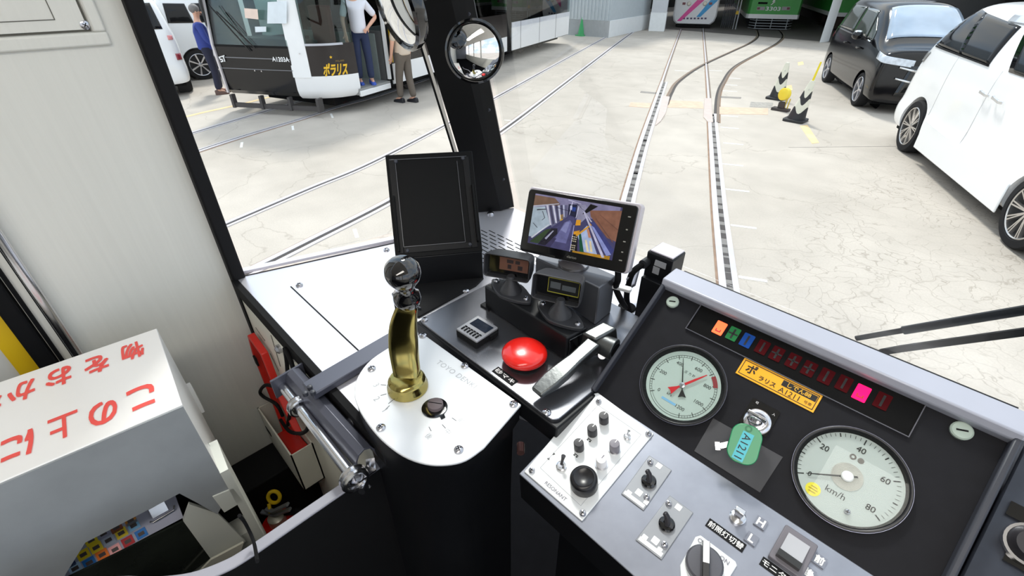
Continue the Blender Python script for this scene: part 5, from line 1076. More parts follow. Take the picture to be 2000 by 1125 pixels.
# ================================================================== THE YARD
def ground_mat():
    m = bpy.data.materials.new('yard_concrete'); m.use_nodes = True; nt = m.node_tree; b = nt.nodes['Principled BSDF']; N = nt.nodes.new; Lk = nt.links.new
    b.inputs['Roughness'].default_value = 0.85; b.inputs['Specular IOR Level'].default_value = 0.2
    tc = N('ShaderNodeTexCoord')
    def noise(s, d=5, vec=None):
        n = N('ShaderNodeTexNoise'); n.inputs['Scale'].default_value = s; n.inputs['Detail'].default_value = d; Lk(vec or tc.outputs['Object'], n.inputs['Vector']); return n
    big = noise(0.35); mid = noise(2.2, 6); fine = noise(60, 3)
    r1 = N('ShaderNodeValToRGB'); r1.color_ramp.elements[0].position = 0.3; r1.color_ramp.elements[0].color = (*lin((186, 177, 166)), 1); r1.color_ramp.elements[1].position = 0.7; r1.color_ramp.elements[1].color = (*lin((206, 197, 186)), 1)
    Lk(big.outputs['Fac'], r1.inputs['Fac'])
    def mul(col, fac_out, lo, hi, a=0.3, c=0.7):
        mr = N('ShaderNodeMapRange'); mr.inputs['From Min'].default_value = a; mr.inputs['From Max'].default_value = c; mr.inputs['To Min'].default_value = lo; mr.inputs['To Max'].default_value = hi; Lk(fac_out, mr.inputs['Value'])
        mx = N('ShaderNodeMix'); mx.data_type = 'RGBA'; mx.blend_type = 'MULTIPLY'; mx.inputs[0].default_value = 1; Lk(col, mx.inputs[6]); Lk(mr.outputs['Result'], mx.inputs[7]); return mx.outputs[2]
    c = mul(r1.outputs['Color'], mid.outputs['Fac'], 0.93, 1.05); c = mul(c, fine.outputs['Fac'], 0.94, 1.05)
    # cracks
    dis = noise(1.6, 4); va = N('ShaderNodeVectorMath'); va.operation = 'SCALE'; va.inputs['Scale'].default_value = 0.9; Lk(dis.outputs['Color'], va.inputs[0])
    ad = N('ShaderNodeVectorMath'); ad.operation = 'ADD'; Lk(tc.outputs['Object'], ad.inputs[0]); Lk(va.outputs[0], ad.inputs[1])
    def cracks(scale, width):
        vo = N('ShaderNodeTexVoronoi'); vo.feature = 'DISTANCE_TO_EDGE'; vo.inputs['Scale'].default_value = scale; Lk(ad.outputs[0], vo.inputs['Vector'])
        mr = N('ShaderNodeMapRange'); mr.inputs['From Min'].default_value = 0.0; mr.inputs['From Max'].default_value = width; mr.inputs['To Min'].default_value = 1; mr.inputs['To Max'].default_value = 0; Lk(vo.outputs['Distance'], mr.inputs['Value']); return mr.outputs['Result']
    k1 = cracks(0.55, 0.008); k2 = cracks(5.0, 0.03)
    # fine crazing only on the right-hand slab
    sep = N('ShaderNodeSeparateXYZ'); Lk(tc.outputs['Object'], sep.inputs[0])
    ms = N('ShaderNodeMapRange'); ms.inputs['From Min'].default_value = -1.5; ms.inputs['From Max'].default_value = -0.9; Lk(sep.outputs['X'], ms.inputs['Value'])
    nm = noise(0.9, 3); gt = N('ShaderNodeMapRange'); gt.inputs['From Min'].default_value = 0.28; gt.inputs['From Max'].default_value = 0.5; Lk(nm.outputs['Fac'], gt.inputs['Value'])
    m1 = N('ShaderNodeMath'); m1.operation = 'MULTIPLY'; Lk(k2, m1.inputs[0]); Lk(ms.outputs['Result'], m1.inputs[1])
    m2 = N('ShaderNodeMath'); m2.operation = 'MULTIPLY'; Lk(m1.outputs[0], m2.inputs[0]); Lk(gt.outputs['Result'], m2.inputs[1])
    m2b = N('ShaderNodeMath'); m2b.operation = 'MULTIPLY'; m2b.inputs[1].default_value = 0.42; Lk(m2.outputs[0], m2b.inputs[0])
    m3 = N('ShaderNodeMath'); m3.operation = 'MULTIPLY'; m3.inputs[1].default_value = 0.26; Lk(k1, m3.inputs[0])
    mxm = N('ShaderNodeMath'); mxm.operation = 'MAXIMUM'; Lk(m3.outputs[0], mxm.inputs[0]); Lk(m2b.outputs[0], mxm.inputs[1])
    mx = N('ShaderNodeMix'); mx.data_type = 'RGBA'; Lk(mxm.outputs[0], mx.inputs[0]); Lk(c, mx.inputs[6]); mx.inputs[7].default_value = (*lin((112, 100, 84)), 1)
    Lk(mx.outputs[2], b.inputs['Base Color']); return m
gm = MB(); gm.box((-60, -30, -0.3), (40, 70, 0.0)); ground = gm.build('ground', ground_mat()); struct(ground)
# keep object coordinates equal to world metres in x, y
ox = ground.location.copy(); ground.data.transform(Matrix.Translation(ox)); ground.location = (0, 0, 0)

M_RAIL = mat('rail_steel', (208, 203, 205), 0.45, metal=0.15, var=0.06); M_RAILB = mat('rail_brown', (128, 112, 98), 0.5, metal=0.3); M_GROOVE = mat('flange_groove', (66, 60, 58), 0.7); M_GROOVEP = mat('flange_gap_pale', (132, 128, 124), 0.7, var=0.1); M_RUST = mat('rust_edge', (150, 122, 100), 0.8, var=0.2)
def railway(label, px, head=0.055, groove=0.045, lip=0.03, side=1, group='rails in the yard', dark=False, blocks=False, far=None):
    pts = [gp(*p) for p in px]; pts = [V((p.x, p.y, 0)) for p in spline([(p.x, p.y) for p in pts], 8)]
    if not dark: d0 = (pts[0] - pts[1]).normalized(); pts = [pts[0] + d0 * k for k in (6.0, 4.5, 3.0, 1.5, 0.7)] + pts
    t = thing('rail', label, 'rail', pts[len(pts) // 2], group)
    mb = MB(); mb.ribbon(pts, -head / 2, head / 2, -0.01, 0.012); mb.build('head', M_RAILB if dark else M_RAIL, t)
    mb = MB(); mb.ribbon(pts, side * head / 2, side * (head / 2 + groove), -0.01, 0.004); mb.build('groove', M_GROOVEP if blocks else M_GROOVE, t)
    if lip: mb = MB(); mb.ribbon(pts, side * (head / 2 + groove), side * (head / 2 + groove + lip), -0.01, 0.010); mb.build('guard_lip', M_RAILB if dark else M_RAIL, t)
    mb = MB(); mb.ribbon(pts, -side * (head / 2), -side * (head / 2 + 0.022), -0.01, 0.003); mb.build('rust_line', M_RUST, t)
    if far:
        fp_ = spline([(q.x, q.y) for q in (gp(*p) for p in far)], 8); mb = MB(); mb.ribbon(fp_, -0.022, 0.022, -0.01, 0.011); mb.build('far_head', M_RAIL, t); mb = MB(); mb.ribbon(fp_, side * 0.022, side * 0.06, -0.01, 0.004); mb.build('far_groove', M_RAILB, t); mb = MB(); mb.ribbon(fp_, -side * 0.022, -side * 0.05, -0.01, 0.004); mb.build('far_rust', M_RUST, t)
    if blocks:
        mb = MB(); acc = 0; bl_ = 0.08
        for i in range(len(pts) - 1):
            a, b = pts[i], pts[i + 1]; d = (b - a); L = d.length; d.normalize(); nx = V((d.y, -d.x, 0)); k = -acc
            while k < L:
                if k >= 0:
                    p = a + d * k; o0 = side * (head / 2); o1 = side * (head / 2 + groove)
                    mb.prism([p + nx * o0, p + nx * o1, p + nx * o1 + d * bl_, p + nx * o0 + d * bl_], (0, 0, 0.0065)); bl_ = random.choice((0.05, 0.08, 0.12))
                k += random.choice((0.22, 0.35, 0.5, 0.7))
            acc = 0
        mb.build('gap_shadows', M_GROOVE, t)  # dark blocks at random spacing in the flange gap
    return t
railway('left rail of the straight track ahead with toothed guard gap', [(1205, 440), (1226, 362), (1252, 275), (1277, 204), (1293, 160)], head=0.06, groove=0.06, lip=0.05, side=1, blocks=True, far=[(1293, 160), (1306, 122), (1318, 89), (1330, 57)])
railway('right rail of the straight track ahead passing the orange strip', [(1418, 620), (1408, 530), (1396, 400), (1389, 290), (1385, 222)], head=0.06, groove=0.055, lip=0.05, side=1, blocks=True, far=[(1385, 222), (1383, 180), (1378, 115), (1373, 55)])
railway('left rail of the curved siding leading to the green tram', [(1299, 205), (1308, 182), (1325, 158), (1370, 128), (1430, 100), (1464, 84), (1479, 71), (1476, 58)], head=0.05, groove=0.05, lip=0.0, dark=True)
railway('right rail of the curved siding leading to the green tram', [(1402, 240), (1404, 190), (1414, 162), (1438, 130), (1490, 101), (1520, 84), (1531, 70), (1521, 57)], head=0.05, groove=0.05, lip=0.0, dark=True, side=-1)
railway('far rail of the middle track crossing behind the window pillar', [(405, 452), (600, 369), (720, 319), (871, 242), (983, 181), (1100, 117), (1222, 51)], head=0.055, groove=0.04, lip=0.035)
railway('near rail of the middle track ending at the dash shelf', [(455, 543), (600, 471), (760, 390), (880, 318), (992, 244), (1100, 163), (1221, 72), (1270, 38)], head=0.06, groove=0.05, lip=0.045)
railway('near rail under the white and black tram at left', [(355, 308), (470, 270), (592, 233), (668, 208), (743, 187), (845, 152)], head=0.055, groove=0.04, lip=0.035, side=-1)
railway('far rail under the white and black tram at left', [(330, 273), (440, 240), (535, 212), (620, 188)], head=0.055, groove=0.04, lip=0.035)

# switch machinery, patches, paint
M_ORANGE = mat('orange_cover', (222, 190, 166), 0.8, var=0.14)
def slab(name, label, cat, pxs, z, m, group=None):
    pts = [gp(*p) for p in pxs]; mb = MB(); mb.prism([(p.x, p.y, -0.01) for p in pts], (0, 0, z + 0.01)); o = mb.build(name, m, smooth=0); return tag(o, label, cat, group)
slab('cover_strip', 'rusty orange cover strip between the two straight rails', 'cover strip', [(1308, 196), (1372, 199), (1374, 212), (1304, 210)], 0.004, M_ORANGE)
slab('cover_strip', 'rusty orange cover strip from the rail towards the traffic cones', 'cover strip', [(1404, 209), (1500, 212), (1500, 224), (1404, 223)], 0.004, M_ORANGE)
slab('cover_strip', 'rusty orange cover strip left of the straight track', 'cover strip', [(1232, 200), (1272, 202), (1268, 211), (1228, 208)], 0.004, M_ORANGE)
M_SWP = mat('switch_plate_steel', (206, 190, 182), 0.5, var=0.08)
slab('switch_plate', 'pale steel switch plate beside the left straight rail', 'switch plate', [(1294, 188), (1308, 190), (1300, 222), (1290, 238), (1280, 246), (1284, 232)], 0.014, M_SWP, 'switch plates')
slab('switch_plate', 'pale steel switch plate beside the right straight rail', 'switch plate', [(1376, 193), (1389, 193), (1392, 240), (1383, 240), (1374, 230)], 0.014, M_SWP, 'switch plates')
M_PATCH = mat('tar_patch', (150, 144, 138), 0.9, var=0.15)
slab('tar_line', 'dark tar line left of the switch', 'tar line', [(1252, 178), (1284, 181), (1282, 184), (1250, 181)], 0.003, M_PATCH)
slab('tar_line', 'dark tar line right of the switch', 'tar line', [(1405, 188), (1448, 190), (1447, 193), (1405, 191)], 0.003, M_PATCH)
M_YEL = mat('yellow_road_paint', (238, 208, 158), 0.8, var=0.2, vscale=3)
slab('yellow_mark', 'yellow paint stripe in front of the striped cone', 'road marking', [(1562, 246), (1577, 244), (1600, 279), (1586, 281)], 0.003, M_YEL)
slab('yellow_mark', 'small faded yellow paint mark beyond the cones', 'road marking', [(1558, 122), (1568, 120), (1570, 126), (1559, 128)], 0.003, M_YEL)
slab('yellow_mark', 'faded yellow paint patch between the cones', 'road marking', [(1536, 168), (1546, 166), (1548, 176), (1538, 178)], 0.003, M_YEL)
pts = [gp(*p) for p in ((330, 236), (400, 219), (470, 204), (540, 186))]; mb = MB(); mb.ribbon(pts, -0.05, 0.05, -0.01, 0.003); tag(mb.build('yellow_line', M_YEL), 'long yellow floor line beside the white and black tram', 'road marking')
M_WPAINT = mat('white_road_paint', (246, 244, 240), 0.8)
dashes = [(1470, 545, .24, 'white dash right of the straight track, nearest the console top'), (1452, 443, .26, 'white dash right of the straight track, second from the console'), (1440, 372, .28, 'white dash right of the straight track, third from the console'), (1429, 322, .30, 'white dash right of the straight track, fourth from the console'), (1432, 281, .30, 'white dash right of the straight track, fifth from the console'), (1425, 250, .30, 'white dash right of the straight track, sixth from the console'), (1425, 227, .30, 'white dash right of the straight track, just below the orange strip'), (1424, 178, .35, 'white dash between the siding and cones, first above the tar line'), (1425, 166, .35, 'white dash between the siding and cones, second above the tar line'), (1432, 153, .35, 'white dash between the siding and cones, third above the tar line'),
 (1340, 139, .6, 'white dash between the two straight rails above the switch'), (1392, 138, .5, 'white dash right of the straight track where the siding crosses'), (1000, 236, .3, 'white dash beside the middle track right of the window pillar'), (695, 456, .22, 'white dash left of the black card holder'), (572, 250, .3, 'white dash on the concrete below the middle of the white and black tram'), (472, 283, .3, 'white dash below the left end of the white and black tram'), (648, 226, .35, 'white dash just in front of the tram rail guard')]
for x, y, L, lb_ in dashes:
    p = gp(x, y); d = V((0.887, 0.461, 0)) if x > 900 else V((0.9, -0.35, 0)); n = V((-d.y, d.x, 0)); mb = MB(); mb.prism([p - d * L / 2 - n * 0.02, p + d * L / 2 - n * 0.02, p + d * L / 2 + n * 0.02, p - d * L / 2 + n * 0.02], (0, 0, 0.003))
    tag(mb.build('sleeper_mark', M_WPAINT), lb_, 'road marking', 'white dashes beside the rails')
# slab joint at the right
pts = [gp(*p) for p in ((1540, 288), (1640, 287), (1750, 286))]; mb = MB(); mb.ribbon(pts, -0.006, 0.006, -0.01, 0.002); tag(mb.build('slab_joint', M_PATCH), 'dark joint line across the concrete left of the white minivan', 'joint')
# drain grate
slab('drain_grate', 'small steel drain grate beside the striped cones', 'grate', [(1466, 199), (1510, 201), (1508, 211), (1464, 209)], 0.004, mat('grate_grey', (168, 162, 154), 0.6, var=0.3, vscale=30))

# ---- striped cones
M_CBLK = mat('cone_black', (42, 42, 44), 0.6); M_CWHT = mat('cone_pale', (226, 224, 206), 0.6, var=0.08)
def cone(label, basepx, Hc, lean, tip):
    p = gp(*basepx); t = thing('traffic_cone', label, 'cone', p, 'striped traffic cones'); F = PF(p, (1, 0, 0), (0, 1, 0)); lx = V(lean)
    def cen(h): return p + lx * h + V((0, 0, h))
    mb = MB(); mb.prism([p + V((a, b, 0)) for a, b in rrect(0.36, 0.36, 0.05, 3)], (0, 0, 0.045)); mb.build('base', M_CBLK, t, bevel=0.008)
    hs = [0.045, 0.20, 0.34, 0.46, 0.58, 0.68]; hs = [h * Hc / 0.68 for h in hs]; R0 = 0.145
    n = 24
    def rad(h): return R0 * (1 - h / (Hc * 1.18)) + 0.012
    def cring(h, z=0.0): return [cen(h + z * math.cos(3 * 2 * PI * k / n + 0.9)) + V((rad(h) * math.cos(2 * PI * k / n), rad(h) * math.sin(2 * PI * k / n), 0)) for k in range(n)]
    cols = [M_CBLK, M_CWHT, M_CBLK, M_CWHT, M_CWHT]
    for i in range(5):
        mb = MB(); mb.loft([cring(hs[i], 0 if i == 0 else 0.06), cring(hs[i + 1], 0.06 if i < 4 else 0)], cap=(i == 4)); mb.build('stripe', cols[i], t)
    if tip: mb = MB(); mb.cyl(cen(Hc - 0.02), cen(Hc + 0.30), 0.018, 0.014, 12); mb.build('pole', mat('cone_pole_yellow', (236, 214, 40), 0.5), t)
    return t
cone('nearer black and white striped cone with a yellow pole on top', (1553, 236), 0.70, (0.10, 0.03, 0), True)
cone('farther black and white striped cone beside the yellow switch weight', (1516, 193), 0.72, (0.03, 0.0, 0), False)
# ---- yellow weighted switch lever
p = gp(1524, 216); sw_ = thing('switch_lever', 'hand lever of the track switch with a round yellow weight', 'lever', p)
mb = MB(); mb.box(p + V((-0.16, -0.08, 0)), p + V((0.16, 0.08, 0.05))); mb.box(p + V((-0.06, -0.05, 0.05)), p + V((0.06, 0.05, 0.16))); mb.build('base', M_GROOVE, sw_, bevel=0.008)
mb = MB(); mb.bar([p + V((0.05, 0, 0.06)), p + V((0.07, 0, 0.28))], 0.03, 0.02, up=(0, 1, 0)); mb.bar([p + V((0.11, 0, 0.05)), p + V((0.12, 0, 0.24))], 0.02, 0.02, up=(0, 1, 0)); mb.build('lever', mat('lever_yellow', (214, 186, 80), 0.5), sw_, bevel=0.004)
c_ = p + V((-0.02, -0.02, 0.30)); mb = MB(); mb.lathe(PF(c_ + V((0, 0.05, 0)), (0.93, -0.36, 0), (0, 0.1, 1)), [(0.10, -0.05), (0.115, -0.04), (0.115, 0.04), (0.10, 0.05)], 24); mb.build('weight', mat('weight_yellow', (244, 216, 60), 0.45), sw_, bevel=0.004)
# ================================================================== TRAMS AND DEPOT
class TF3:                      # local frame on the ground: s along, w across, z up
    def __init__(s, o, u, l): s.o = V(o); s.u = V(u).normalized(); s.l = V(l).normalized()
    def P(s, a, w, z): return s.o + s.u * a + s.l * w + V((0, 0, z))
T1 = TF3((-8.82, 4.32, 0), (-0.349, 0.937, 0), (-0.937, -0.349, 0))
def wallstrip(T, pts, z0, z1, t=0.03, prof=None):   # panel following a plan line (s, w), thickness inwards
    rr = []
    for i, (a, w) in enumerate(pts):
        p = T.P(a, w, 0); q0 = T.P(*pts[max(i - 1, 0)], 0); q1 = T.P(*pts[min(i + 1, len(pts) - 1)], 0)
        d = (q1 - q0).normalized(); n = V((-d.y, d.x, 0))
        if n.dot(T.P(3.0, 1.1, 0) - p) < 0: n = -n
        if prof: rr.append([p + V((0, 0, z)) + n * x for z, x in prof] + [p + V((0, 0, z)) + n * (x + t) for z, x in prof[::-1]])
        else: rr.append([p + V((0, 0, z0)), p + V((0, 0, z1)), p + n * t + V((0, 0, z1)), p + n * t + V((0, 0, z0))])
    m = MB(); m.loft(rr); return m
M_TW = mat('tram_white', (246, 246, 246), 0.25, coat=0.3, var=0.02); M_TB = mat('tram_black', (16, 16, 19), 0.15, spec=0.4, coat=0.1)
M_TG = glass('tram_window', tint=(0.62, 0.72, 0.71), refl=1.3); M_TBRN = mat('tram_dark_brown', (44, 39, 38), 0.18, spec=0.35, coat=0.1)
tr = thing('tram', 'white and black modern tram with an open door at left', 'tram', T1.P(3, 1.2, 0))
nose = [tuple(p[:2]) for p in spline([(0.30, 0.05), (0.02, 0.20), (-0.18, 0.42), (-0.32, 0.68)], 5)]
skirt = [(0.42, 0.02)] + nose + [(-0.36, 0.84)]
wallstrip(T1, skirt, 0.30, 0.72, prof=[(0.30, 0.10), (0.36, 0.03), (0.46, 0.0), (0.70, 0.0)]).build('side_skirt', M_TW, tr)
wallstrip(T1, [(0.42, 0.02)] + nose[:13], 0.70, 1.22).build('side_panel', M_TBRN, tr)
wallstrip(T1, [(0.42, 0.03)] + nose[:13], 1.22, 2.35).build('side_window', M_TG, tr)
wallstrip(T1, [(0.20, 0.07)] + nose[2:13], 1.20, 1.235, t=-0.02).build('window_rail', mat('rail_pale', (196, 198, 206), 0.35, metal=0.3), tr)
wallstrip(T1, nose[12:] + [(-0.36, 0.86)], 0.68, 2.6, t=0.06, prof=[(0.68, -0.012), (2.6, 0.06)]).build('corner_pillar', M_TW, tr)
fr_ = [(-0.36, 0.84), (-0.47, 1.3), (-0.58, 1.8), (-0.66, 2.2), (-0.70, 2.33)]
fside = [(-0.70, 2.33), (-0.66, 2.42), (-0.5, 2.5), (0.2, 2.52)]
wallstrip(T1, fr_, 0.32, 1.18, prof=[(0.32, 0.14), (0.40, 0.03), (0.55, 0.0), (1.18, 0.0)]).build('front_panel', M_TB, tr)
wallstrip(T1, fr_, 1.18, 2.6, prof=[(1.18, 0.0), (2.6, 0.20)]).build('windscreen', glass('tram_windscreen', tint=(0.66, 0.75, 0.73), refl=1.4), tr)
wallstrip(T1, fr_, 0.97, 0.985, t=-0.008).build('seam', mat('seam_grey', (120, 120, 124), 0.4), tr)
wallstrip(T1, fr_, 0.785, 0.797, t=-0.008).build('seam', mat('seam_grey', (120, 120, 124), 0.4), tr)
wallstrip(T1, fr_, 1.155, 1.19, t=-0.01).build('windscreen_rubber', M_RUBBER, tr)
wallstrip(T1, fside, 0.35, 2.6).build('far_corner', M_TB, tr)
mb = MB(); mb.bar([T1.P(-0.71, 2.30, 0.36), T1.P(-0.71, 2.33, 1.2), T1.P(-0.55, 2.30, 2.6)], 0.05, 0.03, up=T1.u); mb.build('edge_trim', mat('edge_chrome', (206, 200, 202), 0.3, metal=0.4), tr)
def on_front(px, py, d=0.0): return onp(px, py, T1.P(-0.36, 0.84, 0) , FN) 
FA, FB = T1.P(-0.36, 0.84, 0), T1.P(-0.70, 2.33, 0); fdir = (FB - FA).normalized(); FN = fdir.cross(V((0, 0, 1)))
if FN.dot(EYE - FA) < 0: FN = -FN
FF = PF(FA + FN * 0.012, -fdir, (0, 0, 1))
def ftext(s, px, w, h=None, m=None, parent=None, sl=0.0, bold=0.0, F=None):
    F = F or FF; a, b = F.px(*px); G = PF(F.P(a, b), F.x, F.y + F.x * sl); mb = MB(); mb.text(G, s, w=w, h=h, c=0.002, bold=bold); return mb.build('lettering', m, parent or tr)
M_WL = mat('white_lettering', (240, 240, 240), 0.4)
ftext('A1203A', (548, 116), 0.34, 0.075, M_WL, bold=0.02)
# flat emblem of slanted strokes at the far end of the front
a, b = FF.px(432, 115); G = FF.at(a + 0.035, b, 0.003, R(14)); mb = MB()
for pl in ([(-.09, .07), (.0, .07), (.0, .045), (-.06, .045), (-.06, .012), (-.01, .012), (-.01, -.06), (-.10, -.06), (-.10, -.035), (-.04, -.035), (-.04, -.012), (-.09, -.012)], [(.005, .07), (.10, .07), (.10, .045), (.065, .045), (.04, -.07), (.012, -.07), (.035, .045), (.005, .045)]): mb.fprism(G, [(x_ * 0.72, y_ * 0.72) for x_, y_ in pl], 0, 0.002)
mb.build('emblem', M_WL, tr)
mb = MB()
for p in ((498, 138), (511, 139), (585, 105)): a, b = FF.px(*p); mb.lathe(FF.at(a, b), [(0.012, -0.01), (0.012, 0.008)], 10)
mb.build('bolt', M_STEEL, tr)
# wiper on the windscreen
mb = MB()
for p, q in (((408, 8), (490, 100)), ((424, 22), (500, 94))): mb.bar([FF.P(*FF.px(*p), 0.02), FF.P(*FF.px(*q), 0.02)], 0.018, 0.015, up=FN)
mb.build('wiper', M_TB, tr)
# notice papers behind the glass
for q, c in ((((477, 16), (503, 18), (505, 38), (479, 35)), (238, 214, 200)), (((523, 4), (560, 2), (560, 46), (522, 46)), (226, 234, 240)), (((498, 52), (520, 52), (520, 62), (499, 63)), (226, 226, 240))):
    mb = MB(); mb.fprism(FF, [FF.px(*p) for p in q], 0.0, 0.004); mb.build('notice', mat('notice_%d' % c[2], c, 0.5), tr)
# steel guard under the front
mb = MB(); gA, gB = T1.P(-0.30, 0.42, 0), T1.P(-0.72, 2.2, 0)
for k in (0.0, 0.33, 0.66, 1.0): p = gA.lerp(gB, k); mb.bar([p + V((0, 0, 0.10)), p + V((0, 0, 0.34))], 0.10 if k else 0.16, 0.05, up=fdir)
mb.bar([gA + V((0, 0, 0.15)), gB + V((0, 0, 0.15))], 0.05, 0.08); mb.build('rail_guard', mat('guard_grey', (72, 68, 67), 0.6), tr)
# door opening with floor, step, rear edge and frame
mb = MB(); mb.prism([T1.P(0.38, 0.02, 0.30), T1.P(1.30, 0.0, 0.30), T1.P(1.30, 2.4, 0.30), T1.P(0.38, 2.4, 0.30)], (0, 0, 0.12)); mb.build('door_floor', mat('tram_floor_grey', (150, 150, 148), 0.6), tr)
mb = MB(); mb.prism([T1.P(0.38, -0.01, 0.28), T1.P(1.30, -0.01, 0.28), T1.P(1.30, 0.05, 0.28), T1.P(0.38, 0.05, 0.28)], (0, 0, 0.10)); mb.build('door_sill', M_TW, tr, bevel=0.01)
mb = MB(); mb.prism([T1.P(0.4, 2.0, 0.42), T1.P(6.5, 2.0, 0.42), T1.P(6.5, 2.05, 0.42), T1.P(0.4, 2.05, 0.42)], (0, 0, 0.75)); mb.prism([T1.P(1.32, 0.1, 0.42), T1.P(1.36, 0.1, 0.42), T1.P(1.36, 2.0, 0.42), T1.P(1.32, 2.0, 0.42)], (0, 0, 0.9)); mb.build('interior_wall', mat('tram_inside_grey', (92, 92, 92), 0.5), tr)
mb = MB(); mb.bar([T1.P(1.32, 0.02, 0.45), T1.P(1.32, 0.02, 2.4)], 0.06, 0.05, up=T1.u); mb.build('door_edge', M_TW, tr)
mb = MB(); mb.bar([T1.P(1.40, 0.0, 0.42), T1.P(1.40, 0.0, 2.4)], 0.03, 0.03, up=T1.u); mb.build('door_rubber', M_RUBBER, tr)
mb = MB(); mb.bar([T1.P(1.45, -0.005, 0.75), T1.P(1.45, -0.005, 2.3)], 0.04, 0.02, up=T1.u); mb.build('yellow_strip', mat('yellow_strip_paint', (236, 186, 30), 0.4), tr)
S2 = [(1.42, 0.0), (6.85, 0.0)]
wallstrip(T1, S2, 0.34, 0.72).build('side_skirt', M_TW, tr); wallstrip(T1, S2, 0.72, 1.3, t=0.025).build('side_panel', M_TBRN, tr); wallstrip(T1, S2, 1.3, 2.4, t=0.02).build('side_window', M_TG, tr)
wallstrip(T1, [(6.9, 0.06), (7.35, 0.06)], 0.4, 2.5).build('bellows', M_RUBBER, tr)
S3 = [(7.2, 0.0), (12.2, 0.0)]
wallstrip(T1, S3, 0.32, 0.92).build('side_skirt', M_TW, tr); wallstrip(T1, S3, 0.92, 1.06, t=0.025).build('side_panel', mat('tram_pale_grey', (214, 216, 222), 0.3), tr)
wallstrip(T1, S3, 1.06, 2.4, t=0.02).build('side_window', M_TG, tr)
mb = MB()
for s_ in (7.8, 9.3, 10.8): mb.prism([T1.P(s_, -0.004, 0.32), T1.P(s_ + 0.02, -0.004, 0.32), T1.P(s_ + 0.02, -0.004, 1.06), T1.P(s_, -0.004, 1.06)], T1.l * 0.004)
mb.build('panel_gap', mat('seam_dark', (90, 88, 92), 0.5), tr)
mb = MB(); mb.prism([T1.P(0.0, 0.35, 0.16), T1.P(12.0, 0.35, 0.16), T1.P(12.0, 2.1, 0.16), T1.P(0.0, 2.1, 0.16)], (0, 0, 0.14)); mb.prism([T1.P(1.3, 0.03, 0.30), T1.P(12.2, 0.03, 0.30), T1.P(12.2, 2.4, 0.30), T1.P(1.3, 2.4, 0.30)], (0, 0, 0.12)); mb.build('underframe', M_DARKFLAT, tr)
mb = MB(); mb.prism([T1.P(-0.2, 0.3, 2.6), T1.P(0.5, 0.1, 2.6), T1.P(12.2, 0.1, 2.6), T1.P(12.2, 2.4, 2.6), T1.P(-0.3, 2.3, 2.6)], (0, 0, 0.5)); mb.build('roof', M_TW, tr)
mb = MB(); mb.prism([T1.P(0.3, 2.38, 0.35), T1.P(12.2, 2.38, 0.35), T1.P(12.2, 2.42, 0.35), T1.P(0.3, 2.42, 0.35)], (0, 0, 0.85)); mb.build('far_side', M_TB, tr)
for s0_, s1_ in ((0.3, 2.2), (2.4, 4.4), (4.6, 6.8), (7.3, 9.5), (9.7, 12.2)): mb = MB(); mb.prism([T1.P(s0_, 2.39, 1.2), T1.P(s1_, 2.39, 1.2), T1.P(s1_, 2.39, 2.5), T1.P(s0_, 2.39, 2.5)], T1.l * 0.02); mb.build('far_window', M_TG, tr)
for s0_ in (0.25, 2.2, 4.4, 6.8, 7.2, 9.5, 12.1): mb = MB(); mb.prism([T1.P(s0_, 2.36, 1.2), T1.P(s0_ + 0.2, 2.36, 1.2), T1.P(s0_ + 0.2, 2.42, 1.2), T1.P(s0_, 2.42, 1.2)], (0, 0, 1.4)); mb.build('far_post', M_TB, tr)
mb = MB(); mb.prism([T1.P(-0.2, 0.75, 0.55), T1.P(0.10, 0.55, 0.55), T1.P(0.25, 2.2, 0.55), T1.P(-0.3, 2.15, 0.55)], (0, 0, 0.72)); mb.build('driver_desk', mat('tram_desk', (64, 72, 66), 0.5), tr, bevel=0.03)
mb = MB(); mb.prism([T1.P(0.55, 1.0, 0.8), T1.P(0.95, 1.0, 0.8), T1.P(0.95, 1.5, 0.8), T1.P(0.55, 1.5, 0.8)], (0, 0, 0.12)); mb.prism([T1.P(0.92, 1.0, 0.9), T1.P(1.05, 1.0, 0.9), T1.P(1.05, 1.5, 0.9), T1.P(0.92, 1.5, 0.9)], (0, 0, 0.85)); mb.build('driver_seat', mat('seat_red_brown', (120, 62, 54), 0.7), tr, bevel=0.03)
mb = MB(); mb.prism([T1.P(1.30, 0.25, 0.42), T1.P(1.33, 0.25, 0.42), T1.P(1.33, 2.3, 0.42), T1.P(1.30, 2.3, 0.42)], (0, 0, 0.85)); mb.build('partition', mat('tram_partition', (150, 160, 156), 0.5), tr)
mb = MB()
for s_ in (2.6, 4.2, 9.0, 10.6):
    p = T1.P(s_, 0.55, 0.31); mb.cyl(p - T1.l * 0.05, p + T1.l * 0.05, 0.30, n=28)
mb.build('wheel', mat('wheel_dark', (48, 40, 38), 0.6), tr)
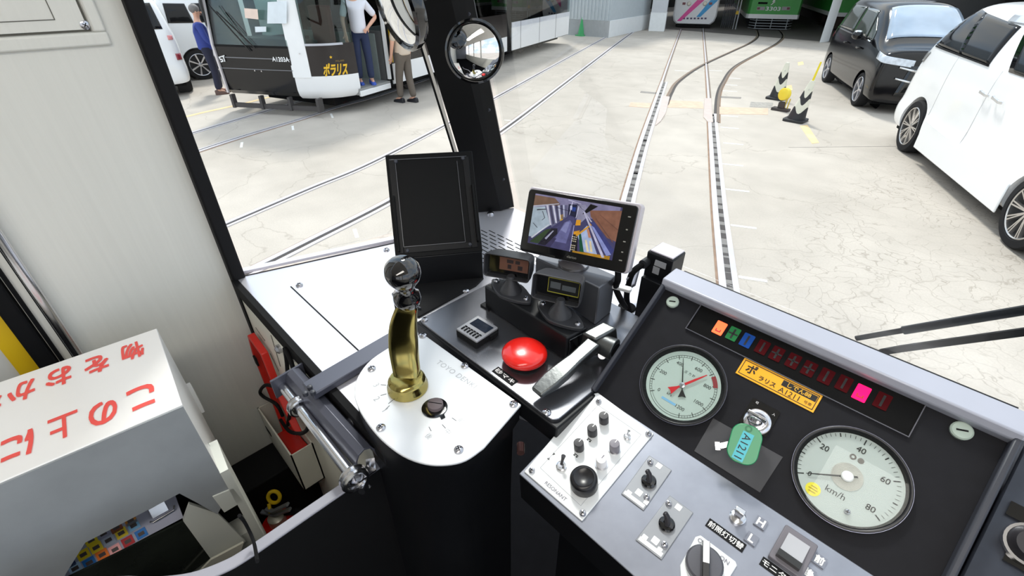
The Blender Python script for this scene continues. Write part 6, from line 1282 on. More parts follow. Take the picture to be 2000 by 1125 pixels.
# yellow katakana logo on the curved flank panel
LP0, LP1 = T1.P(0.25, 0.06, 0), T1.P(-0.19, 0.43, 0); ld = (LP0 - LP1).normalized(); ln = ld.cross(V((0, 0, 1)))
if ln.dot(EYE - LP0) < 0: ln = -ln
LF = PF((LP0 + LP1) / 2 + ln * 0.035, ld, (0, 0, 1))
M_LG = mat('logo_yellow', (240, 190, 40), 0.4)
aL, bL_ = LF.px(629, 134); aR, bR_ = LF.px(678, 124)
path_ = [T1.P(*p, 0) for p in nose]; acc_ = [0.0]
for i_ in range(1, len(path_)): acc_.append(acc_[-1] + (path_[i_] - path_[i_ - 1]).length)
def onnose(t, z, off=0.008):
    t = max(0.0, min(acc_[-1] - 1e-4, t)); k_ = max(i_ for i_ in range(len(acc_)) if acc_[i_] <= t); k_ = min(k_, len(path_) - 2); d_ = (path_[k_ + 1] - path_[k_]).normalized(); n_ = V((-d_.y, d_.x, 0)); n_ = n_ if n_.dot(EYE - path_[k_]) > 0 else -n_
    q_ = path_[k_] + d_ * (t - acc_[k_]) + n_ * off; return V((q_.x, q_.y, z))
def tpx(px, z): return min((abs(proj(onnose(k_ * 0.005, z))[0] - px), k_ * 0.005) for k_ in range(int(acc_[-1] / 0.005)))[1]
tR_, tL_ = tpx(677, 0.9), tpx(630, 0.9)
class NoseF:
    def __init__(s, tc, zc, sl=0.0): s.t, s.zc, s.sl = tc, zc, sl
    def P(s, a, b, c=0.0): return onnose(s.t - a - b * s.sl, s.zc + b, 0.008 + c)
zl_ = 0.5 * (onp(630, 146, onnose(tL_, 0), (EYE - onnose(tL_, 0)).normalized()).z + onp(677, 118, onnose(tR_, 0), (EYE - onnose(tR_, 0)).normalized()).z)
G = NoseF((tL_ + tR_) / 2, zl_, 0.2); mb = MB(); mb.text(G, 'ポラリス', w=tL_ - tR_, h=0.20, c=0.001, bold=0.035, space=0.9); a, b = LF.px(646, 112)
St = LF.at(a, b + 0.005, 0.02); mb.fprism(St, [(0.028 * (1 if k % 2 == 0 else 0.45) * math.cos(R(90 + 36 * k)), 0.028 * (1 if k % 2 == 0 else 0.45) * math.sin(R(90 + 36 * k))) for k in range(10)], 0, 0.003); mb.build('logo', M_LG, tr)
mb = MB(); mb.text(NoseF(tpx(664, 0.95), zl_ + 0.135), 'POLARIS', w=(tL_ - tR_) * 0.36, c=0.001); mb.build('logo', mat('logo_dim', (150, 124, 60), 0.5), tr)

# ------------------------------------------------------------------ depot
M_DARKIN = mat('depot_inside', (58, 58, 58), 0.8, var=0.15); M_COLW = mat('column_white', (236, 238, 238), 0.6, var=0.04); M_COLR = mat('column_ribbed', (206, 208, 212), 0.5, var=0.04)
def column(name, px0, px1, dep):
    p0, p1 = gp(*px0), gp(*px1); e = (p1 - p0); n = V((-e.y, e.x, 0)).normalized() * dep
    if n.y < 0: n = -n
    mb = MB(); mb.prism([p0, p1, p1 + n, p0 + n], (0, 0, 0.78)); o = struct(mb.build(name, M_COLW, bevel=0.02))
    zb_ = V((0, 0, 0.76)); mb = MB(); m_ = e.normalized() * 0.02; mb.prism([p + zb_ for p in (p0 + m_, p1 - m_, p1 - m_ + n, p0 + m_ + n)], (0, 0, 3.44)); 
    k = 0.0
    while k < e.length - 0.06: q = p0 + zb_ + e.normalized() * (k + 0.03) - n.normalized() * 0.015; mb.prism([q, q + e.normalized() * 0.03, q + e.normalized() * 0.03 + n.normalized() * 0.03, q + n.normalized() * 0.03], (0, 0, 3.44)); k += 0.07
    mb.build('ribbed_post', M_COLR, o); return p0, p1
c1a, c1b = column('trim_10', (1266, 61), (1297, 62), 0.5)
mb = MB(); p0, p1 = gp(1600, 84), gp(1612, 82); n = V((0.2, 1, 0)).normalized() * 0.25; mb.prism([p0, p1, p1 + n, p0 + n], (0, 0, 4.2)); struct(mb.build('trim_11', M_COLW, bevel=0.01))
# corrugated wall at the far end of the modern tram
w0, w1 = V((-15.6, 17.9, 0)), gp(1189, 74)
mb = MB(); e = (w1 - w0).normalized(); n = V((-e.y, e.x, 0)); mb.prism([w0, w1, w1 + n * 4.5, w0 + n * 4.5], (0, 0, 0.62)); wl = struct(mb.build('wall_depot', M_COLW, bevel=0.01))
mb = MB(); mb.prism([w0 + e * 0.02, w1 - e * 0.02, w1 - e * 0.02 + n * 4.4, w0 + e * 0.02 + n * 4.4], (0, 0, 4.5)); k = 0
while k < (w1 - w0).length - 0.1: q = w0 + e * k - n * 0.03 + V((0, 0, 0.62)); mb.prism([q, q + e * 0.06, q + e * 0.06 + n * 0.05, q + n * 0.05], (0, 0, 3.9)); k += 0.16
mb.build('corrugated_sheet', mat('corrugated_pale', (190, 198, 202), 0.5, var=0.05), wl)
# roof and dark inside
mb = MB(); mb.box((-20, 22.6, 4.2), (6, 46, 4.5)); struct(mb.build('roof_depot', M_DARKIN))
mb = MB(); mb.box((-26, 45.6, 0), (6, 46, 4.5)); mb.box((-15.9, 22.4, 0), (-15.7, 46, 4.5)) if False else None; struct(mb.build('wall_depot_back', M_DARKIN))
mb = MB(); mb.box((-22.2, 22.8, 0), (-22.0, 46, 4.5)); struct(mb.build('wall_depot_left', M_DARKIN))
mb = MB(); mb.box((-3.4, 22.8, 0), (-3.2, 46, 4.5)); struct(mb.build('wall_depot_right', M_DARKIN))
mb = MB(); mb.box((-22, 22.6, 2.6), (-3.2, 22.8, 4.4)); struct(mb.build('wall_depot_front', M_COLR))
mb = MB(); mb.box((-24, 23.4, 0), (-3.0, 45.6, 0.004)); struct(mb.build('floor_depot', mat('depot_floor', (112, 106, 100), 0.8, var=0.1)))  # yard ground continued, its colour darkened for the shade under the roof

# ---- white tram with pink and blue stripes
tdir, rdir = V((-0.461, 0.887, 0)), V((0.887, 0.461, 0))
def depot_tram(name, label, o, body_m, zb, half, zt):
    T = TF3(o, tdir, rdir); t = thing(name, label, 'tram', V(o)); return t, T
wt, TW = depot_tram('tram', 'white tram with pink and blue diagonal stripes inside the depot', (-12.64, 24.6, 0), None, 0.2, 1.0, 3)
def sec(T, s, hw, z0, z1, r0=0.22): return [T.P(s, -hw + r0, z0), T.P(s, hw - r0, z0), T.P(s, hw - 0.06, z0 + r0 * 0.6), T.P(s, hw, z0 + r0 * 1.6), T.P(s, hw, z1), T.P(s, -hw, z1), T.P(s, -hw, z0 + r0 * 1.6), T.P(s, -hw + 0.06, z0 + r0 * 0.6)]
mb = MB(); mb.loft([sec(TW, 0.0, 0.94, 0.20, 3.0), sec(TW, 0.08, 1.0, 0.17, 3.1), sec(TW, 9, 1.02, 0.17, 3.1)]); mb.build('body', mat('tram_white_matt', (236, 236, 238), 0.35, var=0.02), wt)
WF = PF(TW.P(-0.004, 0, 0), rdir, (0, 0, 1))
wq = lambda x, y: WF.px(x, y)
for nm, c, q in (('pink_stripe', (232, 76, 160), ((1362, 0), (1376, 0), (1330, 41), (1322, 41))), ('blue_stripe', (50, 160, 220), ((1388, 0), (1403, 0), (1368, 33), (1360, 33)))):
    pts = [wq(*p) for p in q]; mb = MB(); mb.fprism(WF, pts, -0.002, 0.006); mb.build(nm, mat(nm, c, 0.4), wt)
for x in (1346, 1377):
    a, b = wq(x, 7); mb = MB(); mb.lathe(WF.at(a, b), [(0.10, 0), (0.10, 0.03), (0.07, 0.04)], 24); o = mb.build('headlight', mat('lamp_ring', (190, 184, 176), 0.3, metal=0.3), wt); mb = MB(); mb.lathe(WF.at(a, b), [(0.06, 0.03), (0.06, 0.045)], 20); mb.build('lens', mat('lens_pale', (236, 230, 214), 0.1), o)
mb = MB()
for k in range(7): a, b = wq(1336 + k * 7, 36); mb.fbox(WF, a - 0.05, a + 0.045, b - 0.035, b + 0.035, 0, 0.006)
mb.build('print_row', mat('print_purple', (70, 60, 96), 0.5), wt)
mb = MB()
for x in (1336, 1388): a, b = wq(x, 7); mb.fbox(WF, a - 0.07, a + 0.07, b - 0.05, b + 0.05, 0, 0.01)
mb.build('tail_lamp', mat('tail_dark_red', (120, 60, 70), 0.3), wt)
mb = MB(); mb.prism([TW.P(0.1, -0.8, 0.05), TW.P(0.1, 0.8, 0.05), TW.P(9, 0.8, 0.05), TW.P(9, -0.8, 0.05)], (0, 0, 0.18)); mb.build('underframe', M_DARKFLAT, wt)
# ---- green tram 3303
gt, TGn = depot_tram('tram', 'green tram numbered 3303 with a grey rail guard in front', (-9.72, 26.5, 0), None, 0.4, 1.15, 3)
M_GRN = mat('tram_green', (70, 170, 76), 0.35, var=0.04)
mb = MB(); mb.loft([[TGn.P(s, -h, 0.62), TGn.P(s, h, 0.62), TGn.P(s, h, 3.1), TGn.P(s, -h, 3.1)] for s, h in ((0.0, 1.02), (0.1, 1.10), (0.3, 1.14), (10, 1.14))]); mb.build('body', M_GRN, gt)
mb = MB(); mb.loft([[TGn.P(s, -h, 0.46), TGn.P(s, h, 0.46), TGn.P(s, h, 0.64), TGn.P(s, -h, 0.64)] for s, h in ((-0.02, 1.04), (0.08, 1.12), (0.3, 1.16), (10, 1.16))]); mb.build('white_band', M_TW, gt)
GF = PF(TGn.P(-0.002, 0, 0), rdir, (0, 0, 1)); gq = lambda x, y: GF.px(x, y)
mb = MB(); a, b = gq(1510, 17); mb.text(GF.at(a, b), '3303', w=0.62, h=0.15, c=0.01, bold=0.02); a, b = gq(1511, 4); G = GF.at(a, b, 0.006); mb.fprism(G, [(-.02, .10), (.10, .14), (.02, .02), (.08, .02), (-.06, -.12), (-.10, -.12), (.0, .0), (-.06, .0)], 0, 0.004); mb.build('number', M_WL, gt)
for x in (1486, 1535):
    a, b = gq(x, 16.5); mb = MB(); mb.fbox(GF, a - 0.17, a + 0.17, b - 0.07, b + 0.07, 0, 0.008); o = mb.build('lamp_cluster', mat('lamp_grey', (170, 164, 168), 0.35), gt); mb = MB(); s = -1 if x < 1500 else 1; mb.fbox(GF, a + s * 0.10 - 0.06, a + s * 0.10 + 0.06, b - 0.045, b + 0.045, 0.008, 0.014); mb.build('tail_lamp', mat('tail_dark_red', (120, 60, 70), 0.3), o)
a, b = gq(1490, 6); mb = MB(); mb.fbox(GF, a - 0.2, a + 0.2, b - 0.04, b + 0.04, 0, 0.006); mb.build('grille', M_DARKFLAT, gt)
mb = MB()
for z in (0.06, 0.17, 0.28, 0.40): mb.bar([TGn.P(0.25, -0.92, z), TGn.P(-0.15, -0.72, z), TGn.P(-0.15, 0.72, z), TGn.P(0.25, 0.92, z)], 0.03, 0.03)
for w in (-0.66, 0.0, 0.66): mb.bar([TGn.P(-0.15, w, 0.06), TGn.P(-0.1, w, 0.46)], 0.03, 0.03, up=tdir)
mb.build('rail_guard', mat('guard_pale', (150, 156, 160), 0.5), gt)
mb = MB(); mb.prism([TGn.P(0.2, -0.8, 0.06), TGn.P(0.2, 0.8, 0.06), TGn.P(10, 0.8, 0.06), TGn.P(10, -0.8, 0.06)], (0, 0, 0.42)); mb.build('underframe', M_DARKFLAT, gt)
# ---- third tram further right
o3 = gp(1640, 62); tg3, T3 = depot_tram('tram', 'second green tram half hidden behind the white depot post', (o3.x, o3.y, 0), None, 0, 0, 0)
T3 = TF3((o3.x + 0.4, o3.y + 0.6, 0), tdir, rdir)
mb = MB(); mb.loft([[T3.P(s, -h, 0.72), T3.P(s, h, 0.72), T3.P(s, h, 3.1), T3.P(s, -h, 3.1)] for s, h in ((0.0, 1.02), (0.15, 1.12), (10, 1.14))]); mb.build('body', M_GRN, tg3)
mb = MB(); mb.loft([[T3.P(s, -h, 0.58), T3.P(s, h, 0.58), T3.P(s, h, 0.74), T3.P(s, -h, 0.74)] for s, h in ((-0.02, 1.04), (0.13, 1.14), (10, 1.16))]); mb.build('white_band', M_TW, tg3)
mb = MB(); mb.prism([T3.P(0.3, -0.8, 0.06), T3.P(0.3, 0.8, 0.06), T3.P(10, 0.8, 0.06), T3.P(10, -0.8, 0.06)], (0, 0, 0.55))
for s in (1.2, 2.8): mb.cyl(T3.P(s, -0.95, 0.35), T3.P(s, -0.8, 0.35), 0.33, n=24)
mb.build('bogie', mat('bogie_brown', (60, 48, 42), 0.8), tg3)
# ---- folding steel gate
g0, g1_ = gp(1407, 56), gp(1430, 57); gt_ = thing('folding_gate', 'black folding lattice gate with silver posts beside the striped tram', 'gate', g1_)
mb = MB()
for k in range(7): p = g0.lerp(g1_, k / 6); mb.bar([p + V((0, 0, 0.03)), p + V((0, 0, 2.0))], 0.02, 0.02, up=(0, 1, 0))
for k in range(6):
    p, q = g0.lerp(g1_, k / 6), g0.lerp(g1_, (k + 1) / 6)
    for z in (0.1, 0.6, 1.1): mb.bar([p + V((0, 0, z)), q + V((0, 0, z + 0.5))], 0.012, 0.012, up=(0, 1, 0)); mb.bar([p + V((0, 0, z + 0.5)), q + V((0, 0, z))], 0.012, 0.012, up=(0, 1, 0))
mb.build('lattice', M_CHARCOAL, gt_)
mb = MB()
for dx in (0.0, 0.14): mb.cyl(g1_ + V((dx, 0.03, 0)), g1_ + V((dx, 0.03, 2.1)), 0.03, n=12)
mb.build('post', mat('gate_silver', (172, 176, 180), 0.4, metal=0.5), gt_)
mb = MB(); mb.prism([g1_ + V((0, -0.02, 0.62)), g1_ + V((0.14, -0.02, 0.62)), g1_ + V((0.12, -0.02, 0.76)), g1_ + V((0.02, -0.02, 0.76))], (0, 0.03, 0)); mb.build('yellow_plate', mat('plate_yellow', (214, 176, 40), 0.5), gt_)
# ---- green cone by the corrugated wall
p = gp(1135, 70); gc = thing('traffic_cone', 'green traffic cone in front of the corrugated depot wall', 'cone', p)
F = PF(p, (1, 0, 0), (0, 1, 0)); mb = MB(); mb.lathe(F, [(0.15, 0.04), (0.03, 0.7)], 20); mb.build('body', mat('cone_green', (40, 160, 92), 0.5), gc); mb = MB(); mb.frr(F, 0.4, 0.4, 0.05, 0, 0.045); mb.build('base', mat('cone_green', (40, 160, 92), 0.5), gc)
# ================================================================== CARS
def eval_mesh(o):
    dg = bpy.context.evaluated_depsgraph_get(); return bpy.data.meshes.new_from_object(o.evaluated_get(dg), depsgraph=dg)
class Car:
    # frame: o on the ground under the near side skin, f forward, r outward normal of the near side
    def __init__(s, name, label, o, f, r, W, levels, stations, paint, cat='car', wheels=(), wr=0.32, group=None):
        s.o, s.f, s.r, s.W = V(o), V(f).normalized(), V(r).normalized(), W
        s.t = thing(name, label, cat, s.P(1.0, -W / 2, 0), group)
        mb = MB(); rings = []
        for xs, zmap in stations:
            ring = []; L = []
            for k, (z, y) in enumerate(levels):
                zz = zmap(z) if callable(zmap) else (zmap[k] if zmap else z); yy = y
                xx = xs(zz, k) if callable(xs) else (xs[k] if isinstance(xs, (list, tuple)) else xs)
                inset = 0.0
                if isinstance(xx, tuple): xx, inset = xx
                L.append((xx, yy + inset, zz))
            ring = [s.P(x, -y, z) for x, y, z in L] + [s.P(x, -(W - y), z) for x, y, z in L[::-1]]
            rings.append(ring)
        mb.loft(rings); b = mb.build('body', paint, s.t, smooth=180, sub=2)
        bpy.context.view_layer.update()
        me = eval_mesh(b); inv = wm(b)
        s.bvh = BVHTree.FromPolygons([inv @ v.co for v in me.vertices], [tuple(p.vertices) for p in me.polygons])
        # real wheel openings
        if wheels:
            cm = MB()
            for (x, z) in wheels:
                for side_ in (0.15, -W - 0.15): 
                    y1 = side_ - 0.45 if side_ > 0 else side_ + 0.45
                    cm.cyl(s.P(x, side_, z), s.P(x, y1, z), wr * 1.16, n=36)
            c = cm.build('cutter', M_DARKFLAT, None, smooth=0)
            md = b.modifiers.new('arch', 'BOOLEAN'); md.object = c; md.operation = 'DIFFERENCE'; md.solver = 'EXACT'
            bpy.context.view_layer.update()
            me2 = eval_mesh(b); b.modifiers.clear(); old = b.data; b.data = me2; 
            for p in me2.polygons: p.use_smooth = True
            me2.set_sharp_from_angle(angle=R(38))
            bpy.data.objects.remove(c)
            wb = MB()
            for (x, z) in wheels: 
                wb.cyl(s.P(x, -0.42, z), s.P(x, -0.40, z), wr * 1.15, n=36)
            wb.build('wheel_well', M_DARKFLAT, s.t)
        else: b.modifiers.clear(); b.data = me; [setattr(p, 'use_smooth', True) for p in me.polygons]
        b.data.materials.clear(); b.data.materials.append(paint)
        s.body = b
        mbu = MB(); 
    def P(s, x, y, z): return s.o + s.f * x + s.r * y + V((0, 0, z))
    def pxs(s, px, py, d=0.0):
        p = onp(px, py, s.o + s.r * d, s.r) - s.o; return (p.dot(s.f), p.z)
    def hit(s, p, d):
        h = s.bvh.ray_cast(p, d); return h[0]
    def patch(s, name, m, quad, d, base, off=0.006, n=8, parent=None, thick=0.006):
        # quad corners as world points on a plane in front of the skin, pushed along d until they meet the body
        q = [V(p) for p in quad]; vs = []; ok = []
        for i in range(n + 1):
            for j in range(n + 1):
                u, v = i / n, j / n; p = (q[0] * (1 - u) + q[1] * u) * (1 - v) + (q[3] * (1 - u) + q[2] * u) * v
                h = s.hit(p - d * base, d); ok.append(h is not None); vs.append((h if h is not None else p) - d * off)
        fs = [(i * (n + 1) + j, (i + 1) * (n + 1) + j, (i + 1) * (n + 1) + j + 1, i * (n + 1) + j + 1) for i in range(n) for j in range(n) if ok[i * (n + 1) + j] and ok[(i + 1) * (n + 1) + j] and ok[(i + 1) * (n + 1) + j + 1] and ok[i * (n + 1) + j + 1]]
        if not fs: return None
        mb = MB(); mb.add(vs, fs); return mb.build(name, m, parent or s.t, smooth=60, solid=thick)
    def side(s, name, m, xz, n=8, off=0.006, parent=None): return s.patch(name, m, [s.P(x, 0.5, z) for x, z in xz], -s.r, 0.0, off, n, parent)
    def front(s, name, m, yz, x=6.0, n=8, off=0.006, parent=None, sgn=1): return s.patch(name, m, [s.P(x * sgn, y, z) for y, z in yz], -s.f * sgn, 0.0, off, n, parent)
    def wheel(s, x, z, wr, w, rim_m, spokes, y=-0.03, style=0, label=None):
        F = PF(s.P(x, y, z), s.f, V((0, 0, 1))); 
        if F.z.dot(s.r) < 0: F = PF(F.o, -F.x, F.y)
        rr = wr * 0.74
        mb = MB(); mb.lathe(F, [(rr, -w), (wr * 0.93, -w), (wr, -w + 0.03), (wr, -0.035), (wr * 0.95, -0.006), (rr + 0.01, 0.0), (rr, -0.012)], 44, cap=False); mb.lathe(F, [(rr + 0.002, -0.10), (0.001, -0.10)], 30, cap=False); t = mb.build('wheel', M_TYRE, s.t)
        mb = MB(); mb.lathe(F, [(rr, -0.10), (rr, -0.008), (rr * 0.965, -0.002), (rr * 0.93, -0.010), (rr * 0.91, -0.09)], 44, cap=False)
        for k in range(spokes):
            a = 2 * PI * k / spokes; 
            for da in ((-0.07, 0.07) if style else (0,)):
                S_ = F.at(0, 0, 0, a + da); mb.loft([[S_.P(r_, -w_, c0), S_.P(r_, w_, c0), S_.P(r_, w_ * 0.7, c1), S_.P(r_, -w_ * 0.7, c1)] for r_, w_, c0, c1 in ((0.03, 0.018 if not style else 0.012, -0.05, -0.022), (rr * 0.94, 0.026 if not style else 0.010, -0.04, -0.008))])
        mb.lathe(F, [(0.045, -0.05), (0.045, -0.022), (0.03, -0.016), (0.001, -0.015)], 20); mb.build('rim', rim_m, t)
        mb = MB(); mb.lathe(F, [(rr * 0.92, -0.085), (0.001, -0.085)], 30, cap=False); mb.build('brake_disc', mat('disc_dark', (44, 45, 48), 0.5, metal=0.4), t)
M_CARW = mat('car_white', (250, 250, 250), 0.22, coat=0.5, var=0.01); M_CARB = mat('car_black', (10, 10, 14), 0.12, spec=0.5, coat=0.08, var=0.02)
M_ALLOY = mat('alloy', (206, 206, 210), 0.25, metal=0.85); M_ALLOYD = mat('alloy_dark', (198, 195, 192), 0.25, metal=0.9)
M_CHROME = mat('car_chrome', (225, 228, 232), 0.1, metal=1.0)
M_CARGLASS = mat('dark_minivan_glass', (14, 15, 18), 0.06, spec=0.35, var=0.4, vscale=2.5)
# ---- big white minivan at the right: rear to the depot, nose out of the frame
wf, wr_ = V((0.461, -0.888, 0)), V((-0.888, -0.461, 0))
lev = [(0.20, 0.10), (0.26, 0.03), (0.42, 0.0), (0.56, 0.012), (0.62, 0.035), (0.95, 0.03), (1.20, 0.04), (1.38, 0.06), (1.60, 0.14), (1.82, 0.24), (1.93, 0.36), (1.97, 0.62)]
rearx = [-1.30, -1.38, -1.42, -1.42, -1.40, -1.36, -1.27, -1.20, -1.05, -0.90, -0.82, -0.75]
def off_(k): return lambda z, i: rearx[i] + k
sts = [([x + 0.03 for x in rearx], None)]
sts = [(lambda z, i: (rearx[i] + 0.0, 0.20), None), (lambda z, i: (rearx[i] + 0.10, 0.04), None), (lambda z, i: rearx[i] + 0.35, None), (0.3, None), (1.1, None), (1.9, None), (2.3, None)]
hood = [0.20, 0.26, 0.42, 0.56, 0.62, 0.9, 1.05, 1.14, 1.18, 1.20, 1.21, 1.22]
sts += [(2.75, [0.20, 0.26, 0.42, 0.56, 0.62, 0.95, 1.18, 1.30, 1.42, 1.55, 1.62, 1.65]), (3.15, hood), (3.55, [z * 0.93 for z in hood]), (3.72, lambda z: 0.25 + min(z, 1.0) * 0.6)]
sts[-1] = (lambda z, i: (3.74, 0.20), [0.24, 0.28, 0.42, 0.52, 0.58, 0.72, 0.80, 0.86, 0.88, 0.90, 0.91, 0.92])
WV = Car('minivan', 'big white minivan parked at the right edge, seen from its side', (-0.858, 8.95, 0), wf, wr_, 1.80, lev, sts, M_CARW, wheels=((-0.42, 0.36), (2.80, 0.36)), wr=0.36)
for x in (-0.42, 2.80): WV.wheel(x, 0.365, 0.365, 0.22, M_ALLOYD, 10, y=-0.01, style=1)
def sq(C, *pxs, d=-0.08): return [C.pxs(x, y, d) for x, y in pxs]
WV.side('rear_window', M_CARGLASS, [WV.pxs(1817, 82, -0.09), WV.pxs(1884, 110, -0.09), WV.pxs(1923, 26, -0.24), WV.pxs(1886, 8, -0.26)])
WV.side('door_window', M_CARGLASS, [WV.pxs(1877, 106, -0.09), WV.pxs(1936, 129, -0.09), WV.pxs(1995, 52, -0.22), WV.pxs(1917, 24, -0.24)])
WV.side('front_window', M_CARGLASS, [WV.pxs(1974, 141, -0.08), (2.3, 1.36), (2.1, 1.80), WV.pxs(2012, 60, -0.24)])
WV.side('window_trim', M_BLACKMATT, [(-0.9, 1.385), (0.80, 1.36), (0.80, 1.375), (-0.9, 1.405)], off=0.012)
WV.side('rain_visor', mat('visor_grey', (196, 202, 210), 0.15, coat=0.4), [(0.35, 1.80), (2.0, 1.80), (2.0, 1.86), (0.30, 1.87)], off=0.02)
for a, b in (((1912, 178), (1927, 187)), ((1936, 189), (1953, 201))):
    p, q = WV.pxs(*a, 0.02), WV.pxs(*b, 0.02); mb = MB(); mb.bar([WV.P(p[0], -0.005, p[1]), WV.P(p[0] + 0.03, 0.02, p[1]), WV.P(q[0] - 0.03, 0.02, q[1]), WV.P(q[0], -0.005, q[1])], 0.03, 0.02, up=wr_); mb.build('door_handle', M_CHROME, WV.t, bevel=0.004)
dg_ = (wf * 0.7 - wr_ * 0.7).normalized()
WV.patch('tail_lamp', mat('lamp_smoke', (150, 150, 148), 0.15, coat=0.5), [WV.P(-1.24, -0.02, 1.17) - dg_, WV.P(-1.12, 0.06, 1.17) - dg_, WV.P(-1.02, 0.04, 1.31) - dg_, WV.P(-1.10, -0.02, 1.31) - dg_], dg_, 0.0, 0.012, 5)
mb = MB()
for x0, z0, z1 in ((1.12, 0.3, 1.36), (-0.02, 0.62, 1.36)): 
    pts_ = []
    for k in range(9):
        z = z0 + (z1 - z0) * k / 8; h = WV.hit(WV.P(x0, 0.5, z), -wr_); pts_.append((h if h else WV.P(x0, 0, z)) + wr_ * 0.001)
    mb.bar(pts_, 0.006, 0.003, up=wr_)
mb.build('door_gap', mat('door_gap_grey', (196, 196, 198), 0.5), WV.t)
# sill skirt
mb = MB(); mb.prism([WV.P(0.06, -0.01, 0.19), WV.P(2.42, -0.01, 0.19), WV.P(2.40, -0.01, 0.50), WV.P(0.04, -0.01, 0.56)], wr_ * 0.022); mb.build('side_skirt', M_CARW, WV.t, bevel=0.012)
mb = MB(); mb.prism([WV.P(-1.2, -0.15, 0.16), WV.P(3.5, -0.15, 0.16), WV.P(3.5, -1.65, 0.16), WV.P(-1.2, -1.65, 0.16)], (0, 0, 0.1)); mb.build('floor_pan', M_DARKFLAT, WV.t)
# ---- black minivan facing the driver
bf, br_ = V((0.48, -0.877, 0)), V((-0.877, -0.48, 0))
levb = [(0.20, 0.10), (0.27, 0.02), (0.45, 0.0), (0.62, 0.0), (0.85, 0.015), (1.05, 0.03), (1.14, 0.05), (1.35, 0.11), (1.60, 0.18), (1.74, 0.26), (1.80, 0.40), (1.82, 0.65)]
rb = [-3.35, -3.40, -3.42, -3.42, -3.40, -3.38, -3.36, -3.30, -3.22, -3.15, -3.08, -2.98]
hb_ = [0.20, 0.27, 0.45, 0.62, 0.85, 0.98, 1.04, 1.08, 1.10, 1.12, 1.13, 1.14]
XF = 0.70
stb = [(lambda z, i: (rb[i], 0.16), None), (lambda z, i: (rb[i] + 0.10, 0.03), None), (-2.6, None), (-1.6, None), (-0.9, None),
       (lambda z, i: -0.35 if z < 1.1 else -0.35 - (z - 1.1) * 0.35, [0.20, 0.27, 0.45, 0.62, 0.85, 1.05, 1.14, 1.30, 1.48, 1.62, 1.68, 1.72]),
       (lambda z, i: 0.05, [0.20, 0.27, 0.45, 0.62, 0.85, 1.02, 1.10, 1.16, 1.20, 1.23, 1.25, 1.27]), (0.40, hb_), (lambda z, i: (0.60, 0.01), [z * 0.99 for z in hb_]), (lambda z, i: (0.69, 0.03), [z * 0.975 for z in hb_]), (lambda z, i: (0.70, 0.10), [z * 0.96 for z in hb_])]
BV = Car('minivan', 'black minivan facing the camera behind the white minivan', (-2.459, 12.161, 0), bf, br_, 1.74, levb, stb, M_CARB, wheels=((-2.62, 0.31), (0.02, 0.31)), wr=0.31)
for x in (-2.62, 0.02): BV.wheel(x, 0.315, 0.315, 0.20, M_ALLOY, 5, y=-0.015, style=1)
BV.side('side_window', mat('pale_car_glass', (72, 78, 74), 0.05, coat=0.5, var=0.4, vscale=3), [(-3.0, 1.20), (-1.75, 1.20), (-1.85, 1.66), (-2.85, 1.66)])
BV.side('side_window', mat('pale_car_glass', (72, 78, 74), 0.05, coat=0.5, var=0.4, vscale=3), [(-1.70, 1.20), (-0.72, 1.18), (-0.98, 1.64), (-1.78, 1.66)])
BV.side('quarter_glass', mat('pale_car_glass', (72, 78, 74), 0.05, coat=0.5, var=0.4, vscale=3), [(-0.66, 1.18), (-0.30, 1.16), (-0.42, 1.30), (-0.86, 1.55)])
BV.side('window_trim', M_CHROME, [(-3.1, 1.165), (-0.35, 1.13), (-0.35, 1.15), (-3.1, 1.19)], off=0.012)
BV.patch('windscreen', mat('sky_glass', (166, 182, 200), 0.04, coat=0.6, var=0.25, vscale=1.5), [BV.P(0.20, -0.17, 1.6), BV.P(0.20, -1.57, 1.6), BV.P(-0.55, -1.42, 2.2), BV.P(-0.55, -0.32, 2.2)], (-bf * 0.35 + V((0, 0, -1))).normalized(), 0.0, 0.008, 12)  # reflected sky is put into the glass colour as pale blue
db_ = (-bf * 0.75 - br_ * 0.66).normalized()
BV.patch('headlight', mat('headlight_clear', (214, 222, 232), 0.08, coat=0.6, var=0.25, vscale=14), [BV.P(0.42, 0.0, 0.93) - db_, BV.P(0.70, -0.56, 0.83) - db_, BV.P(0.70, -0.56, 0.95) - db_, BV.P(0.40, 0.0, 1.05) - db_], db_, 0.0, 0.012, 10)
BV.front('headlight', mat('headlight_clear', (214, 222, 232), 0.08, coat=0.6, var=0.25, vscale=14), [(-1.69, 0.99), (-1.18, 0.86), (-1.18, 0.95), (-1.69, 1.07)], off=0.012)
BV.front('grille', M_BLACKGLOSS, [(-0.42, 0.34), (-1.32, 0.34), (-1.22, 0.86), (-0.52, 0.86)], off=0.010)
for z in (0.76, 0.57): BV.front('grille_bar', M_CHROME, [(-0.34, z + 0.06), (-0.60, z), (-0.60, z + 0.035), (-0.34, z + 0.085)], off=0.03, n=4); BV.front('grille_bar', M_CHROME, [(-0.60, z), (-1.14, z), (-1.14, z + 0.035), (-0.60, z + 0.035)], off=0.03, n=4)
BV.front('number_plate', mat('plate_pale', (226, 228, 224), 0.5), [(-0.70, 0.40), (-1.04, 0.40), (-1.04, 0.56), (-0.70, 0.56)], off=0.05, n=2)
BV.side('tail_lamp', mat('tail_red', (150, 40, 50), 0.2, coat=0.5), [(-3.36, 0.95), (-3.27, 0.95), (-3.27, 1.12), (-3.36, 1.12)], n=3, off=0.012)
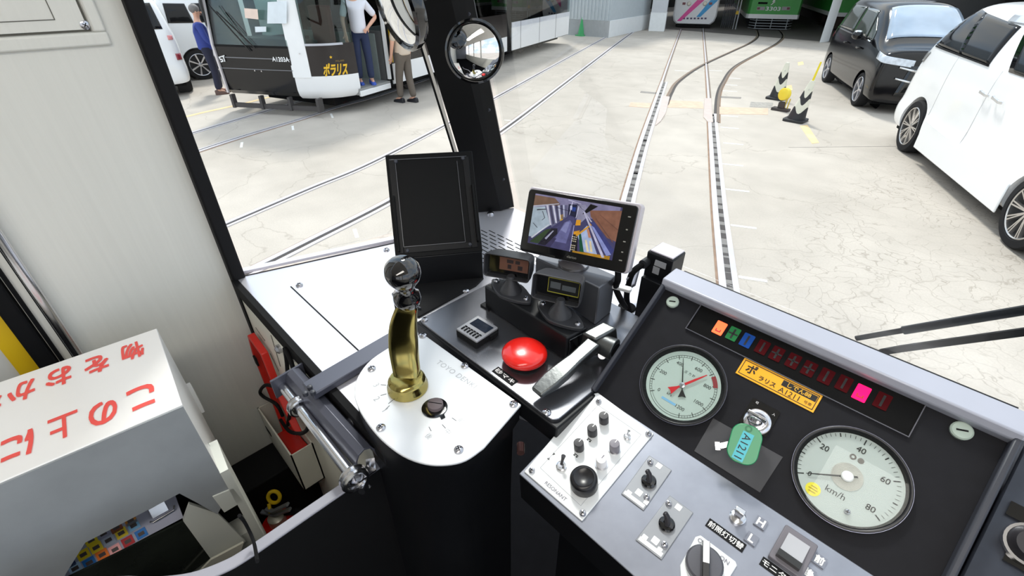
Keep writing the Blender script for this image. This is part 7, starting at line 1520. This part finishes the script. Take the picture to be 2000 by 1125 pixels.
mb = MB(); p = BV.P(-0.62, 0.14, 1.22); mb.sphere(p, 0.11, 16, 10, (0.9, 1.0, 0.75)); o = mb.build('door_mirror', M_CARB, BV.t); mb = MB(); mb.bar([BV.P(-0.60, -0.06, 1.15), BV.P(-0.60, 0.10, 1.18)], 0.06, 0.05); mb.build('stalk', M_CARB, o); mb = MB(); mb.sphere(p + V((0, 0, 0.06)), 0.06, 12, 8, (1.2, 1.2, 0.5)); mb.build('chrome_cap', M_CHROME, o)
for x in (-1.82, -0.86): mb = MB(); mb.bar([BV.P(x, -0.01, 0.98), BV.P(x + 0.03, 0.03, 0.98), BV.P(x + 0.17, 0.03, 0.98), BV.P(x + 0.20, -0.01, 0.98)], 0.03, 0.02, up=br_); mb.build('door_handle', M_CARB, BV.t, bevel=0.004)
mb = MB(); mb.prism([BV.P(-3.2, -0.15, 0.16), BV.P(0.6, -0.15, 0.16), BV.P(0.6, -1.55, 0.16), BV.P(-3.2, -1.55, 0.16)], (0, 0, 0.1)); mb.build('floor_pan', M_DARKFLAT, BV.t)
# ---- white van with its tail to the tram, far left
levv = [(0.24, 0.10), (0.30, 0.02), (0.50, 0.0), (0.75, 0.02), (1.0, 0.03), (1.25, 0.05), (1.5, 0.10), (1.75, 0.16), (1.88, 0.26), (1.92, 0.5)]
lf_ = V((-0.985, 0.17, 0)); lr_ = V((0.17, 0.985, 0))
rx = [0.04, 0.0, 0.0, 0.10, 0.12, 0.16, 0.26, 0.36, 0.44, 0.55]
LV = Car('van', 'white van seen from behind at the far left beside the window post', (-12.85, 2.80, 0), lf_, lr_, 1.66, levv, [(lambda z, i: (rx[i], 0.12), None), (lambda z, i: (rx[i] + 0.07, 0.02), None), (lambda z, i: rx[i] + 0.3, None), (1.5, None), (2.6, None), (3.1, None), (3.3, [z * 0.8 for z, y in levv])], M_CARW, wheels=((0.75, 0.30),), wr=0.30)
LV.wheel(0.75, 0.30, 0.30, 0.18, M_ALLOY, 7)
mb = MB(); F = PF(LV.P(0.45, -0.35, 0.30), LV.r, V((0, 0, 1))); mb.cyl(LV.P(0.62, -0.10, 0.30), LV.P(0.62, -0.32, 0.30), 0.30, n=28); mb.build('wheel', M_TYRE, LV.t)
LV.patch('rear_window', M_CARGLASS, [LV.P(-1, -0.22, 1.30), LV.P(-1, -1.50, 1.30), LV.P(-1, -1.38, 1.76), LV.P(-1, -0.28, 1.76)], LV.f, 0.0, 0.006, 8)
for y in (-0.05,): LV.patch('tail_lamp', mat('tail_red', (150, 40, 50), 0.2, coat=0.5), [LV.P(-1, -0.06, 0.72), LV.P(-1, -0.16, 0.72), LV.P(-1, -0.16, 0.84), LV.P(-1, -0.06, 0.84)], LV.f, 0.0, 0.012, 3); LV.patch('tail_lamp', mat('tail_pink', (236, 150, 150), 0.2, coat=0.5), [LV.P(-1, -0.10, 1.10), LV.P(-1, -0.19, 1.10), LV.P(-1, -0.19, 1.18), LV.P(-1, -0.10, 1.18)], LV.f, 0.0, 0.012, 3)
LV.patch('number_plate', mat('plate_pale', (226, 228, 224), 0.5), [LV.P(-1, -0.46, 0.66), LV.P(-1, -0.86, 0.66), LV.P(-1, -0.86, 0.84), LV.P(-1, -0.46, 0.84)], LV.f, 0.0, 0.02, 3)
LV.patch('tailgate_bar', M_CHARCOAL, [LV.P(-1, -0.42, 0.90), LV.P(-1, -0.95, 0.90), LV.P(-1, -0.95, 0.945), LV.P(-1, -0.42, 0.945)], LV.f, 0.0, 0.02, 3)
mb = MB(); mb.bar([LV.P(0.13, -0.62, 1.16), LV.P(0.16, -0.62, 1.30), LV.P(0.19, -0.85, 1.38)], 0.02, 0.02, up=LV.f); mb.build('wiper', M_RUBBER, LV.t)
mb = MB(); mb.prism([LV.P(0.2, -0.15, 0.2), LV.P(3.0, -0.15, 0.2), LV.P(3.0, -1.5, 0.2), LV.P(0.2, -1.5, 0.2)], (0, 0, 0.1)); mb.build('floor_pan', M_DARKFLAT, LV.t)
# ---- second white van further back, side on
sf_, sr_ = V((0.06, 0.998, 0)), V((0.998, -0.06, 0))
SV = Car('van', 'white van parked side on behind the rear-facing white van', (-14.75, 3.45, 0), sf_, sr_, 1.66, levv, [(lambda z, i: (-0.62 + rx[i] * 0.5, 0.10), None), (lambda z, i: (rx[i] * 0.5 - 0.58, 0.02), None), (-0.42, None), (0.6, None), (1.8, None), (2.5, [z * 0.9 for z, y in levv]), (3.0, [z * 0.6 + 0.05 for z, y in levv])], M_CARW, wheels=((0.05, 0.34), (2.4, 0.34)), wr=0.34)
for x in (0.05, 2.4): SV.wheel(x, 0.345, 0.345, 0.2, M_ALLOY, 7)
SV.side('side_window', M_CARGLASS, [(-0.34, 1.28), (0.20, 1.26), (0.14, 1.66), (-0.30, 1.68)])
SV.side('side_window', M_CARGLASS, [(0.30, 1.26), (1.2, 1.26), (1.1, 1.66), (0.28, 1.66)])
mb = MB(); mb.prism([SV.P(-0.4, -0.15, 0.2), SV.P(2.8, -0.15, 0.2), SV.P(2.8, -1.5, 0.2), SV.P(-0.4, -1.5, 0.2)], (0, 0, 0.1)); mb.build('floor_pan', M_DARKFLAT, SV.t)

# ================================================================== PEOPLE
def skin_mesh(name, nodes, edges, m, parent, root=0, sub=2):
    me = bpy.data.meshes.new(name); me.from_pydata([tuple(p) for p, r in nodes], edges, []); o = bpy.data.objects.new(name, me); COL.objects.link(o)
    md = o.modifiers.new('skin', 'SKIN'); md.use_smooth_shade = True
    for i, (p, r) in enumerate(nodes):
        rr = r if isinstance(r, tuple) else (r, r); me.skin_vertices[0].data[i].radius = rr; me.skin_vertices[0].data[i].use_root = (i == root)
    s = o.modifiers.new('sub', 'SUBSURF'); s.levels = sub; s.render_levels = sub
    bpy.context.view_layer.update(); m2 = eval_mesh(o); bpy.data.objects.remove(o); bpy.data.meshes.remove(me)
    m2.transform(wm(parent).inverted()); m2.name = name
    for p in m2.polygons: p.use_smooth = True
    n = bpy.data.objects.new(name, m2); COL.objects.link(n); n.parent = parent; m2.materials.clear(); m2.materials.append(m); return n
M_SKIN = mat('skin', (224, 172, 146), 0.5, var=0.05); M_HAIR = mat('hair_dark', (48, 42, 40), 0.6, var=0.2, vscale=60); M_HAIRG = mat('hair_grey', (126, 122, 120), 0.6, var=0.2, vscale=60)
def person(label, base, face, hgt, shirt, trouser, shoe, arms, stance, hair, sleeve=0.55, group=None):
    t = thing('person', label, 'person', base, group); k = hgt / 1.72; fx = V((math.sin(face), math.cos(face), 0)); rx_ = V((fx.y, -fx.x, 0))
    def Q(r, f, z): return V(base) + rx_ * (r * k) + fx * (f * k) + V((0, 0, z * k))
    Lf, Rf = stance            # (sideways, forward) of each foot
    N = [(Q(0, 0, 0.93), 0.135), (Q(0, 0.01, 1.08), 0.125), (Q(0, 0.0, 1.25), 0.145), (Q(0, -0.01, 1.40), 0.12), (Q(0, 0.0, 1.48), 0.055), (Q(0, 0.015, 1.55), 0.058), (Q(0, 0.025, 1.60), 0.082), (Q(0, 0.02, 1.67), 0.078)]
    E = [(0, 1), (1, 2), (2, 3), (3, 4), (4, 5), (5, 6), (6, 7)]
    arm_idx = []
    for s, (el, wr) in ((-1, arms[0]), (1, arms[1])):
        i = len(N); sh = Q(0.17 * s, -0.01, 1.38); e_ = Q(*el); w_ = Q(*wr)
        d = (w_ - e_).normalized()
        N += [(sh, 0.056), (e_, 0.042), (w_, 0.029), (w_ + d * 0.05 * k, (0.040, 0.022)), (w_ + d * 0.095 * k, (0.036, 0.018))]; E += [(3, i), (i, i + 1), (i + 1, i + 2), (i + 2, i + 3), (i + 3, i + 4)]
        side_ = d.cross(fx).normalized() if abs(d.dot(fx)) < 0.9 else rx_
        for q in range(4):
            b = len(N); o_ = side_ * (-0.027 + 0.018 * q) * k; ln = (0.03, 0.036, 0.034, 0.026)[q]
            N += [(w_ + d * (0.095 + ln) * k + o_, 0.0095), (w_ + d * (0.095 + ln * 2) * k + o_ + fx * 0.012, 0.008)]; E += [(i + 4, b), (b, b + 1)]
        b = len(N); N += [(w_ + d * 0.06 * k + side_ * 0.045 * k * s, 0.011), (w_ + d * 0.09 * k + side_ * 0.058 * k * s + fx * 0.01, 0.009)]; E += [(i + 3, b), (b, b + 1)]
        arm_idx.append((sh, e_, w_))
    legs = []
    for s, (fs, ff) in ((-1, Lf), (1, Rf)):
        i = len(N); hip = Q(0.085 * s, 0, 0.86); kn = Q(0.5 * (0.09 * s) + 0.5 * fs, ff * 0.5 + 0.03, 0.47); an = Q(fs, ff, 0.08)
        N += [(hip, 0.085), (kn, 0.058), (an, 0.038), (an + fx * 0.13 * k + V((0, 0, -0.035 * k)), (0.042, 0.03))]; E += [(0, i), (i, i + 1), (i + 1, i + 2), (i + 2, i + 3)]; legs.append((hip, kn, an))
    skin_mesh('body', [(p, tuple(x * k for x in r) if isinstance(r, tuple) else r * k) for p, r in N], E, M_SKIN, t)
    # clothes a finger wider than the body
    SN = [(Q(0, 0, 0.90), 0.176), (Q(0, 0.01, 1.08), 0.160), (Q(0, 0.0, 1.25), 0.165), (Q(0, -0.01, 1.40), 0.135), (Q(0, 0, 1.46), 0.072)]; SE = [(0, 1), (1, 2), (2, 3), (3, 4)]
    for sh, e_, w_ in arm_idx:
        i = len(SN); SN += [(sh, 0.076), (sh.lerp(e_, 0.9), 0.062)]; SE += [(3, i), (i, i + 1)]
        if sleeve > 0.6: SN += [(e_.lerp(w_, 0.1), 0.056), (e_.lerp(w_, 0.9), 0.046)]; SE += [(i + 1, i + 2), (i + 2, i + 3)]
    skin_mesh('shirt', [(p, r * k) for p, r in SN], SE, shirt, t, root=1)
    TN = [(Q(0, 0, 0.93), 0.158), (Q(0, 0.005, 1.03), 0.150)]; TE = [(0, 1)]
    for hip, kn, an in legs:
        i = len(TN); TN += [(hip, 0.102), (kn, 0.078), (an + V((0, 0, 0.01)), 0.068)]; TE += [(0, i), (i, i + 1), (i + 1, i + 2)]
    skin_mesh('trousers', [(p, r * k) for p, r in TN], TE, trouser, t)
    for hip, kn, an in legs:
        mb = MB(); a = an + V((0, 0, -0.08 * k)); pr = [(-0.085, 0.04, 0.085), (-0.06, 0.045, 0.10), (0.03, 0.046, 0.085), (0.12, 0.05, 0.055), (0.17, 0.042, 0.045), (0.195, 0.018, 0.03)]
        mb.loft([[a + fx * f_ + rx_ * (x_ * w_) + V((0, 0, z_ * h_)) for x_, z_ in ((-1, 0), (1, 0), (1, 0.5), (0.6, 1), (-0.6, 1), (-1, 0.5))] for f_, w_, h_ in pr]); mb.build('shoe', shoe, t, bevel=0.006, smooth=60)
    hc = Q(0, 0.005, 1.675); mb = MB(); mb.sphere(hc, 0.098 * k, 18, 12, (1.0, 1.0, 0.92)); mb.build('hair', hair, t)
    mb = MB(); mb.sphere(Q(0, 0.115, 1.605), 0.017 * k, 8, 6, (0.8, 1, 1.2)); mb.build('nose', M_SKIN, t)
    for s in (-1, 1):
        mb = MB(); mb.sphere(Q(0.032 * s, 0.098, 1.63), 0.010 * k, 8, 6); mb.build('eye', M_INK, t)
        mb = MB(); mb.sphere(Q(0.088 * s, 0.015, 1.61), 0.024 * k, 8, 6, (0.5, 0.7, 1.2)); mb.build('ear', M_SKIN, t)
    mb = MB(); mb.sphere(Q(0, 0.095, 1.565), 0.018 * k, 8, 6, (1.3, 0.6, 0.35)); mb.build('mouth', mat('lips', (176, 104, 96), 0.5), t)
    return t, Q
M_SHW = mat('shirt_white', (232, 232, 240), 0.7, var=0.05); M_JEAN = mat('jeans_navy', (36, 48, 82), 0.8, var=0.12); M_SHBL = mat('shoe_blue', (60, 92, 190), 0.6)
f1 = T1.P(0.84, 0.22, 0.42)
to_eye = math.atan2(-(f1.x), -(f1.y))
person('person in white shirt and navy jeans standing in the tram door, hand on hip', f1, math.atan2(-f1.x, -f1.y) - 0.2, 1.74, M_SHW, M_JEAN, M_SHBL, (((-0.36, -0.04, 1.14), (-0.17, 0.10, 1.0)), ((0.26, -0.02, 1.12), (0.27, 0.10, 0.90))), ((-0.10, 0.04), (0.11, -0.05)), M_HAIR)
f2 = gp(797, 200)
person('person in brown trousers and black shoes walking beside the tram', f2, math.atan2(-1.0, -0.25), 1.72, mat('shirt_beige', (214, 196, 176), 0.7, var=0.05), mat('trousers_brown', (104, 94, 84), 0.8, var=0.1), mat('shoe_black', (32, 32, 38), 0.35), (((-0.23, 0.03, 1.13), (-0.20, 0.12, 0.90)), ((0.23, -0.03, 1.12), (0.24, 0.05, 0.88))), ((-0.08, 0.12), (0.09, -0.10)), M_HAIR)
f3 = gp(431, 183)
pt, Q3 = person('person in blue jacket and navy trousers standing behind the tram nose', f3, math.atan2(0.2, 1.0), 1.70, mat('jacket_blue', (46, 66, 150), 0.7, var=0.08), mat('trousers_navy', (34, 38, 62), 0.8), mat('shoe_brown', (110, 84, 76), 0.5), (((-0.25, 0.04, 1.12), (-0.24, 0.16, 0.94)), ((0.25, 0.04, 1.12), (0.22, 0.2, 0.95))), ((-0.09, 0.03), (0.10, -0.02)), M_HAIRG, sleeve=0.9)
bg = thing('shoulder_bag', 'grey shoulder bag carried by the person in the blue jacket', 'bag', Q3(-0.24, 0.02, 0.62))
mb = MB(); mb.prism([Q3(-0.40, -0.06, 0.62), Q3(-0.17, -0.06, 0.62), Q3(-0.18, -0.06, 0.92), Q3(-0.38, -0.06, 0.92)], Q3(0, 0.14, 0) - Q3(0, 0, 0)); mb.build('pouch', mat('bag_grey', (96, 98, 104), 0.6), bg, bevel=0.02)
mb = MB(); mb.tube(spline([Q3(-0.28, 0.0, 0.90), Q3(-0.25, 0.0, 1.15), Q3(-0.15, 0.02, 1.46)], 6), 0.012, 8); mb.build('strap', M_CHARCOAL, bg)
# ================================================================== tidy: every object keeps its properties on top level only
bpy.context.view_layer.update()
